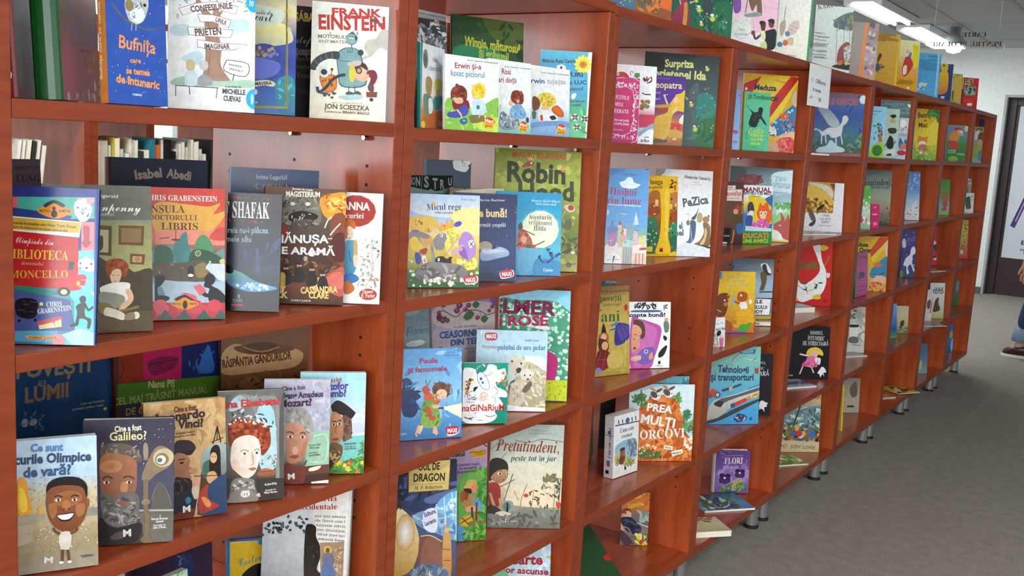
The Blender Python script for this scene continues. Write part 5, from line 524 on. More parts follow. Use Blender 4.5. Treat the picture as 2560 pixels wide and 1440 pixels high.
B('blue paperback with a girl in a green dress shining a torch', 3, 1, [0.8272, 0.086, 0.7386], -32.2, 8.0, 0.0, 1264, 1768, 60, 'P', '4a8ac8', '3a78b0', [['G',['5a98d0','62a4d8','7ab4dc','88bce0','6aa8d8','4a88c4','3a74b0']],['S',321,30,'l',['7ab8e0','4a88c0','98c8e8'],62,145,[100,1738,1315,1743,1275,178,39,253]],['T','Ursel Scheffler','i','2a4a6a',[901,1662,336,37,12]],['T','Lerry Biozone','i','2a4a6a',[918,1605,297,38,10]],['T','Paula','','a02a5a',[388,1483,378,94,8]],['T','și fantomele','','9a2a5a',[143,1312,815,98,12]],['Q','24386a',0,[48,1190,164,1205,250,1100,165,1062,59,1108]],['Q','1e3060',0,[27,987,186,1000,335,932,421,825,314,749,379,643,293,463,144,451,38,559]],['S',322,26,'l',['1a2a58','2a4480'],42,92,[37,1170,357,972,379,478,38,497]],['Q','6a4028',0,[647,979,723,1079,854,1105,985,1026,1019,921,964,799,898,885,789,911,702,853]],['S',323,26,'l',['7a4c30','50301c'],34,76,[658,1072,1007,1046,986,840,680,875]],['L','5a3820',13,[964,1007,1052,961,1052,857]],['E','f0c0a0',0,[843,867,115,98,0]],['E','e89888',0,[789,832,31,20,0]],['L','3a2a20',11,[822,889,843,875]],['E','c85848',0,[865,808,22,10,0]],['Q','c84a28',0,[442,989,528,1047,615,960,593,920,702,812,789,725,724,687,615,795,486,884]],['Q','d8582c',0,[486,863,680,833,789,683,724,645,529,717]],['L','4a3020',11,[561,1045,615,1156]],['L','4a3020',11,[546,1046,517,1170]],['S',324,14,'l',['e0c040','c83820'],21,47,[658,917,811,869,811,682,702,729]],['Q','6a9a3a','8ab050',[464,720,637,753,768,622,812,434,834,287,703,212,444,249,422,456]],['S',325,30,'l',['8ab04a','4a7a2a'],38,85,[464,700,768,643,812,247,465,268]],['Q','c84a28',0,[497,637,616,610,659,442,746,396,616,362,551,490]],['Q','e8b898',0,[659,659,789,663,790,601,681,596]],['L','34302c',30,[779,591,888,591]],['P','f4f0c0',0,[888,616,1285,669,1274,366,899,564]],['P','f8f4d8',0,[899,605,1285,616,1279,428,903,574]],['Q','e8d8a0',0,[379,253,465,268,423,147,337,132]],['Q','e8b090',0,[682,214,747,210,747,106,660,112]],['L','e8b090',34,[379,232,315,133,337,70]],['L','e8b090',34,[703,212,736,65]],['T','U junior','b','c8dcec',[-5,114,130,47,0]],['Q','fff',0,[942,201,1035,223,1193,201,1193,75,989,33,947,102]],['Q','c02038',0,[931,195,1000,225,1186,208,1179,87,989,66,947,102]],['T','MAXI','B','fff',[966,101,197,78,-20]],['L','e8b090',49,[383,278,349,204,406,114]],['L','e8b090',49,[689,248,712,171,758,92]]])
B('white and green activity paperback with doodles and scrawled red title', 3, 1, [1.0004, 0.0684, 0.7398], -39.7, 8.0, 0.0, 961, 1260, 150, 'p', '128a74', 'f0f0f0', [['G',['18947c','128c76','108874','0f8672']],['Q','f4f2f0',0,[2,1100,112,1165,270,1120,294,1033,473,1097,538,1228,696,1205,744,1117,903,1138,884,940,772,853,703,876,729,766,820,721,936,653,938,543,779,546,849,435,875,302,694,261,742,151,631,43,361,5,1,78,-32,579]],['S',331,16,'s',['e8a030','e86a30','f0c850'],31,62,[700,1051,996,1049,960,609,754,656]],['S',332,8,'s',['c8a0d8','f0f0f0','e88aa0'],18,31,[245,1229,538,1228,472,1119,247,1120]],['Q','e8e8ec',0,[306,1011,361,1076,475,1009,569,790,526,702,412,748,320,880]],['L','6a6a72',9,[306,1011,361,1076,475,1009,569,790,526,702,412,748,320,880,306,1011]],['E','4a5a6a',0,[382,934,29,29,0]],['E','4a5a6a',0,[422,852,25,24,0]],['Q','c8843a',0,[76,752,117,925,184,946,230,902,163,859,123,664,57,621]],['S',333,10,'o',['4a3018'],13,22,[74,882,184,925,123,664,56,665]],['L','44444a',11,[212,685,123,642,103,555,193,532,281,596]],['Q','1c1c20',0,[233,750,322,770,279,706,235,662]],['L','44444a',9,[36,556,79,621,169,598]],['S',334,14,'h',['55555c'],18,44,[102,599,281,596,284,444,105,446]],['Q','f0d8c8',0,[359,595,459,660,540,571,520,462,373,475]],['L','c86a50',9,[359,595,459,660,540,571]],['S',335,6,'b',['c87a60'],18,27,[382,573,518,571,508,484,395,485]],['L','8a8a94',11,[660,767,753,678,687,591]],['L','8a8a94',9,[430,988,565,1009,631,1074]],['L','8a8a94',9,[620,548,688,547,691,415]],['T','imaGiNaRiuM','b','c02a28',[-92,265,990,135,4]],['L','33333a',11,[44,153,134,119,246,139]],['S',336,7,'l',['33333a'],15,30,[67,142,246,139,246,95,67,99]],['L','33333a',11,[492,177,583,143,707,178]],['T','Litera','b','555',[325,71,113,18,18]],['E','222',0,[271,221,11,11,0]]], fan=12)
B('pale blue paperback with a white bear and its cub', 3, 1, [1.1046, 0.1154, 0.739], -46.9, 8.0, 0.0, 1567, 1756, 90, 'P', 'b8d4e4', 'd8e4ea', [['G',['b0d0e0','b8d8e8','c0dce8','d4e4ea','dce6ea']],['Q','e8eef0',0,[693,1106,1062,1208,1605,1129,1571,803,772,878]],['Q','c8bc9c','a89874',[719,116,759,601,871,719,1091,1070,1303,1029,1472,917,1582,804,1575,85,1037,53]],['S',341,70,'l',['d8ccb0','a89a78','b8ac8c','e0d8c4'],47,107,[1116,1024,1547,803,1550,131,918,97,924,558]],['Q','dcd2bc',0,[738,1153,852,1214,1016,1206,1089,1116,1071,977,985,790,845,787,722,946]],['E','d8ccb4',0,[620,1192,37,41,0]],['E','c8bca4',0,[1040,1172,38,46,0]],['E','1c1a18',0,[794,1086,25,23,0]],['E','1c1a18',0,[998,1044,21,25,0]],['Q','2a2624',0,[887,903,944,951,1003,929,983,848,918,835]],['L','5a4c3c',12,[913,835,868,788]],['Q','5a4a34',0,[737,554,873,673,863,326,774,209]],['Q','e4dccc',0,[983,836,1027,918,1143,932,1238,912,1268,843,1221,726,1129,678,1022,722]],['E','d8ccb4',0,[1226,900,38,32,0]],['E','1c1a18',0,[1085,788,19,18,0]],['E','1c1a18',0,[1207,791,16,19,0]],['E','1c1a18',0,[1157,702,25,21,0]],['Q','d0c4a8',0,[784,555,988,698,1084,654,1067,469,1118,377,1011,121,777,117]],['S',342,26,'l',['e0d6c0','b4a686'],42,84,[805,602,1037,653,1071,377,845,188]],['Q','6a5a40',0,[1044,468,1201,656,1251,565,1117,401]],['Q','f0f4f6',0,[730,128,1035,99,1576,73,1567,-3,735,6]],['Q','c02038',0,[180,1671,276,1697,434,1686,432,1548,260,1527,194,1553]],['T','MAXI','B','fff',[212,1567,208,92,48]],['T','Sandra Grimm','i','2a4a5a',[1050,1530,328,46,15]],['T','Povestea','s','b06a70',[123,1356,328,69,24]],['T','puiului de urs polar','s','2a6a8a',[464,1330,1062,111,16]],['P','f4f8fa',0,[79,1733,102,1733,112,1642,89,1641]]])
B('tall green and pink hardcover with white pebble spots and crimson letters', 3, 1, [1.2096, 0.1313, 0.7393], -47.0, 8.0, 0.0, 1628, 2525, 110, 'h', '5aa888', 'e8e8e8', [['G',['8acce4','9cd8ec','5aa486','4f9c7c','58a484','58a484']],['Q','4f9c7c',0,[4,2288,391,2278,974,2297,1318,2261,1621,2054,1722,2009,1635,460,1144,449,33,1525]],['S',351,150,'o',['c8ecd8','d8f0e0','a8dcc0','e4f4ea'],29,58,[29,2265,1294,2248,1698,1984,1621,508,1142,497,1101,1556,52,1645]],['Q','c02a78',0,[1119,1075,1216,1113,1368,985,1378,744,1315,453,1146,401]],['P','c8d028',0,[1131,473,1622,483,1616,0,1136,27]],['S',352,20,'o',['7a8418'],12,19,[1144,449,1610,459,1603,24,1160,39]],['S',353,20,'l',['2a5a44','356a50'],38,82,[29,2241,1294,2236,1474,2049,1232,1945,50,1716]],['T','ELMER','B','7a1848',[-178,1996,1471,298,-25]],['T','și ROSE','B','b02058',[-214,1685,1346,214,30]],['Q','f0f4f4',0,[850,1705,1144,1689,1122,1629,853,1645]]])
B('grey blue paperback with thin script at the left end of the middle shelf', 3, 1, [0.9141, 0.16, 0.7385], -6.5, 6.0, 0.0, 883, 2400, 70, 'p', '8aa4b0', '7a909c', [['G',['7a9098','88a0a8','94aab4','98b0bc','8aa0a8']],['T','Zâna','i','6a7a84',[532,2044,348,109,-69]],['T','Floriana','i','5a6a78',[212,1783,772,160,-9]],['Q','98acb4',0,[233,2322,662,2305,508,2188,242,2192]],['E','dfe6e8',0,[485,1600,272,66,0]]])
B('lilac picture book with a painted bramble branch and blue brush letters', 3, 1, [1.0339, 0.17, 0.7386], -9.0, 6.0, 0.0, 1918, 2500, 80, 'p', 'b0a4ac', 'a094a0', [['G',['8a78a0','a090b0','b8a8b0','b8aab0','b0a4a8','a8a0a8']],['Q','c4b4b4',0,[186,2273,1420,2267,2088,2070,2042,1592,172,1820]],['Q','7a5aa0',0,[1754,2313,2146,2307,2123,2068,1885,2135]],['L','5a4a40',19,[164,2070,335,2147,703,1977,960,2094,1414,2055,1677,1938,2053,2013]],['L','5a4a40',13,[335,2147,277,2265]],['L','5a4a40',14,[1414,2055,1540,1831]],['S',361,8,'o',['6a2a4a','7a3a5a'],53,69,[179,2069,453,1976,419,1888,176,1956]],['E','7a3a54',0,[205,2112,61,45,0]],['E','a06a80',0,[190,2125,24,18,0]],['E','7a3a54',0,[328,1931,80,60,0]],['E','a06a80',0,[313,1943,32,23,0]],['E','7a3a54',0,[353,2259,62,45,0]],['E','a06a80',0,[338,2272,25,18,0]],['E','7a3a54',0,[820,2221,96,69,0]],['E','a06a80',0,[805,2234,38,28,0]],['E','7a3a54',0,[738,2112,88,64,0]],['E','a06a80',0,[723,2125,35,26,0]],['E','7a3a54',0,[1092,2199,77,55,0]],['E','a06a80',0,[1076,2212,31,22,0]],['E','7a3a54',0,[993,2114,71,51,0]],['E','a06a80',0,[977,2127,28,20,0]],['E','7a3a54',0,[1360,1906,73,52,0]],['E','a06a80',0,[1344,1920,29,21,0]],['E','7a3a54',0,[1833,2115,68,47,0]],['E','a06a80',0,[1817,2129,27,19,0]],['E','7a3a54',0,[1730,2033,60,42,0]],['E','a06a80',0,[1713,2047,25,17,0]],['Q','4a6a44',0,[1208,2202,1321,2272,1431,2200,1317,2113]],['Q','4a6a44',0,[977,1999,1121,2089,1261,1995,1115,1884]],['Q','4a6a44',0,[1455,1862,1577,1937,1695,1860,1572,1766]],['Q','4a6a44',0,[377,1926,453,1974,526,1924,449,1864]],['Q','4a6a44',0,[927,1957,1038,2026,1146,1954,1034,1868]],['T','Arcadie Suceveanu','i','6a5a60',[595,1738,738,55,-41]],['T','CEASORNIC','B','2a5a98',[209,1555,1241,140,-39]],['T','DIN TEI','B','2a5a98',[534,1366,769,124,-43]],['T','poezii pentru copii','','8a6a78',[936,1245,390,28,-85]],['T','ilustrații','','8a8088',[1030,1164,195,23,-56]],['P','8a8490',0,[174,1383,287,1375,279,1319,172,1331]]])
B('picture book with a giant golden egg beside a bed and a moonlit window', 4, 1, [0.8107, 0.0808, 0.4392], -31.8, 7.0, 0.0, 1375, 2494, 70, 'p', '3a4468', '2a3050', [['G',['20202e','2a2c44','3c4464','4a567c','4a5274','4a4450']],['Q','20243c',0,[136,2301,409,2190,548,1870,412,1750,139,1820]],['Q','2c3a5c',0,[365,1931,687,1858,826,1712,689,1548,413,1530]],['S',371,30,'l',['3a4668','1c2440','4a5a88'],67,178,[159,2299,1340,2023,1342,1799,549,1738,162,1817]],['Q','5a6a94',0,[710,1767,1247,1897,1460,1923,1437,1745,827,1645]],['Q','6aa8d0','88bcd8',[944,1612,1106,1775,1365,1841,1392,1435,1395,1120,1064,1199,829,1401]],['E','e8f2f8',0,[1277,1603,82,77,0]],['S',372,20,'l',['c8e0ee','5a98c8'],46,101,[967,1610,1390,1705,1369,1347,968,1431]],['Q','7a98b8',0,[437,1418,735,1521,1156,1368,1395,1120,1385,851,971,1030,622,1200]],['S',373,20,'l',['98b8d0','4a78a8','c8d8e4'],54,126,[505,1433,1347,1215,1373,897,645,1197]],['L','d8e4ee',18,[1106,1742,1146,1168]],['L','d8e4ee',18,[1271,1827,1311,1286]],['L','d8e4ee',18,[943,1634,969,1253]],['L','d8e4ee',19,[1365,1864,1373,852]],['L','c0cede',18,[874,1507,1391,1637]],['L','c0cede',18,[922,1325,1393,1367]],['Q','d8d8e8',0,[689,1503,944,1523,947,1077,691,1170]],['T','Editura','','4a4a6a',[708,1391,241,85,277]],['T','Laurentiu','','4a4a6a',[714,1212,246,86,268]],['Q','e8d8a0','b88838',[34,296,64,1039,118,1515,174,1619,299,1541,483,1325,588,1004,579,717,443,378,216,274]],['E','c89848','f4f0ec',[302,1123,204,374,0]],['S',374,6,'l',['3a2c28'],45,89,[117,1778,230,1723,231,1482,118,1537]],['Q','7a4a40',0,[623,1022,831,1011,1066,885,1255,775,1260,144,605,226,578,761]],['L','d8b888',23,[623,1018,831,1009,1066,863]],['Q','8a5a4a',0,[693,926,1019,846,1071,168,651,220]],['Q','c8985c','b07a48',[1089,950,1159,1010,1254,932,1260,144,1095,165]],['E','d8a868',0,[1163,1076,57,57,0]],['E','c8985c',0,[1146,1168,28,27,0]],['L','8a5a34',18,[1091,704,1256,685]],['L','8a5a34',19,[1092,479,1258,460]],['Q','5a6a8a',0,[421,248,535,412,789,448,1070,370,1189,153]],['S',375,24,'l',['7a8aa8','4a5a50','9a9a78'],54,113,[466,442,1117,364,1166,156,444,245]],['T','U','s','dfe4e8',[790,203,70,98,-71]],['P','6a5028',0,[343,2591,1242,2523,1211,1882,354,1910]],['P','d8c078','c8b068',[372,2588,1228,2501,1195,1901,370,1921]],['T','OUL DE','','3a2c20',[557,2332,451,137,-31]],['T','DRAGON','','3a2c20',[460,2120,657,150,-50]],['T','M. P. Robertson','s','5a4a30',[490,1952,580,75,-22]],['L','8a7440',9,[433,2061,1128,2037]]])
B('paperback with a lilac top and a straw-hatted girl sitting by a green meadow', 4, 1, [1.072, 0.1448, 0.4393], -37.3, 7.0, 0.0, 883, 2169, 80, 'p', '6a9a48', '5a8a3a', [['G',['c4b0c8','b8a0c4','a888b8','5a9a48','4f9440','4a8a3c','5a8ab0','4a8a34']],['Q','6aa850',0,[279,1409,454,1573,942,1600,929,977,835,534,892,280,301,320]],['S',381,40,'l',['7ab858','4a8a38','3a7a30'],61,152,[659,1563,929,1575,916,379,706,542]],['T','Îngeri minusculi','B','1c1a20',[-284,1891,650,97,12]],['Q','e8b030',0,[510,1967,547,2027,804,2028,837,1928,782,1856,551,1853]],['S',382,20,'h',['b8801c'],50,100,[548,2002,804,2004,781,1868,563,1878]],['L','6a2a3a',25,[776,2154,880,2087]],['T','povești pentru copii','b','4a2a4a',[-54,1672,749,59,25]],['T','care nu acceptă','b','4a2a4a',[48,1593,585,54,36]],['T','răspunsuri','b','4a2a4a',[151,1519,488,54,43]],['Q','4a90c8','78b0d8',[315,913,646,943,778,786,704,642,472,681]],['Q','5a9ad0',0,[249,373,427,386,533,180,383,16,256,25]],['E','d8a858',0,[524,1298,123,70,0]],['Q','e0b468',0,[347,1183,460,1301,640,1267,659,1303,635,1217,514,1162]],['Q','3a2018',0,[360,1170,514,1162,541,1074,465,1053,388,1082]],['E','e88a68',0,[595,1170,73,100,0]],['Q','b08a48',0,[338,1011,465,1053,593,1021,572,799,472,681,343,763]],['Q','7a4a34',0,[362,1083,464,1078,429,906,365,960]],['Q','b8502a',0,[286,1088,387,1107,366,910,290,890]],['Q','d8b080',0,[420,758,624,771,652,670,422,659]],['P','7a2a1c',0,[522,752,573,761,606,374,555,365]],['P','8a301c',0,[635,845,679,855,682,444,631,447]],['Q','d8b030',0,[297,518,500,580,580,425,429,311,274,383]],['L','3a2a20',18,[274,396,577,550]],['L','3a2a20',18,[322,529,505,343]],['Q','8a7040',0,[503,430,837,434,864,370,530,342]],['S',383,50,'l',['5a9a3a','3a7a28','8ac050'],61,142,[429,311,864,357,858,20,383,29]]])
B('large pale hardcover with reddish script title and a child gazing over poppies', 4, 1, [1.2014, 0.1311, 0.4391], -49.9, 7.0, 0.0, 1693, 2409, 60, 'P', 'c0bca4', '8a8878', [['G',['aab0a8','b0bab0','c0c8b8','d4d4c0','dcd0b0','d4c0a0','b0a890','8a8878','74746a']],['Q','e0d8c0',0,[129,1348,893,1522,1734,1285,1712,662,674,691]],['Q','ecd8b8',0,[410,840,1178,961,1681,765,1668,506,553,534]],['T','Ștefania Anie','','8a9a94',[935,2257,357,46,-8]],['T','povestea din iarbă','','8a9a94',[887,2191,517,41,-12]],['T','Pretutindeni,','z','8a2a28',[122,1784,1471,269,-17]],['L','8a2a28',13,[559,2040,871,1985,1177,2071,1437,2052,1698,2021]],['L','8a2a28',13,[248,2096,185,1811,109,1784]],['T','peste tot în jur','z','3a4440',[466,1557,1077,133,11]],['L','8a8a74',18,[5,1806,301,2071]],['L','8a8a74',15,[247,1582,368,1739]],['L','5a5a40',20,[545,1255,456,944,368,633]],['L','6a6448',21,[602,1128,251,939]],['L','8a8060',16,[890,1032,777,693,742,357]],['L','8a8060',13,[589,870,703,640]],['L','6a6448',13,[1541,969,1522,295]],['L','4a4a34',18,[1661,1179,1642,505,1638,38]],['L','8a8060',13,[1051,906,1017,544]],['S',391,40,'l',['6a6444','8a8058','4a4c34'],36,78,[819,901,1640,1075,1678,299,947,387]],['S',392,14,'l',['7a7450'],52,113,[1168,1167,1651,1386,1668,1024,1313,861]],['E','c83a34',0,[872,760,57,42,0]],['E','d0443c',0,[1639,557,62,68,0]],['E','b83a30',0,[1702,1129,21,26,0]],['Q','2a2422',0,[-12,1344,17,1550,168,1618,350,1559,428,1432,416,1252,337,1301,182,1323,100,1141,0,1087]],['Q','c8946c','a87450',[96,1244,207,1324,386,1354,437,1252,397,1123,272,1030,142,1065,36,1140]],['E','f4ece0',0,[237,1247,46,36,0]],['E','f4ece0',0,[411,1257,23,31,0]],['E','2a2220',0,[249,1248,23,29,0]],['E','2a2220',0,[416,1254,15,23,0]],['L','4a3024',10,[183,1298,246,1320,291,1295]],['E','b8805c',0,[356,1173,20,20,0]],['E','a8504a',0,[333,1108,36,15,0]],['Q','a83a34','8a2e2a',[-8,984,105,1051,222,1016,281,837,270,528,143,499,11,573]],['L','c8946c',62,[39,806,128,550,199,397]],['L','c8946c',57,[263,682,297,502,302,399]],['Q','3a3430',0,[14,522,169,500,329,374,178,294,10,316]],['Q','8aa098',0,[312,451,370,594,471,635,576,586,571,431,460,325,356,349]],['E','6a827c',0,[439,493,92,114,0]],['Q','1c1c1c',0,[437,531,471,532,471,351,433,351]],['E','1c1c1c',0,[449,557,20,26,0]],['Q','e0d0b8',0,[177,332,328,387,563,327,514,275,282,270]],['Q','8c8c80','6e6e64',[-2,316,436,273,814,462,1202,470,1730,300,1718,1,-1,7]],['S',393,50,'l',['9a9a8c','5c5c52','7c7c70'],52,129,[26,265,818,384,1704,299,1690,39,35,59]],['T','U','s','e8e8e0',[404,131,78,92,-51]],['T','junior','b','e0e0d8',[545,146,150,31,-13]]])
B('pale blue picture book with crimson brush capitals and a red balloon', 5, 1, [1.2296, 0.1195, 0.1401], -46.0, 10.0, 0.0, 1384, 2700, 60, 'p', 'a8c4d4', 'e8e8e8', [['G',['b8d0dc','bcd4de','a8c4d0','8ab0a0']],['S',401,40,'l',['c8dce4','98b8c8','d8e4ea'],79,184,[172,2132,1621,2326,1560,1613,53,1637]],['T','Carte','B','a02838',[352,1920,842,231,-32]],['T','lucrurilor ascunse','B','a02838',[-401,1761,1742,145,-68]],['E','d8383a',0,[1486,1839,76,80,0]],['L','8a7a6a',11,[1474,1760,1428,1673]],['Q','b8b070',0,[1262,2066,1383,2104,1480,2037,1385,2012]],['Q','7ab890',0,[50,1741,208,1817,374,1632,27,1637]]])
B('pink hardcover with a white lacework frame next to the left upright', 1, 2, [1.4919, 0.0622, 1.331], -36.0, 4.0, 0.0, 889, 1534, 80, 'h', 'c03a70', 'a02c5c', [['G',['c84078','c03a70','b8386c','b4386a']],['L','f0c0d8',16,[71,1453,901,1463,855,55,-5,39]],['L','f0c0d8',14,[81,1247,715,1248,684,243,44,224]],['S',411,60,'l',['f4e0ea','e8c8da'],19,44,[743,1386,888,1423,843,291,711,284]],['S',412,36,'l',['f4e0ea','e8c8da'],19,44,[132,185,817,224,809,92,137,81]],['S',413,36,'l',['f4e0ea','fff'],25,49,[74,1402,860,1407,864,1316,79,1299]],['T','POVEȘTILE','s','f0d8e4',[92,1028,538,88,-30]],['T','MELE','s','f0d8e4',[259,857,219,83,-27]],['T','PREFERATE','s','f0d8e4',[50,688,582,88,9]],['T','MAI FRUMOASE','b','f4d0e0',[117,497,525,47,-4]],['T','ALE COPILĂRIEI','b','f4d0e0',[121,411,525,52,0]],['T','LAURA STOIAN','','e0a8c4',[215,281,276,26,0]]])
B('white round-cornered hardcover with a crimson band and tiny painted insects', 1, 2, [1.5952, 0.0954, 1.3308], -44.0, 4.0, 0.0, 1056, 1907, 60, 'P', 'eceaec', 'e0dede', [['G',['ece8ea','f0eef0','f2f0f2','eeecee','c02a50','b8c8d8','e8eaee']],['Q','c03030',0,[7,1595,45,1691,157,1726,273,1694,336,1590]],['E','e8b898',0,[61,1652,40,38,0]],['L','b07a50',19,[390,1648,371,1728,418,1758,444,1706]],['S',421,14,'l',['3a8a3a','4a9a48'],33,67,[487,1709,616,1718,621,1637,492,1628]],['S',422,10,'l',['8a2a2a','3a2a2a'],39,72,[675,1695,921,1685,931,1509,744,1497]],['L','3a3434',28,[701,1249,789,1215,934,1224]],['S',423,14,'o',['c84a30','b03a28','6a8a30'],39,61,[684,1044,885,1057,897,867,695,855]],['P','c42850',0,[674,717,1050,727,1053,440,664,389]],['Q','8aa0b4',0,[658,252,837,399,1033,521,1025,411,734,175]],['Q','e8ecf0',0,[664,143,1012,383,1048,28,657,6]],['T','multe','','333',[823,152,121,39,58]],['T','de făcut','','333',[727,51,232,65,-4]]])
B('purple paperback with a golden-gowned woman seated on a striped couch', 1, 2, [1.8171, 0.1033, 1.3309], -46.0, 4.0, 0.0, 879, 1822, 70, 'P', '5a2a90', '4a2078', [['G',['4a2480','5c2c98','56289a','6a3080','c07a30','c88430','b06a28']],['T','Cleopatra','b','f0dca0',[-162,1487,949,173,20]],['T','antică și','b','d0b0e0',[15,1339,183,46,33]],['T','regină','b','d0b0e0',[40,1181,168,46,30]],['T','colecția de istorie','','8a68b8',[97,1736,337,29,9]],['Q','e8c040','d8a830',[587,1260,643,1351,764,1388,881,1483,889,1367,871,1161,919,901,702,916,557,761,516,437,341,280,99,207,100,704,368,837,447,1046]],['Q','f0c8a0',0,[574,1230,647,1293,698,1208,658,1118,595,1143]],['L','f0c8a0',48,[431,1045,361,1187,306,1329]],['L','e8d8a0',15,[278,1298,413,1336]],['L','f0c8a0',42,[694,1033,609,911,550,878]],['P','a83a28',0,[128,997,449,1017,427,870,123,822]],['Q','c89a40',0,[94,1039,476,1077,480,1005,108,967]],['P','c83a2a',0,[474,610,878,576,858,398,485,435]],['S',431,14,'h',['f0d8a0'],15,27,[476,581,863,560,857,413,485,435]],['Q','e8e0d0',0,[749,656,876,839,862,575]],['Q','c8a048',0,[487,406,891,371,885,224,498,230]],['Q','d8b048',0,[99,207,339,309,498,728,557,761,492,318,350,134]],['Q','6a4a28',0,[103,149,350,134,482,-5,112,3]],['E','3a4a90',0,[413,108,55,41,0]],['T','M','B','f0e0d0',[621,144,83,58,48]],['Q','a86a30',0,[95,31,538,86,840,192,869,-13,83,-28]]])
B('large dark grey-green hardcover with fireflies and pale yellow uneven letters', 1, 2, [1.8904, 0.1731, 1.3306], -47.0, 2.0, 0.0, 2121, 2502, 50, 'p', '3a4c48', '2a3632', [['G',['2c3432','3c4a4a','465658','4a6064','3a6868','3a6a5a','3c6a50']],['Q','2a2e2e',0,[-208,2415,432,2445,527,2003,-173,2135]],['Q','5a6468',0,[1275,1331,1379,1640,1565,1712,1572,804,1700,-12,1252,-38]],['Q','3a8078',0,[1586,1442,1971,1436,2123,1142,2019,831,1599,866]],['Q','3f7048',0,[1586,622,2088,775,2117,11,1700,-12]],['S',441,20,'l',['4a8a60','2f5a48','3a7a70'],75,186,[1435,917,2101,1019,2115,42,1441,4]],['T','Surpriza','','d8d888',[565,2126,822,196,32]],['T','prietenei Ida','','d8d888',[287,1838,1475,220,5]],['S',442,20,'o',['c8dce0','e0e8d0'],9,19,[1252,1631,2148,1629,2098,256,1393,215]],['E','7a8a40','e8e888',[1781,2133,63,60,0]],['E','e8ece0',0,[1750,2197,32,21,0]],['E','7a8a40','e8e888',[1401,1142,71,66,0]],['E','e8ece0',0,[1370,1214,35,24,0]],['E','7a8a40','e8e888',[1558,484,83,80,0]],['E','e8ece0',0,[1526,569,42,28,0]],['E','7a8a40','e8e888',[1262,1300,38,36,0]],['E','e8ece0',0,[1233,1338,19,13,0]]])
B('tall sky blue paperback with crimson title over a skyline of domes', 2, 2, [1.574, 0.0816, 1.0321], -41.7, 6.0, 0.0, 1109, 2366, 70, 'P', '5a94d0', '4a84c0', [['G',['4f8cc8','5a98d4','62a0d8','6aa8dc','88b8e0','a8b8c8']],['T','Ioana Bâldea Constantinescu','','3a5a8a',[349,2211,427,31,5]],['Q','e0ecf4',0,[324,2014,461,2072,541,2155,653,2147,714,2032,884,1987,720,1888,440,1888]],['Q','c0d8ee',0,[33,1334,90,1297,65,1218,24,1216]],['T','Haihui','s','b02a5a',[81,1715,703,183,-23]],['T','prin lume','s','b02a5a',[-125,1484,1052,172,10]],['T','versuri pentru copii isteți și mari','','e0ecf4',[47,1452,874,37,-18]],['T','Ilustrații','','dfe8f0',[378,1235,159,24,-25]],['T','Anca Smărăndache','','8aa8c8',[206,1171,502,31,-14]],['Q','e8e0d8',0,[-29,455,1115,544,1110,-3,-23,-18]],['E','7a8ac8',0,[183,842,146,114,0]],['L','4a4a6a',14,[182,1065,188,934]],['Q','b880b0',0,[98,747,278,754,276,464,96,459]],['Q','c84038',0,[339,966,377,1059,423,969]],['P','d8c8a0',0,[325,965,428,969,446,417,334,414]],['Q','c8403a',0,[404,758,484,840,573,711]],['P','e0a8a0',0,[420,706,573,711,583,474,416,469]],['Q','d87a58',0,[468,892,507,959,552,881]],['P','e8d8c8',0,[477,879,552,881,559,711,484,708]],['P','c8d8e4',0,[724,980,795,1299,884,986]],['L','d8e4ec',22,[795,1299,809,983]],['Q','d8805a',0,[593,896,647,951,706,874]],['P','88b8a8',0,[595,857,707,861,722,505,596,501]],['Q','e8c058',0,[738,796,792,850,851,773]],['P','e0b8c0',0,[725,769,865,774,878,483,723,478]],['Q','7ab8a8',0,[878,801,959,883,1073,860,1080,702,883,695]],['P','d8d090',0,[882,721,1079,728,1089,490,892,484]],['Q','c84a3a',0,[937,406,1092,424,1094,371,925,353]],['Q','a8d8d0',0,[468,549,592,606,734,558,736,505,465,497]],['P','b8e0d8',0,[456,510,744,519,726,413,446,404]],['S',451,50,'b',['c84a48','e8c860','7ab8d0','b888b8','e0e0d0','5a9a88','e89a68'],24,49,[-32,874,1073,860,1091,437,-13,403]],['L','d8a8a0',22,[479,418,477,-9]],['L','5aa8b0',22,[510,419,508,-9]],['L','d8a8a0',22,[541,420,539,-8]],['L','5aa8b0',22,[571,421,570,-7]],['L','d8a8a0',22,[602,422,600,-6]],['L','5aa8b0',22,[633,423,631,-5]],['L','d8a8a0',22,[664,424,662,-4]],['L','5aa8b0',22,[694,425,693,-4]],['L','d8a8a0',22,[725,426,724,-3]],['L','e8c890',25,[788,269,788,-1]],['L','c86a6a',25,[833,270,833,0]],['L','e8c890',25,[878,272,878,1]],['L','c86a6a',25,[923,273,923,3]],['L','e8c890',25,[968,274,968,4]],['L','c86a6a',25,[1013,276,1014,5]],['L','e8c890',25,[1059,277,1059,6]],['E','f0f0f4',0,[225,29,231,244,0]],['L','8a90a0',13,[42,89,180,98]],['L','8a90a0',14,[278,96,403,99]],['Q','5a6070',0,[233,174,274,188,251,69,211,15]]])
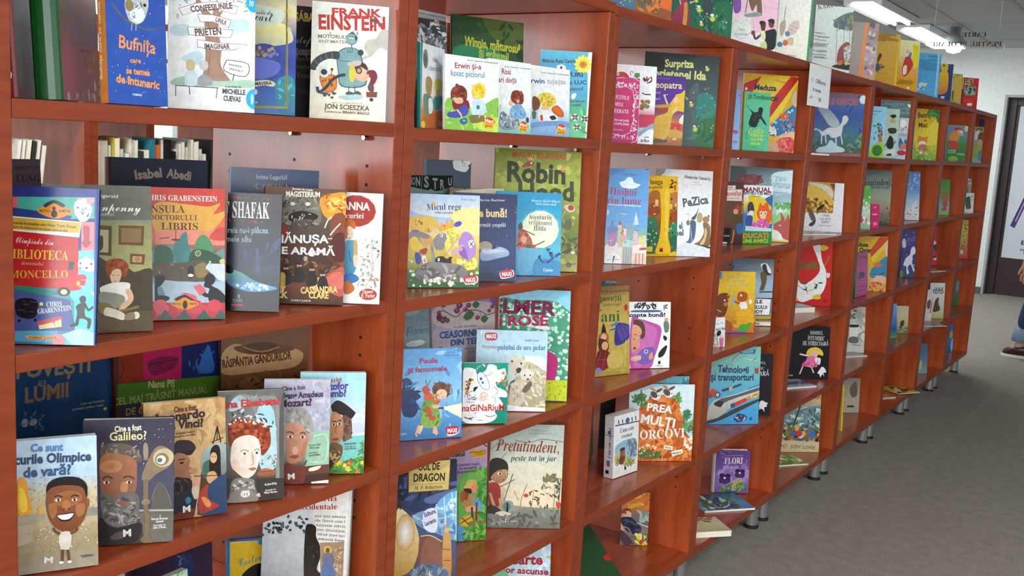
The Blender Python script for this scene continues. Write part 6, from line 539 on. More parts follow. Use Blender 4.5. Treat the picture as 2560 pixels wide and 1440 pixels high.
B('bright yellow board book with a yellow giraffe neck between red houses', 2, 2, [1.7809, 0.115, 1.0319], -27.9, 6.0, 0.0, 1498, 2177, 50, 'P', 'e0b01e', 'd0a018', [['G',['e8bc20','e4b41e','b07a28','8a5a24','3a6a4a','2a6a50']],['P','e8b420',0,[531,2180,1675,2177,1651,1700,541,1728]],['T','Pe strada lunga','s','1c1610',[-179,1904,1169,140,43]],['T','la etaj cu pirați','s','1c1610',[60,1813,924,73,29]],['S',461,10,'l',['2a2a20','4a6a30','c04028'],45,96,[1197,2075,1446,2054,1416,1809,1238,1847]],['Q','b06a30',0,[559,1700,888,1738,900,1225,520,1105]],['Q','c07a38',0,[1206,1689,1668,1730,1644,1238,1214,1345]],['Q','a04a28',0,[515,1331,755,1450,935,1226,764,1080,520,1133]],['Q','a84a28',0,[1254,1145,1465,1264,1613,1064,1473,918,1258,973]],['P','e8c878',0,[754,1535,865,1538,845,1352,740,1364]],['P','e8c878',0,[1241,1417,1319,1419,1304,1290,1237,1288]],['Q','3a7a5a',0,[506,991,764,1052,843,653,496,650]],['Q','2a6a50',0,[477,707,843,653,840,24,474,82]],['Q','3a8a68',0,[1261,858,1616,949,1588,602,1268,570]],['Q','2a6a54',0,[1129,455,1553,572,1512,80,1103,81]],['S',471,26,'b',['e8d8a0','d8c890','2a4a3a','c0542c'],38,76,[492,1614,891,1624,856,81,490,138]],['S',472,26,'b',['e8d8a0','d8c890','2a4a3a','c0542c'],38,77,[1226,1575,1654,1585,1529,80,1137,138]],['Q','d8c030',0,[487,238,678,267,663,138,490,138]],['Q','f0bc1c',0,[916,1767,1203,1803,1235,1231,1196,599,1280,80,787,67,916,539,953,1226]],['Q','f4cc48',0,[1064,1742,1187,1746,1179,598,1134,253,1078,1114]],['P','e0a818',0,[474,67,1494,80,1497,-41,469,-9]],['P','2a1a14',0,[923,230,1029,230,1024,124,918,124]],['P','c03028',0,[923,230,1029,230,1030,181,924,181]],['Q','e0c030',0,[1262,81,1456,138,1476,51,1281,8]]])
B('white hardcover with thin grey lettering and two robed rats under a moon', 2, 2, [1.8633, 0.093, 1.0321], -40.9, 6.0, 0.0, 1700, 2366, 70, 'P', 'e6e6e6', 'd8d8d8', [['G',['c8c4c4','e0e0e2','eceef0','f0f2f4','f4f6f8']],['Q','8a7a78',0,[-127,2373,291,2365,114,2156,-119,2202]],['T','Alexander Neverov','','5a6068',[837,2147,802,86,-51]],['T','Povestea','','a8a4a8',[1103,2029,174,26,-52]],['T','Ana ilustrații','','a8a8a8',[1027,1962,332,26,-6]],['T','Povestea','','4a545c',[-223,1368,559,199,-63]],['T','PeZica','','4a545c',[850,1353,764,223,174]],['S',481,8,'l',['9aa4ac'],31,61,[1505,2222,1712,2231,1718,2086,1512,2077]],['T','și el','','55606a',[580,722,283,172,135]],['T','Motanel','','55606a',[184,521,712,161,73]],['Q','3a5a7a','4a6a8a',[1072,956,1181,989,1248,904,1232,555,1130,377,910,341,1061,491]],['Q','4a4a50',0,[1100,1044,1221,1165,1323,1357,1281,1225,1211,1019]],['E','8a7058',0,[1010,925,57,76,0]],['Q','e8e4e0',0,[1240,1078,1314,1197,1414,1085,1393,851,1264,905]],['E','b0a070',0,[1351,1082,88,145,0]],['Q','8a6a44','7a5a38',[1454,912,1547,973,1663,861,1690,628,1673,306,1195,321,1380,443,1496,680]],['Q','d8b878',0,[1523,797,1592,683,1511,359,1385,341,1502,563]],['E','a87a50',0,[1544,1031,107,87,0]],['E','8a6a50',0,[1619,1127,32,35,0]],['Q','3a3430',0,[1196,306,1449,328,1706,278,1692,233,1389,254]],['L','c0c8d0',18,[981,1243,1077,840,1164,320]],['L','b0b8c0',15,[906,1153,1063,1159]],['L','8a8078',21,[1584,843,1729,819]],['Q','dce2e8',0,[786,309,1004,373,1677,218,1686,14,736,17]],['S',482,10,'s',['c8d0d8'],24,42,[850,281,1614,187,1589,40,798,48]]])
B('mustard hardcover with green title and a witch with a bat-winged bird', 3, 2, [1.5973, 0.0994, 0.7336], -20.8, 7.0, 0.0, 1206, 2318, 80, 'p', 'b89a50', 'a08440', [['G',['a8864c','b89850','c4a858','c0a850','b8a048','a89440']],['Q','a07c48',0,[225,2362,1397,2321,1242,2195,260,2090]],['T','O mie și una de povești','b','3a2c20',[260,2161,1020,40,4]],['T','povești','s','3a5a1c',[222,1934,719,160,-15]],['T','pentru copiii','s','4a6a20',[324,1807,590,74,-8]],['T','de','s','4a6a20',[190,1679,111,68,27]],['T','5 ani','s','3a6a20',[-112,1410,985,278,-12]],['S',491,20,'h',['6a5a30'],13,23,[897,2208,1299,2193,1299,2149,897,2165]],['L','7a6a34',14,[1280,2136,1179,1410]],['E','b83a24',0,[1093,1736,68,89,0]],['E','c8702c',0,[1223,1607,77,71,52]],['Q','3a1c1c',0,[252,1089,328,1371,419,1078]],['Q','a8603a',0,[178,1065,252,1118,438,1106,493,987,436,847,177,922]],['E','e0b088',0,[333,1012,96,86,0]],['Q','5a2420',0,[159,952,251,974,436,905,510,726,397,619,175,693]],['E','d8a878',0,[368,780,113,116,0]],['L','d8a878',33,[491,699,698,829]],['Q','6a1c24','8a2830',[100,584,249,688,509,611,582,374,431,184,60,157]],['L','b06a50',10,[249,673,79,242]],['L','b06a50',10,[397,634,282,196]],['L','b06a50',10,[490,612,469,239]],['L','b06a50',10,[81,442,564,405]],['Q','3a3a88',0,[740,1319,854,1356,1216,1262,1234,998,1002,808,698,800]],['Q','5a4898',0,[777,1288,1197,1234,1176,1031,926,872]],['L','2a2a60',13,[816,1343,774,824]],['L','2a2a60',13,[834,1336,1079,861]],['L','2a2a60',13,[853,1335,1219,1028]],['Q','3a88a8',0,[589,1284,740,1377,835,1342,740,1290]],['Q','c04a30',0,[551,1301,627,1325,645,1266]],['L','2a5a98',33,[551,1171,815,1227]],['Q','c8b060',0,[433,444,697,655,1000,458,922,231,543,175]],['S',492,14,'h',['e8e070','d8d060'],20,40,[468,181,1075,131,1074,72,468,123]],['L','d8e080',17,[1079,891,1037,192]],['Q','8a88b8',0,[42,188,153,236,282,139,207,73,59,86]]])
B('white board book with a sleeping girl on a magenta pillow', 3, 2, [1.7395, 0.0938, 0.734], -36.6, 7.0, 0.0, 1400, 1792, 110, 'P', 'f2f2f4', 'e8e8ea', [['G',['f4f4f6','f4f4f6','f2f2f4']],['S',501,34,'l',['15151c','2a2a34'],38,82,[317,1745,947,1746,951,1611,321,1611]],['Q','4a5a98',0,[289,1566,1035,1572,1047,1520,290,1515]],['T','Noapte bună!','B','15151c',[-1,1388,1242,107,5]],['Q','b84aa0','c858a8',[230,1328,460,1336,794,1251,1125,1099,1076,677,952,317,810,3,230,14]],['Q','c86ab0',0,[264,1283,729,1191,999,1039,942,678,688,201,360,86]],['Q','5a3020',0,[296,1312,527,1282,631,1132,638,862,507,803,534,1042,334,1103]],['Q','e0a078','d89070',[267,1134,465,1132,552,982,474,803,495,623,351,446,251,507]],['L','4a2418',16,[306,924,405,906]],['L','4a2418',16,[472,878,538,887]],['L','4a2418',16,[292,805,359,775]],['E','7a2a24',0,[342,550,40,35,0]],['Q','7a5ab0',0,[483,444,679,561,912,558,950,377,823,138,525,113,389,266]],['E','b8b0d8',0,[688,456,67,66,0]],['E','5a4a98',0,[688,456,30,33,0]],['Q','e0b090',0,[256,298,518,353,522,233,291,207]],['Q','e09868',0,[768,320,865,439,903,287,821,228]],['S',502,4,'l',['6a5a4a','8a8a88'],51,95,[1148,1731,1367,1716,1353,1611,1185,1611]],['E','e0a070',0,[1277,1309,61,60,0]],['Q','6a7a70',0,[1202,1249,1347,1233,1353,1007,1236,977]],['Q','1a1a20',0,[1205,887,1307,826,1276,735,1201,796]],['Q','1a1a20',0,[1083,435,1280,614,1315,553,1220,343,1070,285]],['P','1a1a20',0,[1062,194,1130,193,1125,103,1058,110]],['T','Editura','','888',[992,60,202,24,-64]]])
B('teal paperback at the back left corner below the second shelf', 3, 2, [1.8564, 0.22, 0.733], 10.1, 4.0, 0.0, 1142, 2550, 60, 'P', '4aa0a0', '3a8a8c', [['G',['3a8a90','4aa0a4','58a8a8']],['T','Wonder','','d8ecec',[165,2032,1039,94,-108]]])
B('thick white little book with a spine title and a watercolour beach', 4, 2, [1.7138, 0.085, 0.4348], -7.6, 3.0, 0.0, 1153, 1715, 300, 'P', 'e8e6e6', 'd8d4d6', [['G',['e8e8ea','eae8e8','e6e4e2']],['T','Cum este','s','3a3a44',[279,1217,656,124,-15]],['T','vremea','s','3a3a44',[359,1048,496,118,2]],['Q','8ab4cc','a8c0c8',[106,866,304,951,764,988,1058,902,1107,514,1008,408,587,462,118,649]],['Q','7a8a94',0,[665,913,978,917,1102,610,841,567,623,735]],['S',511,40,'l',['6a8a9c','a8bcc8','5a7a88'],68,144,[613,923,1033,875,1010,376,688,504]],['Q','c8b878',0,[93,654,479,545,960,323,1019,217,598,272,131,400]],['S',512,26,'l',['8a9a48','c8b060','6a8a40'],58,116,[121,586,960,323,914,207,133,369]],['Q','6a4a34',0,[280,462,347,634,500,634,559,498,466,331,285,368]],['E','8a5a3a',0,[421,681,115,81,0]],['E','4a3a34',0,[417,750,126,44,0]],['E','b0603c',0,[477,593,74,63,0]],['P','2a2628',0,[537,247,610,245,616,137,532,149]],['L','4a5468',33,[49,1460,1187,1400]],['L','2a2c34',37,[192,1600,214,1480]],['L','2a2c34',37,[371,1584,392,1464]],['L','2a2c34',38,[809,1571,832,1449]],['L','2a2c34',38,[982,1573,1005,1451]],['E','4a6aa0',0,[605,1516,95,81,0]]], spine_art=[['T','Cum este vremea','s','3a3a44',[215,560,830,95,1571]],['P','15151c',0,[60,110,170,110,170,210,60,210]],['P','4a5468',0,[0,1170,300,1170,300,1185,0,1185]],['E','4a5a80',0,[150,1250,50,50,0]],['P','6a6a6c',0,[90,320,200,320,200,480,90,480]]])
B('square hardcover covered in a heap of orange carrots with white capitals', 4, 2, [1.8837, 0.1333, 0.434], -45.8, 6.0, 0.0, 1942, 2220, 80, 'P', 'a8ccd8', '88b8c8', [['G',['a8d0dc','b4d8e0','bcd8dc','b0d4dc']],['Q','d8e8ec',0,[-239,1849,475,2051,1131,2189,2068,2172,2003,1493,1507,1358,-211,1276]],['Q','c8641e',0,[304,1505,555,1764,813,1896,1145,1901,1420,1744,1537,1423,1649,1199,1734,844,1990,458,2007,-516,403,-516,205,832]],['S',521,260,'l',['d8702a','c05a1c','e08038','a84a18','e89048'],110,207,[337,1505,588,1765,1145,1901,1422,1712,1649,1199,1956,457,1970,-451,398,-420,271,833]],['S',522,40,'l',['4a7a3a','3a6a38','6a9a4a'],71,129,[91,1822,409,2050,497,1603,235,1568]],['S',523,30,'l',['4a8a5a','3a7a4a'],72,131,[1637,1424,1803,1459,1783,1200,1647,1231]],['S',524,30,'l',['4a7a48','6aa05a'],66,118,[1587,1101,1986,1170,2003,846,1699,876]],['S',525,14,'l',['5a8a48','7aa850'],72,131,[1340,2000,1547,1874,1524,1681,1350,1807]],['L','4a6a48',16,[266,1601,343,2049]],['L','4a6a48',16,[296,1665,484,1859]],['L','4a6a48',16,[1676,1328,1785,1491]],['E','f0eeea',0,[780,1895,152,128,-35]],['E','5a4c44',0,[726,1914,119,83,-70]],['E','6a4a3a',0,[873,2038,112,38,52]],['E','c88a5a',0,[692,2061,101,32,-44]],['E','222',0,[874,1884,20,19,0]],['E','f0eeea',0,[1159,1965,152,128,-35]],['E','5a4c44',0,[1104,1984,121,85,-70]],['E','6a4a3a',0,[1251,2108,114,38,52]],['E','c88a5a',0,[1070,2131,101,33,-44]],['E','222',0,[1253,1954,20,20,0]],['T','PREA','','fff4e8',[530,1460,762,209,-103]],['T','MULȚI','','fff4e8',[356,1106,1029,245,-133]],['T','MORCOVI','s','fff4e8',[35,603,1676,263,55]],['P','f2ecdc',0,[1092,459,1370,428,1359,312,1084,352]],['T','Patrick','','4a6a4a',[1129,382,197,44,-143]],['P','f2ecdc',0,[1328,279,1652,355,1672,226,1352,137]],['T','Madalina','','4a6a4a',[1372,192,265,51,213]],['S',526,16,'f',['f0ece0','e8e4d0'],33,52,[355,461,885,464,1106,46,375,44]],['S',527,40,'l',['5a7a38','4a6a34'],59,111,[391,397,1063,239,1037,78,407,76]],['S',528,16,'f',['f4f0e4'],39,59,[1673,727,1979,665,1928,340,1725,372]]])
B('pale teal book rising behind the carrot-covered one', 4, 2, [1.9378, 0.1174, 0.4337], -46.0, 5.0, 0.0, 1354, 2400, 60, 'P', '5aa4b4', '4a94a4', [['G',['68b0c0','5aa4b4','4a98ac']],['S',531,10,'l',['78bcc8','3a8494'],66,164,[48,2232,1419,2288,1425,2174,52,2151]]])
B('thin green and blue booklet glimpsed beside the left upright near the white little book', 4, 2, [1.7764, 0.2, 0.4334], 23.2, 3.0, 0.0, 1267, 1700, 40, 'P', '6a9ab0', '5a8aa0', [['G',['8ab0c4','6a9ab8','5a8a68','6a7a48']]])
B('tall black hardcover added to fill the dark rear gap beside the white little book', 4, 2, [1.9296, 0.25, 0.4336], -45.9, 2.0, 0.0, 418, 2600, 120, 'h', '1e1614', '181210', [['G',['1c1412','1e1614','1a1210']]])  # black book added to fill the dark back of this compartment
B('dark green picture book lying aslant with a red-caped figure on it', 5, 2, [1.5418, 0.055, 0.1392], -8.2, 48.0, 0.0, 2000, 2500, 70, 'P', '2a4a2c', '1c3220', [['Q','c8282a',0,[1776,967,1968,1014,2298,985,2338,831,2162,779,1821,849]]])
B('paperback with a dark-robed seated figure below an orange heading', 5, 2, [1.9837, 0.1843, 0.1347], -51.5, 6.0, 0.0, 843, 1615, 70, 'P', '8a7a70', '6a5a54', [['G',['c86a2a','d87830','c87838','7a6a68','6a5e60','8a7a78','6a5c50','7a7a4a']],['T','Bunica','','e8c84a',[378,1415,344,120,232]],['T','Lumina','','e8c030',[209,1122,516,147,231]],['Q','c8a080',0,[-204,940,57,1117,149,680,34,338,-241,397]],['S',541,10,'l',['d87a38','c86020'],67,148,[503,1605,875,1618,880,1245,588,1304]],['Q','7a3020',0,[-39,1013,124,1120,280,1057,271,921,66,948]],['E','e0c0a0',0,[186,935,121,114,0]],['Q','e0c0a0',0,[70,881,213,750,307,888,267,989]],['S',542,10,'l',['8a3a24','a04a30'],48,102,[-27,1098,260,1107,267,989,-1,946]],['Q','26243a',0,[-10,811,275,853,488,690,633,525,575,354,338,347,90,543]],['S',543,12,'l',['4a4a68','1a1828'],68,135,[40,812,416,756,571,422,157,545]],['Q','98b0a8',0,[550,794,602,1067,685,798,811,972,757,733,590,694]],['S',544,12,'l',['a8bcb0','7a948c'],68,123,[536,1031,843,1007,825,735,588,727]],['L','e0d0c0',27,[488,690,835,565]],['L','e8d8c8',48,[440,350,583,218]],['L','e8d8c8',48,[575,354,651,220]],['Q','4a2a38',0,[-8,472,240,276,461,-23,332,-129,121,1,-30,268]],['L','c8b0a8',20,[20,574,227,513,338,347]],['S',545,18,'l',['e8d048','f0e070','d8b830'],61,122,[476,317,783,292,763,53,523,80]],['E','c03a28',0,[641,101,68,61,0]],['Q','6a5a4a',0,[322,41,665,-17,805,-81,467,-125]]])
B('pale blue paperback squeezed beside the left upright of the fourth bookcase', 1, 3, [2.1704, 0.0184, 1.3301], -10.0, 4.0, 0.0, 366, 1726, 60, 'P', '8ab0e0', '7aa0d8', [['G',['78a4e0','88b0e4','90b8e4','98c0e8']],['T','Cele','','6a4a90',[209,1548,209,38,24]],['E','b07ab0',0,[152,502,154,64,0]],['E','a888c0',0,[138,230,155,45,0]],['T','fără','','b04a7a',[22,496,279,51,22]]])
B('green paperback with a black ape swinging on a rope', 1, 3, [2.3279, 0.0504, 1.3302], -26.0, 4.0, 0.0, 1058, 1773, 80, 'P', '58b890', '8aa02a', [['G',['5cb888','62c096','5cbc98','58b890','58bc8c']],['P','a0b030',0,[-153,1758,47,1753,-3,-15,-115,-4]],['T','Jill Tomlinson','','2a6a48',[134,1563,953,126,16]],['Q','242828',0,[234,1253,419,1164,598,1209,592,1293,750,1320,758,1185,744,1050,891,890,943,791,825,852,657,977,536,734,311,722,215,817,291,1056,331,1125]],['E','242828',0,[677,1254,99,81,0]],['L','2a4a38',16,[68,1408,258,1221]],['L','24402e',16,[289,720,164,546,156,311]],['S',551,10,'l',['3a4040'],39,94,[331,1125,690,1181,625,773,307,788]],['T','Gorila','s','b8d848',[214,465,635,187,131]],['T','care','','b8d848',[306,436,544,87,20]],['T','voia să fie','','b8d848',[313,312,523,87,10]],['T','mai mare','','b8d848',[321,184,431,94,9]],['T','Nemira','b','2a5a48',[394,100,159,27,6]]])
B('large picture book with red and yellow rays above a coral reef', 1, 3, [2.5999, 0.1685, 1.3302], -47.0, 4.0, 0.0, 1894, 2534, 80, 'P', 'd8a020', 'c03020', [['G',['d8a828','e0a020','e0b030','c88040','3a80b0','3a78a8','d88868','c85848']],['P','e8b420',0,[-90,2528,1973,2539,1890,-8,96,-109]],['P','c02a24',0,[-63,2149,499,2404,610,2484,958,2508,-12,1424]],['P','e8c428',0,[610,2484,1622,2516,1123,1861,487,1491,166,1654]],['P','c82c26',0,[1622,2516,1937,2500,1663,1969,1138,1129,826,1110,1123,1861]],['P','f0d838',0,[1937,2500,1937,2391,1361,1289,995,936,982,1119]],['Q','2a88b8','2a68a0',[1023,828,1366,1216,1696,1531,1928,1582,1919,1176,1880,657,1415,556,1025,533]],['S',561,30,'o',['c8e4f0','e8f4f8','5ab0d8'],15,45,[1104,1053,1855,1504,1874,731,1175,616]],['Q','e8c8b0',0,[1679,1750,1830,2090,1891,1543,1768,1609]],['Q','e0602c',0,[1327,1214,1517,1299,1642,1196,1494,1077,1374,1106]],['E','f0e0d0',0,[1505,1188,47,44,0]],['S',562,12,'l',['e87038','c04820'],45,98,[1322,1287,1673,1309,1651,1086,1377,1070]],['Q','6a6a88',0,[1653,1050,1804,1133,1897,954,1787,836,1664,903]],['S',563,16,'l',['4a4a68','8a8aa8','2a3a58'],61,129,[1385,960,1891,1027,1877,694,1482,708]],['Q','e8b890',0,[1376,554,1642,680,1877,694,1874,472,1420,483]],['Q','d83a34',0,[1200,286,1499,487,1854,471,1848,27,1299,-4]],['S',564,70,'o',['e05a4c','c82c2c','e88070'],30,69,[1200,286,1499,487,1854,471,1848,27,1299,-4]],['S',565,10,'l',['f0e8d8'],76,151,[1006,790,1193,911,1214,618,1022,570]],['Q','d8a878',0,[1007,238,1233,361,1378,0,1026,-20]],['T','Meduza','B','1c3a5a',[372,2013,771,182,-5]],['T','și Oscar','B','1c3a5a',[512,1694,742,196,-20]],['T','Cornelia','b','8a5a18',[1107,2335,360,43,-156]],['E','f4e8e0',0,[93,2021,46,51,0]]])
B('pale blue fairytale hardcover with a reclining red creature along its foot', 2, 3, [2.582, 0.1786, 1.0315], -52.0, 6.0, 0.0, 2133, 2462, 80, 'P', '9ac0c8', '7aa0a8', [['G',['58686c','78989c','90b8c0','a8ccd4','b0d8d8','b8d8b0','c8d8c8']],['Q','4a5458',0,[-56,2422,485,2417,555,1891,-21,1859]],['Q','c8e0e8',0,[1402,2222,1935,2394,2175,2337,2096,1623,1593,1524]],['Q','7a2c2c',0,[150,2010,501,2171,823,2224,1046,2131,1130,1959,701,1864,339,1879]],['S',571,30,'l',['8a3430','5a2024','a04a44'],64,142,[322,2143,1079,2186,1096,1921,339,1879]],['T','Zâna','i','7a9aa4',[1543,2017,382,163,168]],['T','Floriana','i','6a8a98',[1211,1822,844,253,-28]],['S',572,20,'h',['98b4bc'],107,179,[1584,1665,1980,1723,1969,1331,1607,1312]],['P','a8cca0',0,[1573,1274,2155,1271,2152,772,1604,814]],['S',573,40,'l',['4a9a4a','6ab85a','3a8a3e'],57,122,[1589,1311,2153,1306,2148,1110,1603,1098]],['Q','88c878',0,[1526,881,1845,1005,2143,914,2166,559,1550,527]],['S',574,8,'l',['d8e8e4'],72,122,[1603,1098,2131,1091,2120,984,1611,974]],['Q','b03a34',0,[1584,564,1722,678,1826,755,1791,1002,1930,832,1973,727,2068,946,2116,770,2147,843,2142,95,1863,187,1634,353]],['E','f0f0f0',0,[1803,547,43,28,0]],['E','222',0,[1803,540,22,21,0]],['Q','e0e4d8',0,[1559,385,1743,359,1899,189,1875,10,1616,67,1534,205]],['Q','e0c040',0,[1598,66,1909,47,2128,41,2124,-13,1586,-34]]])
B('brown paperback with a red-capped boy and a white title plate', 2, 3, [2.4137, 0.1212, 1.0315], -30.0, 6.0, 0.0, 789, 1979, 80, 'p', '5a3a2c', '3a2820', [['G',['5a3430','6a4238','6a4a38','6a4a3a','5a3c30','3a2824']],['P','e8e0d8',0,[78,1850,462,1862,457,1748,82,1743]],['P','ecdcd4',0,[61,1725,731,1746,714,1373,52,1373]],['T','vraciul Cosnosului','s','b03a30',[-773,1491,1470,165,35]],['T','și alte povești cu tâlc','s','b06a60',[-607,1382,1244,80,38]],['T','Povestea','','666',[122,1777,229,41,35]],['P','b88a50',0,[741,1458,948,1600,969,989,715,950]],['L','2a2018',34,[802,1528,779,951]],['L','2a2018',27,[726,1255,958,1294]],['Q','b8422c',0,[394,1112,537,1250,644,1185,627,1049,438,1045]],['E','e0a080',0,[489,1029,101,87,0]],['Q','5a4a2a',0,[279,772,401,909,652,948,742,780,666,508,372,503]],['Q','3a6aa0',0,[536,607,746,645,777,373,631,304,544,370]],['L','c87a60',53,[437,437,404,166,346,-4]],['P','1c1618',0,[17,498,330,503,261,29,11,27]],['T','IULIA','','c8c0b8',[46,229,230,41,13]],['P','e8e4e0',0,[-23,60,169,45,159,-56,-28,-58]],['T','EIKON','b','555',[13,-24,133,41,8]]])
B('small bright booklet with a squirrel in a pink dress and green lettered foot', 2, 3, [2.4853, 0.083, 1.0311], -29.0, 6.0, 0.0, 1203, 1893, 50, 'P', 'e0c030', '2a8a2a', [['G',['e8ecf0','e8ecf0','e0c428','3a78b0','3a78b0','1c8a2a','1c8a2a']],['P','2a68a0',0,[886,1553,1363,1876,1255,491,1098,524,902,1072]],['P','e8c820',0,[209,1569,752,1617,981,1349,1163,1215,1182,663,135,512]],['P','eef0f4',0,[220,1892,1362,1893,1326,1668,889,1484,217,1603]],['T','MANUAL','B','8a2438',[-31,1671,1169,148,22]],['T','PENTRU CEI MICI','B','2a2a48',[-71,1588,1212,88,11]],['T','I. Romanescu','b','3a3a3a',[310,1524,423,40,17]],['Q','e85a1c',0,[555,962,615,1135,674,1341,809,1242,980,1383,1054,1178,1127,973,1000,798,692,793]],['Q','f0c8a0',0,[686,965,814,1070,994,970,955,832,735,828]],['E','fff',0,[728,1017,53,55,0]],['E','fff',0,[926,1021,53,55,0]],['E','222',0,[742,1000,26,31,0]],['E','222',0,[914,1003,26,31,0]],['Q','e06420',0,[992,1039,1167,1112,1197,871,1050,627,914,728]],['Q','e070b0','c8489a',[562,757,824,795,1002,729,1097,558,745,502,349,583]],['S',581,12,'l',['f0a0d0','b03a88'],47,101,[431,755,1047,730,1053,540,437,567]],['E','f0f0f0',0,[659,456,97,34,0]],['Q','3a3a48',0,[176,1262,324,1367,438,1199,423,994,206,990]],['Q','dcdce4',0,[247,1059,421,1062,383,891,209,888]],['Q','3a4a98',0,[145,887,383,891,349,583,135,512]],['P','c8d4e0',0,[111,580,1187,507,1191,404,95,426]],['P','1c8a30',0,[32,374,1226,415,1205,-1,0,6]],['T','EDUCAȚI','B','e08030',[-135,185,1200,150,17]],['T','BUNI AMICI','B','c8b828',[-151,39,1199,109,6]]])
B('yellow paperback with two cartoon bears and green fruit', 3, 3, [2.4549, 0.1434, 0.7326], -40.0, 7.0, 0.0, 1492, 2026, 60, 'P', 'e0b828', '3a88c0', [['G',['e8c030','e8c030','e4b828','e0a828','d88a28','b86a58']],['P','3a90c8',0,[129,1994,270,1997,238,1777,118,1739]],['T','Carte de colorat','b','98a8b0',[479,1811,793,51,38]],['T','LECTURI','b','98a8b0',[646,1675,468,59,49]],['T','pentru cei mai mici','b','a8b4b8',[448,1532,794,66,45]],['Q','7a3a1c',0,[119,1154,215,1284,457,1306,543,1160,507,1050,496,793,363,535,80,569,87,935]],['E','8a4422',0,[500,1215,73,89,0]],['E','c87a48',0,[430,939,81,67,0]],['E','fff',0,[385,1066,32,33,0]],['L','e0c040',31,[114,752,277,681]],['S',591,14,'b',['c8bc48','a8a038'],54,92,[494,1379,818,1421,606,537,482,609]],['Q','b0551c',0,[827,1164,902,1349,1106,1352,1211,1280,1197,1096,1036,1020,872,1054]],['Q','f4f0ee',0,[915,981,1159,1021,1208,801,1047,725,962,835]],['Q','3a98d0',0,[1026,743,1208,801,1334,728,1173,634,1050,652]],['L','b0551c',70,[936,963,792,1017,709,1052]],['E','f4ecd8',0,[1331,1031,57,89,0]],['E','fff',0,[979,1240,37,37,0]],['Q','a8b0b0',0,[627,1088,744,1218,786,1164,675,868]],['E','e8b020',0,[1134,579,328,222,0]],['Q','e8a820',0,[693,391,1012,577,1508,471,1519,175,782,171]],['E','c87a28',0,[735,354,122,80,0]],['Q','48a828',0,[886,134,1023,283,1186,284,1348,359,1355,174,1155,44,950,43]],['P','d8702c',0,[1349,322,1514,323,1493,-10,1321,-30]],['Q','8a5ab0',0,[483,22,1031,61,1198,-30,466,-70]],['Q','a85a28',0,[171,277,448,426,698,244,664,60,462,59]]])
B('pale blue hardcover with a badger-like animal by a fence and a framed title', 3, 3, [2.6358, 0.1618, 0.7322], -46.0, 5.0, 0.0, 1507, 2332, 40, 'p', '98b4c8', '5a6a70', [['G',['5a6470','788a98','98b4cc','a0bcd0','98a8b0','a89a68','b09850']],['P','3a4a5a',0,[-568,2007,71,2068,0,1913,-558,1855]],['L','e8ecf0',24,[1784,2247,1764,44]],['Q','e8e4dc',0,[1016,2142,1238,2169,1419,1887,1261,1805,1087,1991]],['Q','3a3430',0,[1079,2106,1198,2148,1297,1883,1424,1811,1264,1767,1109,1953]],['Q','6a5038',0,[1015,1835,1175,1879,1271,1651,1210,1341,1175,1244,1032,1259,1078,1491]],['L','2a2420',40,[1016,1181,1729,1212]],['L','2a2420',40,[950,948,1724,972]],['L','2a2420',40,[956,215,1731,237]],['L','2a2420',32,[1709,1204,1705,4]],['L','2a2420',32,[1540,967,1534,115]],['P','1c1a1c',0,[907,977,1486,973,1468,365,905,376]],['P','f0ecec',0,[909,947,1464,945,1442,392,903,399]],['T','FETELE','','2a2a2c',[473,787,690,115,9]],['T','COLONELULUI','','2a2a2c',[324,590,1015,115,15]],['T','PLODY','','2a2a2c',[617,437,589,116,3]],['P','e8e4d8',0,[961,138,1757,141,1745,24,948,22]],['T','DIANA','','3a3a3a',[763,48,346,69,6]],['L','5a4a30',24,[969,3,1746,-3]],['Q','b89a48',0,[928,331,1478,346,1484,250,934,234]]])
B('tiny white booklet with a pink figure at the front left corner', 3, 3, [2.2271, 0.0455, 0.7322], -30.0, 7.0, 0.0, 451, 903, 30, 'P', 'e8e8ea', 'e0e0e2', [['G',['e8eaf0','eceef0','d8dcd4','dcd8d0']],['T','Zoe, mă','','8a8aa8',[58,673,316,40,168]],['T','duci la Viena?','','5a5a88',[103,496,378,88,106]],['Q','1c1c24',0,[126,393,186,493,291,490,293,388,189,323]],['Q','c86a98',0,[253,287,335,352,400,248,363,-24,258,14]],['S',601,36,'l',['8a9a88','a8b0a0','c8a8a0','6a8a70'],30,68,[13,397,252,321,237,-19,8,-27]],['E','e8c8c0',0,[328,302,42,41,0]]])
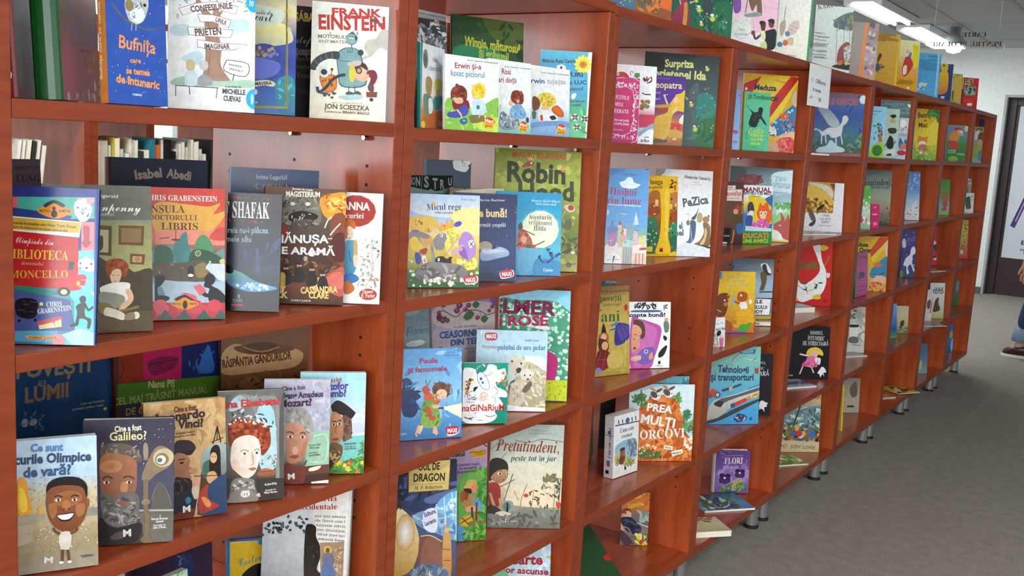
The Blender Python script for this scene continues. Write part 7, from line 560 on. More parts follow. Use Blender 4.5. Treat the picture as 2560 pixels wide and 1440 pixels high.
B('turquoise hardcover with a high-speed train, a glider and a satellite', 4, 3, [2.4142, 0.1234, 0.4334], -42.6, 7.0, 0.0, 1875, 2581, 80, 'P', '58b0c0', 'd8e0e0', [['G',['78b8a8','80c0b0','70b8b8','60b0c8','50a8d0','48a0d0','4498cc']],['P','2a68a0',0,[1114,2396,1689,2494,1675,2346,1096,2341]],['T','LAROUSSE','b','c8dce8',[1215,2353,392,59,102]],['L','8a8a80',61,[868,2100,1097,2322]],['L','c8ccc8',27,[907,2100,1118,2304]],['Q','d8e4e8',0,[1342,2177,1584,2142,1787,2069,1545,2105]],['L','6a8a98',15,[1343,2158,1788,2062]],['L','6a8a98',19,[1701,2217,1586,2086,1740,2236]],['Q','c83a34',0,[1676,1847,1817,1847,1803,1699,1703,1699]],['L','5a3a48',15,[1653,1921,1825,1662]],['L','5a3a48',15,[1833,1940,1684,1662]],['T','Tehnologii','','2a3a68',[349,1729,1115,228,-35]],['T','și transporturi','','2a3a68',[112,1454,1541,212,3]],['P','3a4a68',0,[511,1143,784,1235,808,1143,554,1069]],['P','3a4a68',0,[903,1253,1217,1365,1228,1291,926,1180]],['Q','d8a878',0,[784,1235,883,1253,899,1143,810,1106]],['L','3a5a78',19,[1464,1180,1860,1310]],['Q','c84a3a',0,[81,1069,194,1179,355,1106,441,922,206,886,88,886]],['E','3a3a48',0,[380,977,103,102,0]],['E','a8c8d8',0,[380,977,63,66,0]],['Q','4a5a68',0,[66,959,202,996,129,849]],['Q','d8d4c8','a8a498',[59,152,65,482,212,739,444,849,993,995,1943,1255,1915,958,1008,626,430,224]],['Q','5a5e64',0,[332,702,523,849,995,959,1963,1255,1948,1144,1077,885,608,701,496,554]],['Q','2a3038',0,[255,665,408,775,607,738,495,573]],['P','c8442a',0,[888,664,1396,884,1441,773,972,553]],['P','d8802c',0,[1396,884,1870,1069,1875,958,1441,773]],['S',611,20,'b',['e8c040','5a9a48','d8c8a0'],39,70,[1396,884,1871,1051,1856,940,1440,792]],['P','3a4a7a',0,[848,664,1004,719,1011,553,873,535]],['Q','3a3a3c',0,[61,116,430,224,1013,516,1880,847,1883,773,630,186,84,24]],['L','4a4238',30,[45,24,627,259,1881,810]],['Q','2a3a68',0,[1005,220,1139,349,1421,292,1428,144,1191,71,1031,91]],['S',612,20,'b',['8a98b0','4a5a90','c8d0d8'],39,69,[1022,294,1421,292,1390,89,1051,91]],['E','2a5a98',0,[1606,180,57,59,0]]])
B('black hardcover with white capitals and a small white dog, partly covered by the turquoise one', 4, 3, [2.5669, 0.1372, 0.4334], -46.0, 6.0, 0.0, 1818, 2137, 90, 'p', '1c1a1e', '161418', [['G',['1a181c','201e22','1c1a1e','1a181c']],['T','DOMNUL','s','c8c8c8',[1029,1790,528,84,-53]],['T','ÎNTUNERIC','s','c8c8c8',[839,1595,668,91,-39]],['T','SE STRECOARĂ','s','d8d8d8',[369,1375,1323,161,-10]],['Q','e8d8e0',0,[1391,376,1446,492,1547,493,1632,417,1679,302,1580,263,1609,109,1544,185,1461,222,1410,183]],['S',613,6,'l',['e8d8e0'],55,95,[1467,473,1652,437,1637,340,1513,377]]])
B('violet hardcover with two painted pansies', 5, 3, [2.6191, 0.1548, 0.1358], -48.6, 5.0, 0.0, 1242, 1507, 300, 'H', '5a3a7a', 'e0dcd4', [['G',['5a3a7c','644488','6a4c90','8464a0','7c5c98','6a4c88']],['L','8a6aa8',20,[123,1448,1233,1510,1216,39]],['S',621,40,'o',['8a68b0','a484c0','9a7ab8'],48,135,[142,835,1225,1013,1196,218,101,200]],['S',622,20,'o',['c8b0d8'],12,20,[182,1469,1234,1490,1195,854,182,836]],['T','FLORI','s','e8d8d0',[323,1036,663,214,32]],['L','b898b8',12,[313,1321,979,1346]],['E','38184a',0,[265,612,102,92,0]],['E','38184a',0,[471,597,112,91,0]],['E','40205a',0,[275,448,121,111,0]],['E','40205a',0,[462,451,120,111,0]],['E','4a2868',0,[372,394,112,91,0]],['E','f0e8f0',0,[363,530,45,36,0]],['E','e8c040',0,[365,510,18,18,0]],['E','38184a',0,[813,788,89,80,0]],['E','38184a',0,[992,775,98,79,0]],['E','40205a',0,[822,645,105,95,0]],['E','40205a',0,[984,648,107,96,0]],['E','4a2868',0,[906,599,98,80,0]],['E','f0e8f0',0,[899,718,39,32,0]],['E','e8c040',0,[900,698,16,16,0]],['Q','a8987a',0,[506,207,731,488,972,532,1074,216,762,12,518,8]],['S',623,30,'l',['4a7a34','6a9a48','3a6a30'],73,137,[217,282,1145,376,1165,58,273,44]],['P','3a3a88',0,[453,79,818,84,844,-7,439,-13]]])
B('blue and green magazine lying flat on the bottom shelf below the violet hardcover', 5, 3, [2.4198, 0.1, 0.1402], -38.0, 90.0, 0.0, 1900, 1500, 70, 'P', '4a90b8', 'e8ecec', [['G',['3a5a68','4a7a90','5a9ac0','4a8ab8']],['S',631,60,'l',['3a4a58','7ab8d8','4a7a48','c8dce4','5a6a30','2a3a40'],185,463,[597,1468,1554,367,465,-624,44,33]],['P','2a4a68',0,[1314,507,1495,376,1070,79,995,244]]])
B('cream paperback lying flat in the front left corner of the bottom shelf', 5, 3, [2.1758, 0.05, 0.1522], -40.0, 90.0, 0.0, 1500, 1150, 190, 'p', 'd8c89a', 'e8dcb8', [['G',['d8c8a0','e0d0a8','d0bc8c']],['Q','a86a40',0,[1163,1629,1444,1794,1571,1483,1209,1236]],['S',632,10,'l',['b8845a','8a5a3a'],114,285,[1261,1915,1854,1647,1026,785,855,993]]])
B('blue hardcover with a white winged horse above a reddish border', 1, 4, [3.3186, 0.1588, 1.3287], -46.0, 3.0, 0.0, 2040, 2459, 60, 'H', '3a5aa0', '2a3a70', [['G',['8a5a60','4a6aa8','3a5aa0','44689c','4a7890','4a6a60','8a4a50']],['S',701,30,'l',['2f4f9c','4a6ab8','3a5ab0'],88,221,[-159,2311,2079,2328,2037,726,-60,605]],['T','MITURILE GRECIEI','B','c06a50',[-266,1942,1998,222,42]],['E','d8ecf8',0,[1955,2242,149,171,0]],['Q','d8dce0',0,[88,1044,288,884,597,1074,965,1139,1136,1322,1164,1539,1300,1590,1405,1467,1327,1290,1198,1153,1174,893,1046,756,770,696,620,817,392,761,242,881]],['Q','8a98a8','c0c8d0',[117,1795,296,1871,534,1800,835,1561,1047,1273,919,1136,636,1162,379,1447]],['L','d8dce0',54,[342,801,352,414]],['L','d8dce0',49,[481,809,557,468]],['L','d8dce0',54,[926,792,979,449]],['L','d8dce0',49,[1128,890,1236,464]],['L','d8dce0',45,[357,888,92,1001,26,954]],['Q','c0e0e8',0,[247,278,564,383,731,608,1030,409,1321,296,1239,161,215,104]],['S',702,40,'l',['4a7a58','3a6a58','6a9a80'],72,181,[1279,769,2017,942,2037,205,1427,171]],['S',703,26,'l',['3a5a68','5a8070'],72,153,[-64,648,314,584,262,107,-39,90]],['P','a86a6a',0,[-62,80,2043,140,2044,23,-52,-40]]])
B('two thin white magazines lying flat before the winged horse book', 1, 4, [2.8429, 0.008, 1.3344], -4.0, 90.0, 0.0, 1700, 1250, 60, 'P', 'eceae8', 'e8e4e2', [['G',['c8d0d8','a8b0c0']]], cat='magazine')
B('white hardcover with a square golden savanna picture', 2, 4, [3.2886, 0.1597, 1.03], -46.0, 6.0, 0.0, 1699, 1945, 60, 'p', 'e4e4ea', 'd8d8dc', [['G',['e8e8f0','eceaf0','e4e4ea']],['P','c89838','a87020',[152,1935,1314,1942,1278,750,59,747]],['Q','d8d4c8',0,[201,1907,669,1887,1050,1797,1253,1545,1173,1323,777,1653,399,1721]],['Q','e0b850',0,[161,1796,775,1696,1220,1325,1189,1061,191,1276]],['S',711,50,'l',['8a5a1c','e0b848','6a4a20','f0d070'],54,153,[145,1274,1220,1325,1253,780,81,770]],['P','6a4a38',0,[1090,1909,1306,1920,1295,1635]],['Q','3a2418',0,[589,880,743,1040,905,1092,822,913,638,839]],['Q','6a5a58',0,[246,755,357,848,510,637,567,464,429,415,328,541]],['Q','4a4040',0,[297,278,567,464,531,288,396,195]],['T','UNDE','s','5a5a60',[831,599,315,87,16]],['T','S-A DUS','s','5a5a60',[778,465,422,87,45]],['T','BABA?','s','5a5a60',[832,345,305,87,72]],['T','Roberta Sugar','','8a8a90',[722,231,516,39,17]]])
B('thin nature magazine lying flat in front of the savanna book', 2, 4, [3.0868, 0.0915, 1.0344], -24.0, 90.0, 0.0, 1900, 1200, 50, 'P', '9aa890', 'e8e8ea', [['G',['7a9098','a8a070','7a8a4a']],['S',712,30,'l',['d8b040','c86a38','5a7a3a','6aa0b0'],711,1778,[3101,2761,5231,3285,568,-800,-761,-785]]], cat='magazine')
B('red picture book with a large white goose shape and green letters', 3, 4, [3.2941, 0.1645, 0.7315], -44.0, 7.0, 0.0, 1619, 2556, 70, 'P', 'cc2420', 'a81c18', [['G',['d02824','cc2422','c8201e','c41e1c']],['T','PETUNIA','','3a7a2a',[89,1432,939,274,69]],['Q','f0f0ee',0,[740,2441,1079,2431,1106,2166,1181,1813,1372,1374,1373,840,1150,433,723,244,341,145,91,361,124,672,156,1027,356,855,782,1045,1101,1455,931,1982]],['Q','e8c030',0,[1103,2432,1346,2419,1424,2310,1162,2212]],['Q','e8c030',0,[813,379,1099,476,1181,300,915,271]],['Q','e8c030',0,[93,316,215,275,148,163]],['L','4a4a4a',19,[166,806,561,595,943,694]],['L','4a4a4a',19,[453,858,616,463]],['S',721,8,'l',['2a5a3a'],74,120,[354,900,1221,969,1053,430,473,415]],['L','8a9a30',33,[1289,1594,1488,2001]],['Q','d8e0d8',0,[1399,1330,1545,1313,1514,1156,1431,1153]],['Q','8a1a18',0,[1283,191,1400,283,1478,173]]])
B('thick blue-covered paperback lying flat in front of the red goose book', 3, 4, [3.1042, 0.1023, 0.7506], -28.0, 90.0, 0.0, 1150, 900, 200, 'P', '4a90b8', 'e8e8e4', [['G',['3a5a78','5aa0c0','4a90b8','a83058']]])
B('black hardcover with a yellow-haired girl and white dog, upright in the fifth bookcase', 4, 4, [3.3045, 0.1598, 0.4321], -46.0, 7.0, 0.0, 1749, 2121, 70, 'p', '17161a', '121114', [['G',['1a191c','18171a','151417','131215']],['T','DOMNUL','s','dcd8d4',[877,1798,557,149,-2]],['T','ÎNTUNERIC','s','dcd8d4',[783,1573,726,168,-10]],['T','SE STRECOARĂ','s','dcd8d4',[583,1360,1112,168,-3]],['Q','e8c83a',0,[758,1028,880,1229,1194,1286,1441,1142,1477,944,1263,989,897,882]],['E','f0b8a8',0,[1103,996,159,169,0]],['Q','e870a0',0,[818,880,1053,935,1164,838,1235,492,598,529,746,730]],['S',731,14,'l',['f4a8c4','c84880'],51,102,[645,654,1201,640,1183,466,626,505]],['L','f0d0d0',62,[842,931,469,997]],['Q','f0e8e8',0,[1138,838,1376,843,1362,594,1255,617,1299,791,1201,640]],['L','e8b8b8',61,[626,505,510,180]],['L','e8b8b8',61,[997,487,1115,241]],['Q','f0eef0',0,[1372,395,1473,507,1611,400,1644,276,1539,249,1584,101,1489,199,1416,73,1356,196,1274,244]],['T','David Street','b','b0b0b0',[-352,90,577,79,19]]])
B('thin white and blue magazine flat on the shelf before the black hardcover', 4, 4, [3.1234, 0.0999, 0.4372], -30.0, 90.0, 0.0, 1500, 1100, 60, 'P', '3a4a90', 'eceef0', [['G',['c8ccd8','3a4a90','e0e4ec']]], cat='magazine')
B('cream picture book with a crowded sailing ship scene', 5, 4, [3.2784, 0.1485, 0.1327], -46.0, 7.0, 0.0, 1644, 2450, 60, 'P', 'c8b488', 'a89468', [['G',['c8ac78','c8b080','8a9a98','7a9090','6a7a70','5a5a48','c8b488','c8b488']],['T','Piratii','s','a83a28',[977,2133,639,298,132]],['P','d8d0b8',0,[420,1628,1042,1885,1217,1588,800,1433]],['Q','6a8a90',0,[264,1576,1787,1895,1748,1094,131,1078]],['S',741,60,'l',['a8c0c0','3a5a60','8aa0a4','d8dcd0','4a6a70'],71,204,[159,1575,1763,1845,1750,1044,107,1028]],['L','3a3428',62,[751,1881,498,1131,299,880]],['L','4a4434',26,[1417,1840,1295,1089]],['S',742,70,'o',['c84030','3a5a3a','5a8a4a','8a5a34','3a6aa0','d8a868','2a2a24','e0d0b0'],51,123,[78,1077,1748,1094,1700,467,26,530]],['E','c83a34',0,[754,760,138,140,0]],['E','3a70b0',0,[1313,740,148,170,0]],['P','c8b890',0,[2,480,1702,417,1644,1,-6,122]],['T','REGENT · JUDY LOWE','','8a7a5a',[-458,218,1939,128,-53]]])
B('thin bright green booklet lying flat on the bottom shelf before the ship book', 5, 4, [3.078, 0.0967, 0.137], -36.0, 90.0, 0.0, 1500, 1200, 50, 'P', '8ab848', 'dfe4d0', [['G',['7aa838','a8c858','5a9038']],['S',743,20,'l',['e8f0e0','c8d870','4a7a2a'],177,443,[1100,1286,1722,569,651,-147,382,190]]], cat='magazine')
B('pale blue booklet with a small brown tree, leftmost in the sixth bookcase', 1, 5, [3.7203, 0.0505, 1.3318], -42.0, 3.0, 0.0, 665, 2112, 30, 'P', '8ac8e4', '7ab8d4', [['G',['90cce8','94d0ea','98d0e8','98cca0']],['T','Momentele','','3a7ab0',[50,1883,391,55,28]],['T','lui','','3a7ab0',[88,1748,104,46,67]],['Q','b86a48',0,[397,688,393,1010,293,1234,397,1240,471,1015,567,1112,536,880,584,653]],['S',751,20,'l',['2f5a38','3a6a40'],59,98,[68,1404,589,1435,610,931,127,765]],['Q','9ac83a',0,[43,-22,105,442,401,642,641,610,673,-12]],['E','3a7a2a',0,[370,295,242,231,0]]])
B('pale green booklet with small black cats down its cover', 1, 5, [3.9876, 0.0742, 1.3318], -42.0, 3.0, 0.0, 810, 2163, 30, 'P', 'b8d0b8', 'a8c0a8', [['G',['b8d4bc','bcd4bc','b8d4c8','b0d0cc']],['Q','222624',0,[329,1866,573,1929,637,1837,479,1754]],['Q','c8a878',0,[371,1723,624,1690,555,1541,384,1579]],['Q','3a3428',0,[274,1282,573,1348,721,1260,652,1110,375,1094]],['Q','1c1e1c',0,[338,898,440,1001,596,815,601,475,384,414,255,602]],['L','1c1e1c',37,[615,622,712,773]],['L','1c1e1c',36,[251,650,182,500]],['Q','d8e4dc',0,[145,304,666,381,661,137,191,112]],['Q','2a2a28',0,[297,166,513,227,550,131,330,110]]])
B('large picture book of pale panels under a grey-green title band', 1, 5, [4.0215, 0.1003, 1.3317], -46.0, 1.0, 0.0, 1395, 2560, 40, 'h', 'a8bcc8', 'dce8ee', [['G',['4a5f60','5a7678','5a7c80','b0c0cc','a8c4d4','c8dce4']],['P','5a7a80',0,[-283,2608,1607,2681,1613,1950,913,1956,-218,2032]],['S',761,14,'b',['7a8a8a','8a9a98','98a8a0'],101,152,[-175,2591,1583,2655,1584,2558,-164,2495]],['T','Domnișoara','i','9ab0a8',[69,2316,1068,164,18]],['T','Povești','i','9ab0a8',[462,2147,1018,164,15]],['T','de Andersen','i','a8bcb8',[60,1928,1307,165,43]],['Q','e8f0f4',0,[1235,2414,1451,2404,1513,2334,1359,2276]],['P','d0d4e0',0,[956,1812,1600,1827,1636,1070,961,1080]],['Q','f0f0f4',0,[1000,1669,1154,1727,1278,1588,1253,1342,1087,1381]],['S',762,20,'b',['5a6a88','8aa0b8','b0a8b8','c8b8b0'],61,143,[1022,1475,1611,1510,1609,1068,1014,1083]],['P','a8d0e8',0,[972,982,1621,971,1671,87,970,73]],['Q','4a6a98',0,[1001,739,1085,940,1247,704,1305,903,1462,716,1410,467,1088,449]],['Q','c88068',0,[1119,647,1328,708,1383,465,1145,427]],['E','b8202a',0,[1189,282,214,118,0]],['E','d8303a',0,[1186,306,182,88,0]],['L','f4f8fa',36,[1633,2683,1650,36]]])
B('pale hardcover with dark script title, second one of its cover, in the sixth bookcase', 2, 5, [4.0586, 0.1302, 1.0334], -48.0, 7.0, 0.0, 1228, 2470, 60, 'P', '8a9488', '70786c', [['G',['5a6860','74847c','8a988e','a0a890','a09880','7a7c6c','4a5048']],['T','Pretutindeni,','z','2a2824',[-343,1689,1580,280,68]],['T','peste tot în jur','z','2a2824',[37,1583,1136,140,61]],['S',771,16,'l',['5a5030','8a8058','b84030'],42,104,[772,914,1300,1092,1250,78,821,58]],['E','b84830',0,[1196,556,54,61,0]]])
B('glossy green paperback bent with white glare painted into its foot', 2, 5, [3.6619, 0.0358, 1.0333], -36.0, 9.0, 0.0, 487, 1828, 40, 'H', '5ab050', '4a9a40', [['G',['6ab858','58b048','70c060','c8e0c0','a8c8a8','8aa890']],['Q','c84050',0,[4,536,201,495,371,361,147,262,6,328]],['S',772,16,'o',['e8f0e4','d8e8d4'],41,92,[138,1281,560,1389,485,225,90,261]]])  # glare is put into the cover colours: pale lower bands and dots
B('small magenta hardcover with white marks, in front of the pale script book', 2, 5, [3.7792, 0.0263, 1.0332], -38.0, 6.0, 0.0, 416, 1041, 50, 'p', 'cc2868', 'a81c50', [['G',['d02c6c','cc2868','c82464']],['E','f0d8e0',0,[193,892,34,29,0]],['T','Fetița','','e8a8c0',[60,557,253,75,127]],['T','21','','f0d0dc',[138,134,169,113,172]]])
B('second ray-and-reef picture book, in the sixth bookcase', 3, 5, [3.9704, 0.1153, 0.7346], -46.0, 7.0, 0.0, 1518, 2486, 60, 'P', 'd8a030', 'c05038', [['G',['d8b038','d8b038','d0a040','5a98b0','4a88a8','c88060','c86858']],['P','d8b030',0,[55,2444,1655,2486,1515,-1,484,-34]],['P','c84a2c',0,[1111,2463,1601,2469,1193,1940,727,1520,656,1818]],['P','e8c838',0,[1601,2459,1650,2360,794,1272,727,1520]],['Q','3a88b0',0,[756,969,1168,1386,1538,1601,1571,999,1484,593,774,618]],['E','e07038',0,[1069,1207,196,111,0]],['S',781,14,'l',['5a5a78','8a8aa0','3a4a68'],52,126,[870,873,1522,896,1486,542,831,570]],['Q','e0b898',0,[834,520,1095,730,1481,643,1440,390,785,418]],['S',782,26,'o',['d8604c','e08070','c04838'],42,84,[679,364,1492,442,1460,12,698,13]],['Q','e8c0b0',0,[1354,1996,1501,2304,1538,1601,1424,1698]],['T','Meduza','B','2a2418',[-218,2008,783,170,-4]],['T','Oscar','B','2a2418',[146,1748,569,200,-5]]])
B('pink paperback with a green spine and small drawings', 3, 5, [3.7405, 0.0454, 0.7353], -2.0, 6.0, 0.0, 1643, 1892, 130, 'H', 'b8408a', '1c6a3a', [['G',['a83a80','b84490','b8408c','b03c84']],['P','1c6a3c',0,[-181,1990,336,1937,-148,-268,-324,-250]],['T','Cartea ta','','7a2a5a',[415,1646,1460,124,-29]],['Q','5a2848',0,[425,1022,1030,1026,1186,869,578,819]],['L','5a2848',50,[279,794,1187,820]],['T','de colorat','','7a2a60',[211,416,1062,67,-39]],['T','povești','b','7a2a60',[288,242,911,77,-35]]])
B('grey board book with a panda face', 4, 5, [4.023, 0.1551, 0.4353], -44.0, 7.0, 0.0, 1111, 2131, 70, 'P', 'c8c8bc', 'b0b0a4', [['G',['c8c8bc','d0d0c4','c4c4b8','d0d0c8']],['T','Micul','','4a4a48',[487,1886,405,113,-47]],['T','PANDU','B','3a3a38',[131,1568,651,225,22]],['S',791,30,'l',['a8a898','b8b8aa','e0e0d4'],179,357,[727,2062,1228,2017,1174,597,794,703]],['Q','e8e8e0',0,[338,1148,574,1379,772,1157,729,759,422,697]],['Q','2a2a28',0,[331,1289,765,1298,739,1184,367,1177]],['Q','6a6a60',0,[300,638,543,756,797,647,745,447,340,469]],['T','Editura','','5a5a58',[500,358,409,57,-93]]])
B('thin blue and white magazine flat before the panda board book', 4, 5, [3.9114, 0.109, 0.4395], -28.0, 90.0, 0.0, 1400, 900, 50, 'P', '8aa8c0', 'dce4ea', [['G',['8aa8c4','a89080','c0d0dc']]], cat='magazine')
B('thin paperback with a curling grey-brown cover', 5, 5, [4.0956, 0.1485, 0.1359], -46.0, 6.0, 0.0, 887, 1650, 60, 'p', 'a8a090', '8a8478', [['G',['8a8078','a09888','b0a898','a8a494']],['Q','6a5a4a',0,[368,1131,657,1484,768,905,518,727]],['P','3a3a34',0,[280,346,634,351,628,252,274,247]]])
B('narrow yellow spined picture book standing edge-on', 5, 5, [3.781, 0.05, 0.1359], 52.0, 4.0, 0.0, 1700, 2107, 90, 'H', '4a8ab8', 'e0c020', [['G',['4a8ab8','3a78a8','c8b428','d8b820']]], spine_art=[['P','3a78a8',0,[0,900,90,900,90,1800,0,1800]],['T','Trenul','b','f0f0e0',[66,200,500,45,1571]]])
B('yellow picture book with a fox and green leaves in the corner', 1, 6, [4.6715, 0.0956, 1.3335], -44.0, 3.0, 0.0, 1290, 2520, 40, 'P', 'e0c428', 'c8a820', [['G',['c8a020','d8b424','e4c828','e8d030','a8b838','7aa838']],['P','e8d838',0,[1293,2244,1220,812,98,585,172,1082]],['T','Benny','','6a4420',[106,2062,768,239,97]],['T','+','','6a5440',[434,1863,184,142,60]],['T','Mac','','6a4420',[182,1602,492,229,61]],['S',801,34,'o',['3a7a2a','4a9a34','2f6a2c'],70,151,[586,2500,1339,2521,1337,1808,1057,2120,600,2365]],['E','e08830',0,[464,934,283,208,0]],['Q','e08830',0,[205,1057,253,1196,417,1096]],['Q','e08830',0,[602,1107,747,1198,705,1003]],['E','f4e8d8',0,[475,825,209,121,0]],['Q','c87868',0,[302,706,698,756,775,292,283,266]],['S',802,40,'l',['8ac040','c8d848','5a9830'],81,198,[103,530,1298,652,1295,67,29,32]],['E','e8e0d0',0,[441,357,99,77,0]]])
B('glossy blue paperback showing a city skyline and painted-in white glare', 2, 6, [4.6115, 0.0858, 1.0358], -43.0, 8.0, 0.0, 808, 2407, 110, 'H', '5a90d0', '3a5a80', [['G',['5a8ac8','5a90d0','6aa0dc','a8c8e0','c8d4dc','d8dcdc']],['S',811,12,'l',['a8c4e4','88b0dc'],94,200,[228,2271,942,2361,938,1642,193,1552]],['Q','d8dce0',0,[171,502,411,733,589,962,727,636,877,-22,66,1]],['S',812,30,'b',['e8ecec','b8c4c8','c86a58','d8d0c0'],59,117,[100,720,845,807,812,31,33,28]],['T','Haihui','s','8a4a8a',[347,1587,280,121,46]]])  # pale lower bands paint the glare into the cover
B('violet blue picture book with a white galloping horse', 3, 6, [4.7199, 0.1002, 0.7365], -42.0, 7.0, 0.0, 849, 2508, 80, 'H', '34347a', '2a2a60', [['G',['4a3a70','3c3a80','343478','303a78','3a4a68']],['S',821,30,'o',['7a7ac0','a8a8d8','5a5aa0'],24,48,[92,2310,1057,2458,849,59,72,40]],['Q','6a4a88',0,[240,1918,687,2047,760,1879,310,1807]],['Q','e0e0ec',0,[174,611,286,955,534,1189,585,1475,741,1594,882,1370,793,1197,699,1137,686,739,832,401,771,314,591,679,438,504,516,222,388,190,338,558]],['Q','c8ccd8',0,[49,1855,205,1974,289,1579,98,1516]],['Q','5a8a48',0,[-81,-134,56,380,196,157,19,-189]]])
B('narrow blue and green picture book at the left of the fourth shelf, seventh bookcase', 4, 6, [4.5855, 0.0809, 0.4366], -20.0, 7.0, 0.0, 566, 1750, 40, 'P', '4a80c0', '3a70a8', [['G',['7ab0e0','6aa4dc','4a80c4','2f5aa0','58a848']]])
B('cream board book with a small brown animal', 4, 6, [4.7853, 0.1052, 0.4367], -44.0, 6.0, 0.0, 705, 1423, 60, 'P', 'c8bc98', 'b0a480', [['G',['c8bc9c','ccc09c','b8b080','8a9058']],['Q','4a3a2a',0,[264,595,472,664,452,408,284,276]],['S',831,10,'l',['6a7a3a','3a4a28'],67,135,[209,339,669,348,675,28,193,19]]])
B('yellow-edged magazine lying flat and jutting over the bottom shelf edge', 5, 6, [4.6842, 0.0303, 0.1444], -30.0, 90.0, 0.0, 1500, 1500, 40, 'P', '8a9a40', 'd8cc40', [['G',['a8a030','7a8a38','8a6a40']],['S',841,30,'l',['c84a3a','e0d040','4a6a2a','d8d8c0','3a3a28'],447,1117,[377,1284,1731,90,239,-810,-369,306]]], cat='magazine')
B('small tan booklet lying flat beside the yellow-edged magazine', 5, 6, [4.5302, 0.0703, 0.1419], -30.0, 90.0, 0.0, 900, 700, 50, 'P', 'c8a060', 'd8c8b0', [['G',['c8a468','c09858']]], cat='magazine')
B('green picture book with a red-capped dwarf', 1, 7, [5.4194, 0.0935, 1.337], -44.0, 3.0, 0.0, 1259, 2010, 40, 'P', '3a8a3a', '2a6a2a', [['G',['7a98b0','6a90a8','3f8a3c','2f7a30','3a8838']],['Q','c83028',0,[378,1793,576,1897,863,1822,772,1694]],['E','e8b898',0,[740,1661,153,110,0]],['Q','e09028',0,[132,1472,460,1675,756,1508,655,1133,164,1167]],['Q','c83a34',0,[135,1104,516,1125,785,894,703,674,207,739]],['Q','e8ecec',0,[807,1696,949,1673,895,1516]],['L','e0a878',79,[687,1504,1041,1463]],['P','d8e0a0',0,[1056,1987,1322,1985,1332,1696,1050,1710]],['T','ACHTE','s','d8e4c8',[99,437,523,208,8]],['T','ZWERGE','s','d8e4c8',[700,365,491,111,-8]],['E','8ac040',0,[479,137,306,161,0]]])
B('narrow green picture book with red-brown figures on the second shelf', 2, 7, [5.3674, 0.0827, 1.0382], -42.0, 7.0, 0.0, 662, 1985, 40, 'P', '4a9a3a', '3a7a2a', [['G',['4a8a38','4f9440','6a8a4a','7aa8c8','8ab838']],['Q','a8603c',0,[181,1151,314,1342,466,1163,556,795,274,721]],['Q','b84838',0,[206,656,410,851,565,609,364,353]],['E','c83a30',0,[330,321,185,99,0]]])
B('narrow crimson picture book with cartoon figures along its edge', 3, 7, [5.5118, 0.1263, 0.7395], -44.0, 7.0, 0.0, 409, 2276, 40, 'P', 'b81c20', '98181c', [['G',['b01c20','b81c20','bc1c20']],['S',851,8,'o',['e8d8d0','2a2a3a','c86a50'],81,149,[234,1397,449,1405,445,122,194,114]]])
B('thin pale booklet lying flat before the crimson picture book', 3, 7, [5.1294, 0.0361, 0.743], -20.0, 90.0, 0.0, 1400, 800, 40, 'P', 'a8a890', 'dcd8cc', [['G',['b0a890','8a9068']]], cat='magazine')
B('cream board book with a dark horse head and rounded title', 4, 7, [5.452, 0.0834, 0.4402], -44.0, 6.0, 0.0, 923, 2045, 60, 'P', 'd8d8d0', 'c0c0b8', [['G',['d4d8d8','dcdcd4','c8ccb0','b8b878']],['T','GUGUE','','3a4a4a',[251,1657,572,128,5]],['T','TOTO','B','2a3434',[124,1418,714,216,27]],['Q','5a3a28',0,[247,622,360,1072,566,1205,551,885,684,504,263,366]]])
B('white booklet with a pink frame beside the horse head board book', 4, 7, [5.3215, 0.0853, 0.4399], -42.0, 6.0, 0.0, 504, 1780, 30, 'P', 'd8ccc8', 'c04878', [['G',['dcd0cc','e0d8d4','d8d0cc']],['L','c83a78',60,[579,1757,409,447]],['Q','6a4a38',0,[191,1072,398,1201,389,761,214,696]]])
B('thin white magazine hanging over the fourth shelf edge in the eighth bookcase', 4, 7, [5.1249, 0.0313, 0.4426], -36.0, 90.0, 0.0, 1500, 900, 30, 'P', 'd8dce0', 'e8ecf0', [['G',['c8d0d8','dce0e4']],['S',861,10,'l',['5a6a7a','8a98a4'],800,1600,[809,894,1313,702,-185,-775,-452,-432]]], cat='magazine')
B('blue board book with rounded pages on the bottom shelf of the eighth bookcase', 5, 7, [5.2956, 0.0795, 0.1412], -44.0, 8.0, 0.0, 625, 1706, 60, 'P', '4a6a90', '3a5a80', [['G',['48688c','4c7094','5a88a0','7aa8a0']],['Q','c8b870',0,[137,514,242,793,297,378,151,168]]])
B('white booklet with a brown picture leaning at the top of the bottom compartment', 5, 8, [5.813, 0.166, 0.1406], -40.0, 4.0, 0.0, 716, 2350, 30, 'P', 'b8a89c', 'a09488', [['G',['b8a8a0','c8bcb0','a89888','8a7a70']],['Q','5a3a30',0,[-55,1386,276,1614,309,1237,-22,1010]],['S',871,8,'o',['3a3434'],65,114,[46,1236,560,1389,595,996,-21,995]]])
B('picture book with a brown-haired child on bright green, last bookcase', 1, 8, [5.9423, 0.0473, 1.3368], -44.0, 3.0, 0.0, 595, 2139, 40, 'P', '8a9a38', '6a7a2a', [['G',['8a9a30','98a840','a8988a','9a7a68','8aa030','8ab0b0']],['E','7a5a4a',0,[305,1985,254,105,0]],['Q','d8d4cc',0,[-6,1736,309,1952,276,1555,73,1346]],['Q','6a4030',0,[262,1686,547,1834,731,1516,617,1179,297,1359]],['E','c89878',0,[426,1202,195,199,0]],['Q','8ab030',0,[47,884,406,1036,577,847,388,506,119,558]],['Q','4a80a8',0,[374,638,659,786,647,190,385,176]]])
B('dark blue hardcover rising behind the brown-haired child book', 1, 8, [6.1011, 0.0532, 1.3369], -44.0, 3.0, 0.0, 333, 2646, 60, 'h', '2a2a50', '202040', [['G',['28264a','2e2c58','2a2a50']]])
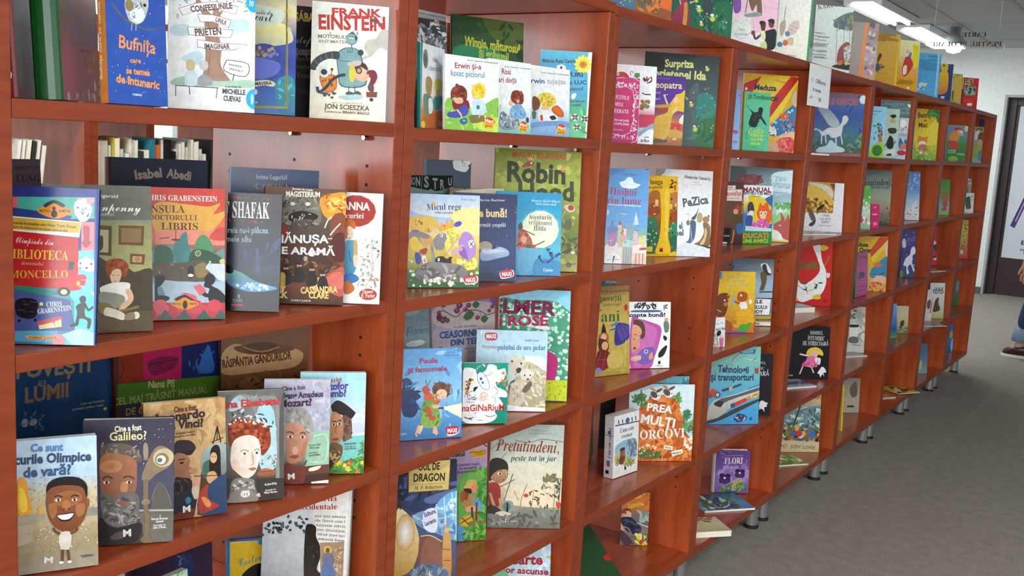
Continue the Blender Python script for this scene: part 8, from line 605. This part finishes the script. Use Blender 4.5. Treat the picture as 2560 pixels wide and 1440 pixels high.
B('thin grey comic paperback on the second shelf of the last bookcase', 2, 8, [5.9197, 0.0468, 1.0379], -40.0, 5.0, 0.0, 338, 2050, 30, 'P', '5a5a64', '4a4a54', [['G',['5a5a64','6a6068','5a5c68']],['S',881,16,'o',['c8b8b8','a88a80','8a8a98'],102,189,[135,2368,391,2447,337,1314,99,1304]]])
B('small white board book with a round green shape', 2, 8, [5.8805, 0.0419, 1.038], -42.0, 5.0, 0.0, 586, 1196, 50, 'P', 'dcdcd8', 'c8c8c4', [['G',['dcdce0','e0e0dc','dcdcd4']],['Q','1f5a2a',0,[3,843,261,987,364,660,313,326,88,251]],['E','7a3a28',0,[308,392,108,172,0]],['S',882,6,'h',['6a6a6a'],71,114,[333,1056,563,1066,556,668,364,660]]])
B('yellow and red picture book with a curling animal on the middle shelf', 3, 8, [6.1213, 0.0869, 0.7396], -42.0, 7.0, 0.0, 661, 2448, 60, 'P', 'c8a838', 'c02018', [['G',['b8a838','c8b848','c8a838','b87a34','c02018']],['L','c82018',105,[668,2457,608,24]],['Q','a86a30',0,[97,287,185,914,393,782,454,367,182,186]],['E','e0d0b0',0,[210,429,112,138,0]],['S',891,10,'o',['4a3a20','8a6a28'],45,75,[238,2233,559,2245,473,785,272,778]]])
B('narrow dark green picture book on the fourth shelf of the last bookcase', 4, 8, [6.1105, 0.1037, 0.4399], -42.0, 7.0, 0.0, 634, 1700, 40, 'P', '2a5a2a', '1c4420', [['G',['2f5f2c','3a6a40','2a5a2a']],['Q','6a8aa0',0,[463,1440,618,1584,606,1023,452,880]]])
B('narrow bright blue picture book on the bottom shelf of the last bookcase', 5, 8, [6.1431, 0.1065, 0.1407], -42.0, 7.0, 0.0, 612, 1750, 40, 'P', '2068b0', '185898', [['G',['3a70a8','2a68a8','2f78b0','2060a0']],['Q','b8a838',0,[372,1207,545,1326,563,976,390,857]],['Q','8ac0d8',0,[456,428,567,898,636,430,525,-40]]])
B('dark blue book at the near end of the books on top of the row', 0, 2, [1.446, 0.0459, 1.631], -42.0, 3.0, 0.0, 626, 2100, 60, 'P', '3a5878', '2a4058', [['G',['3a5878','40648a','3c6080','40687c']],['S',901,24,'o',['8aa8b8','c8d8e0','5a7890'],8,18,[-4,330,615,286,629,63,8,133]]])
B('autumn coloured book with tree trunks beside the dark blue one', 0, 2, [1.6075, 0.068, 1.6311], -42.0, 3.0, 0.0, 957, 2300, 70, 'P', '8a5a20', '6a4418', [['G',['8a6a28','b87a24','a86a28','b85a20','9a5424']],['Q','6a5a40',0,[30,655,371,686,453,298,140,271]],['Q','d8601c',0,[630,683,945,711,959,76,689,213]],['Q','8a4a20',0,[510,303,979,211,932,48,522,119]],['S',902,40,'l',['c89030','6a4a1c','d87a28'],38,109,[35,577,604,628,693,160,86,214]]])
B('night forest book with a red ball gown among glowing fireflies', 0, 2, [1.9227, 0.1245, 1.631], -42.0, 3.0, 0.0, 1801, 2500, 60, 'P', '1f5a50', '184440', [['G',['1c4a58','20585c','1f5a50','206048','286a40']],['Q','a83a58','8a2a48',[322,1024,462,860,503,746,563,337,505,244,47,324,35,500,213,721,266,902]],['Q','d89048',0,[368,823,466,802,471,256,358,261,370,557]],['L','e8b898',31,[233,899,273,785]],['L','e8b898',31,[529,837,701,925]],['Q','3a4448',0,[935,1079,1195,1102,1202,539,1263,157,965,193]],['Q','2a6a48',0,[1216,808,1768,915,1766,48,1297,130]],['S',911,30,'l',['2a7a58','3a8a60','1c5044'],62,156,[585,487,1696,551,1700,43,634,254]],['S',912,20,'o',['c8dce0','8ac0c8'],12,24,[523,924,1760,1033,1718,254,628,343]],['E','a8b038','e0e060',[816,684,78,71,0]],['E','d8e8e4',0,[796,775,55,35,0]],['E','a8b038','e0e060',[1223,482,85,78,0]],['E','d8e8e4',0,[1203,580,59,38,0]],['E','a8b038','e0e060',[908,307,59,53,0]],['E','d8e8e4',0,[890,375,41,27,0]],['E','a8b038','e0e060',[718,912,52,47,0]],['E','d8e8e4',0,[701,972,37,24,0]]])
B('white and pink book with a dancing couple in a dark coat and pale gown', 0, 3, [2.2908, 0.1045, 1.6303], -42.0, 3.0, 0.0, 1502, 2500, 70, 'P', 'f0e4ea', 'e0d0d8', [['G',['f8f4f6','f4dce6','f0c8d8','f4e8ec','e8ecec']],['Q','eec0d4',0,[824,1670,1517,1732,1527,682,840,527,631,870]],['Q','e4ece4',0,[-4,622,123,860,310,778,447,888,677,743,658,512,350,258,85,401]],['L','a8bcb4',14,[32,625,127,812,313,746,468,857,661,709,624,477,347,291,121,404]],['Q','7a6048',0,[504,1577,866,1609,979,1096,833,1084,777,1340,647,1133]],['L','6a5040',27,[478,1444,435,1050]],['Q','8aa090',0,[401,1014,867,1119,984,1031,552,945]],['Q','8a58a8',0,[-2,1564,213,1583,283,1134,72,1051]],['T','Teatre','','a0b0a8',[219,542,236,65,13]],['T','de princese','','a0b0a8',[129,398,427,65,33]],['Q','5a3428',0,[945,831,1033,878,1128,830,1122,681,1095,548,999,606]],['E','2a1a18',0,[993,819,81,60,0]],['Q','6a4030',0,[1216,886,1361,915,1394,737,1286,695,1225,772]],['Q','1c1416',0,[1178,900,1284,958,1396,934,1398,819,1235,872]],['Q','1f2624',0,[954,471,1236,625,1455,659,1509,449,1464,82,1170,59,1131,320]],['L','1f2624',91,[1278,563,995,425]],['L','5a3428',69,[957,438,819,328,752,487]],['E','7a4a38',0,[732,502,66,72,0]],['Q','c8d890',0,[941,173,1152,289,1207,62,912,72]],['Q','e8f0e0',0,[686,154,936,239,948,75,728,75]],['Q','e0e8b0',0,[986,539,1111,582,1147,354,1038,346]]])
B('pale cream book with a faint beach figure and a green spine edge', 0, 3, [2.6365, 0.0889, 1.6305], -47.0, 3.0, 0.0, 1160, 2300, 110, 'P', 'f0f0e4', '4a9868', [['G',['f4f6f0','f4f4ea','f0f0e2','ececd8']],['Q','d8c8c0',0,[405,1138,661,1299,752,1128,620,869,356,814]],['L','c88a78',15,[447,1105,685,1016]],['L','c88a78',15,[417,996,655,907]],['Q','6a88b8',0,[273,879,385,923,435,784,303,756]],['L','8a9088',26,[226,1692,183,1050]],['Q','b8b0a0',0,[63,1112,241,1268,265,985,133,726]],['E','4a88b0',0,[115,475,99,86,0]],['E','c87a50',0,[301,542,91,100,0]],['Q','d8c0a0',0,[367,672,555,721,573,508,420,497]],['T','Humanitas','','a8a894',[411,139,311,50,-68]],['P','4a9868',0,[1070,0,1165,0,1165,2300,1100,2300]]])
B('tall pale grey book with a merry-go-round under a mossy canopy', 0, 4, [3.0578, 0.1078, 1.629], -44.0, 3.0, 0.0, 1495, 2350, 60, 'P', 'ccd8d4', '2a3a38', [['G',['d8e4e0','d0dcd8','ccd8d4','d4dcd4']],['T','KARUSSELL','s','5a6462',[78,2178,1414,170,213]],['Q','4a6a70','3a5a58',[748,1780,826,1904,1203,2132,1552,2200,1735,2136,1734,1660,1432,1557,809,1587]],['S',921,50,'l',['8a8a3a','3a5a78','6a7a4a','2a4a58'],59,142,[785,1862,1643,2168,1712,1658,853,1591]],['S',922,20,'b',['e8e0d0','8a3a30','3a4a58'],42,67,[833,1569,1693,1617,1678,1537,862,1492]],['L','6a6a64',17,[882,1514,946,289]],['L','6a6a64',17,[1167,1536,1191,1022]],['L','6a6a64',17,[1388,1553,1519,90]],['Q','8a3a38',0,[1010,810,1210,1064,1382,1116,1488,926,1490,408,1008,333]],['Q','b8c0c4',0,[1227,866,1437,1001,1584,853,1568,533,1310,434]],['S',923,20,'b',['5a6a70','e0e4e4','c87a50'],42,101,[1179,902,1533,929,1531,450,1222,428]],['Q','1c2430',0,[798,198,1098,319,1453,325,1726,265,1737,145,1382,120]],['E','c8b060',0,[1361,358,80,71,0]],['Q','c86a38',0,[1005,372,1174,464,1188,306,1013,274]],['S',924,26,'h',['8a9a96'],108,208,[59,1371,455,1362,471,413,96,426]]])
B('book with a broad orange spine and a collage of small pictures', 0, 5, [3.4621, 0.0944, 1.629], -50.0, 3.0, 0.0, 1101, 2250, 60, 'H', '9a8a80', 'd87a30', [['G',['b8866a','8a7a70','b0a0a8','a88a90','c89a70']],['S',931,30,'b',['c8b8c8','6a5a58','a87ab0','d8c8a0','8a6a90'],105,193,[618,2564,935,2587,1017,224,653,200]],['P','4a4a4c',0,[686,2569,934,2501,937,2072,706,2099]],['P','9a9086',0,[-289,2543,590,2861,475,146,-71,111]],['P','e08030',0,[560,2945,703,2870,566,152,406,141]]])
B('mustard yellow hardcover showing its back with a small bird', 0, 5, [3.7557, 0.0932, 1.6323], -40.0, 3.0, 0.0, 1357, 2150, 60, 'P', 'c89c38', 'd8a820', [['G',['c8a858','cca448','c89c38','c49834']],['S',941,14,'h',['a8803a'],246,443,[215,2185,1019,2229,1004,1817,145,1792]],['Q','4a4038',0,[323,1031,404,1312,520,1229,385,944,398,808]],['E','3a5a6a',0,[324,734,182,165,0]],['Q','b06a40',0,[443,903,670,783,571,684,456,767]],['L','4a3a30',35,[514,725,697,785]],['L','4a3a30',25,[366,577,453,514]],['P','e0b838',0,[1279,2343,1344,2348,1311,46,1227,63]]])
B('yellow book with a red-robed figure', 0, 5, [4.1149, 0.0783, 1.6323], -42.0, 3.0, 0.0, 1110, 2250, 60, 'P', 'd8a828', 'd8a020', [['G',['e8e4b0','e4dca0','d8a868','d89a24','d8a01c']],['Q','b84038',0,[296,881,408,1475,562,1633,754,1403,834,1164,642,808,432,646]],['Q','e8dcd0',0,[361,1081,525,1142,530,800,366,739]],['Q','e0d8d0',0,[384,1717,538,1875,566,1585,431,1525]],['E','e0b090',0,[505,1751,79,88,0]],['Q','3a98a8',0,[608,1734,726,1694,688,1496,627,1540]],['P','e0d020',0,[744,2086,1058,2062,1093,1134,877,1021]],['S',951,10,'h',['a87818'],210,315,[109,476,671,515,662,319,126,306]],['P','f0e8e0',0,[643,219,758,202,737,127,623,129]]])
B('plain sky blue book with a faint castle at its foot', 0, 6, [4.5519, 0.0858, 1.6339], -44.0, 3.0, 0.0, 1178, 2100, 60, 'P', '58a0d0', '88c8e8', [['G',['5aa8d8','54a0d0','58a4d4','5aa8d8']],['S',961,16,'h',['4a8cbc'],280,448,[8,1954,905,1967,860,1224,21,1218]],['S',962,14,'b',['c8dcd0','d8c870'],79,147,[24,585,489,722,466,350,50,322]],['P','90d0ec',0,[980,2711,1102,2694,1096,73,1004,93]]])
B('violet book with a yellow chick in an oval', 0, 7, [4.8724, 0.0609, 1.6374], -44.0, 3.0, 0.0, 819, 1850, 60, 'P', '38407a', '38407a', [['G',['3a447c','363e78','343c74','38407a']],['Q','c8b838',0,[69,1907,160,2246,417,2209,513,1884,490,1494,182,1417]],['Q','e0b82c','c87830',[21,1128,119,1412,493,1466,598,1057,534,440,37,351]],['E','4a6a38',0,[273,1756,63,55,0]],['P','b8c8d0',0,[239,225,460,240,442,99,238,114]]])
B('glossy red board book with three inset photographs and a yellow page beside it', 0, 8, [5.5472, 0.0859, 1.6379], -44.0, 3.0, 0.0, 1179, 1700, 180, 'H', 'c82820', 'c83028', [['G',['c83830','c83028','c42820','c02018']],['P','8a1c18',0,[-26,2611,254,2632,255,256,-32,300]],['P','e8b0a0',0,[158,2533,207,2536,221,1058,165,1055]],['P','5a98c8',0,[302,2174,863,2214,879,1721,318,1682]],['E','e8f0f4',0,[571,1959,170,87,0]],['Q','4a4a38',0,[299,1866,487,1756,356,1654]],['P','a89868',0,[289,1619,837,1656,816,1315,269,1278]],['S',971,10,'l',['5a4a30','c8b898'],66,158,[293,1588,784,1622,778,1343,286,1310]],['P','7a9a8c',0,[296,1218,1036,1249,1019,740,279,704]],['S',972,16,'l',['3a4a44','c8d4cc','2a3a34'],79,159,[334,1190,1005,1204,977,799,309,755]],['Q','f0e4dc',0,[571,277,853,295,852,171,586,141]],['P','d83028',0,[328,571,1032,617,1005,336,298,321]]])
B('thin pale yellow book beside the glossy red board book', 0, 7, [5.2695, 0.0709, 1.6374], -40.0, 3.0, 0.0, 636, 1680, 60, 'P', 'c8b050', 'c8b050', [['G',['c8b458','c8b050','c0a848']],['S',973,10,'h',['7a6a28'],104,181,[-59,2088,364,2120,362,1470,-27,1442]],['Q','7a6a20',0,[18,677,153,745,132,269,47,264]]])
# ---------------------------------------------------------------- a person walking past the far end, mostly outside the picture
def skin(name, verts, edges, rad, m, parent=None, col=None, sub=2, loc=(0, 0, 0)):
    me = bpy.data.meshes.new(name); me.from_pydata([Vector(v) for v in verts], edges, [])
    o = bpy.data.objects.new(name, me); C.objects.link(o); o.location = loc; me.materials.append(m)
    md = o.modifiers.new('skin', 'SKIN'); md.use_smooth_shade = True
    for i, d in enumerate(me.skin_vertices[0].data):
        r = rad[i]; d.radius = (r, r) if not isinstance(r, tuple) else r; d.use_root = (i == 0)
    s = o.modifiers.new('sub', 'SUBSURF'); s.levels = sub; s.render_levels = sub
    dg = bpy.context.evaluated_depsgraph_get(); nm = bpy.data.meshes.new_from_object(o.evaluated_get(dg)); o.modifiers.clear(); o.data = nm; bpy.data.meshes.remove(me)
    nm.materials.clear(); nm.materials.append(m)
    for a in list(nm.color_attributes): nm.color_attributes.remove(a)
    if col:
        a = nm.color_attributes.new('print', 'FLOAT_COLOR', 'CORNER'); a.data.foreach_set('color', list(lin(col)) * len(nm.loops))
    nm.polygons.foreach_set('use_smooth', [True] * len(nm.polygons))
    if parent: o.parent = parent
    return o
V = [(0,0,.80),(0,0,1.0),(0,.02,1.18),(0,.03,1.28),(0,.05,1.36),(0,.06,1.44),(0,.055,1.49),
     (.07,0,.77),(.07,-.06,.44),(.07,-.30,.10),(.07,-.22,.04),(-.07,.03,.77),(-.06,.19,.42),(-.03,.235,.09),(-.03,.31,.035),
     (.16,.0,1.17),(.19,-.08,.92),(.18,-.04,.70),(-.16,.02,1.17),(-.15,.23,.91),(-.13,.26,.68)]
Ed = [(0,1),(1,2),(2,3),(3,4),(4,5),(5,6),(0,7),(7,8),(8,9),(9,10),(0,11),(11,12),(12,13),(13,14),(2,15),(15,16),(16,17),(2,18),(18,19),(19,20)]
Rr = [.11,.10,.11,.045,.07,.085,.05,.075,.05,.035,.03,.075,.05,.035,.03,.045,.036,.024,.045,.036,.024]
n = len(V)
for hx, hy, hz in ((.18, -.04, .70), (-.13, .26, .68)):      # palm, four fingers and a thumb
    w_ = [i for i, v in enumerate(V[:21]) if abs(v[0] - hx) + abs(v[1] - hy) < .01][0]
    V.append((hx, hy + .005, hz - .05)); Rr.append((.032, .014)); p_ = len(V) - 1; Ed.append((w_, p_))
    for k, ln in enumerate((.055, .065, .06, .045)):
        V.append((hx, hy - .028 + k * .019, hz - .09)); V.append((hx + .012, hy - .026 + k * .018, hz - .09 - ln)); Rr += [.0085, .007]; Ed += [(p_, len(V) - 2), (len(V) - 2, len(V) - 1)]
    V.append((hx + .01, hy + .04, hz - .06)); V.append((hx + .015, hy + .05, hz - .09)); Rr += [.009, .008]; Ed += [(w_, len(V) - 2), (len(V) - 2, len(V) - 1)]
PX = (7.2, -.445, 0)
per = skin('person', V, Ed, Rr, M['skin'], None, None, 2, PX)
tag(per, 'person in a dark top and cuffed blue jeans cut off by the right picture edge', 'person')
skin('jeans', [(0,0,.82),(.07,0,.75),(.07,-.06,.44),(.07,-.28,.13),(-.07,.03,.75),(-.055,.19,.42),(-.03,.235,.19)], [(0,1),(1,2),(2,3),(0,4),(4,5),(5,6)], [.125,.09,.068,.062,.09,.07,.066], M['cloth'], per, '24365c')
for a, b in (((.07,-.27,.15),(.07,-.285,.10)), ((-.03,.232,.20),(-.03,.238,.115))):
    mb = MB(); mb.tube([a, ((a[0]+b[0])/2, (a[1]+b[1])/2, (a[2]+b[2])/2), b], [.071, .074, .072], 16, 0, lin('7488a4')); mb.build('jeans_cuff', M['cloth'], per, smooth=True)
skin('jacket', [(0,0,.86),(0,0,1.0),(0,.02,1.17),(.16,.0,1.17),(.19,-.08,.92),(.18,-.045,.73),(-.16,.02,1.17),(-.15,.23,.91),(-.13,.258,.71)], [(0,1),(1,2),(2,3),(3,4),(4,5),(2,6),(6,7),(7,8)], [.135,.125,.13,.065,.055,.042,.065,.056,.042], M['cloth'], per, '15151a')
skin('hair', [(0,.0,1.36),(0,.02,1.44),(0,.04,1.51),(0,.08,1.51)], [(0,1),(1,2),(2,3)], [.055,.08,.075,.05], M['cloth'], per, '1c1512')
for x, y, a in ((.07, -.27, .5), (-.03, .25, 0)):
    mb = MB(); P = [(-.06, .036, .05), (.0, .038, .055), (.07, .042, .045), (.13, .036, .035)]
    R = [[(x + r * math.cos(2 * PI * k / 12), y + s - .02, .018 + h * (1 + math.sin(2 * PI * k / 12)) / 2) for k in range(12)] for s, r, h in [(-.055, .025, .07), (-.03, .036, .085), (.03, .04, .075), (.08, .042, .055), (.115, .03, .035), (.125, .012, .02)]]
    mb.ring(R); sh = mb.build('shoe', M['leather'], per, smooth=True)
    mb = MB(); mb.ring([[(x + .046 * math.cos(t) * 1, y + .015 + .1 * math.sin(t), z) for t in [2 * PI * k / 20 for k in range(20)]] for z in (.001, .02)], 0, lin('dcd6c8')); mb.build('sole', M['cloth'], sh)
    mb = MB(); mb.tube([(x - .02, y + .03, .092), (x, y + .035, .097), (x + .02, y + .03, .092)], .004, 6, 0, lin('e0dcd4')); mb.build('laces', M['cloth'], sh)
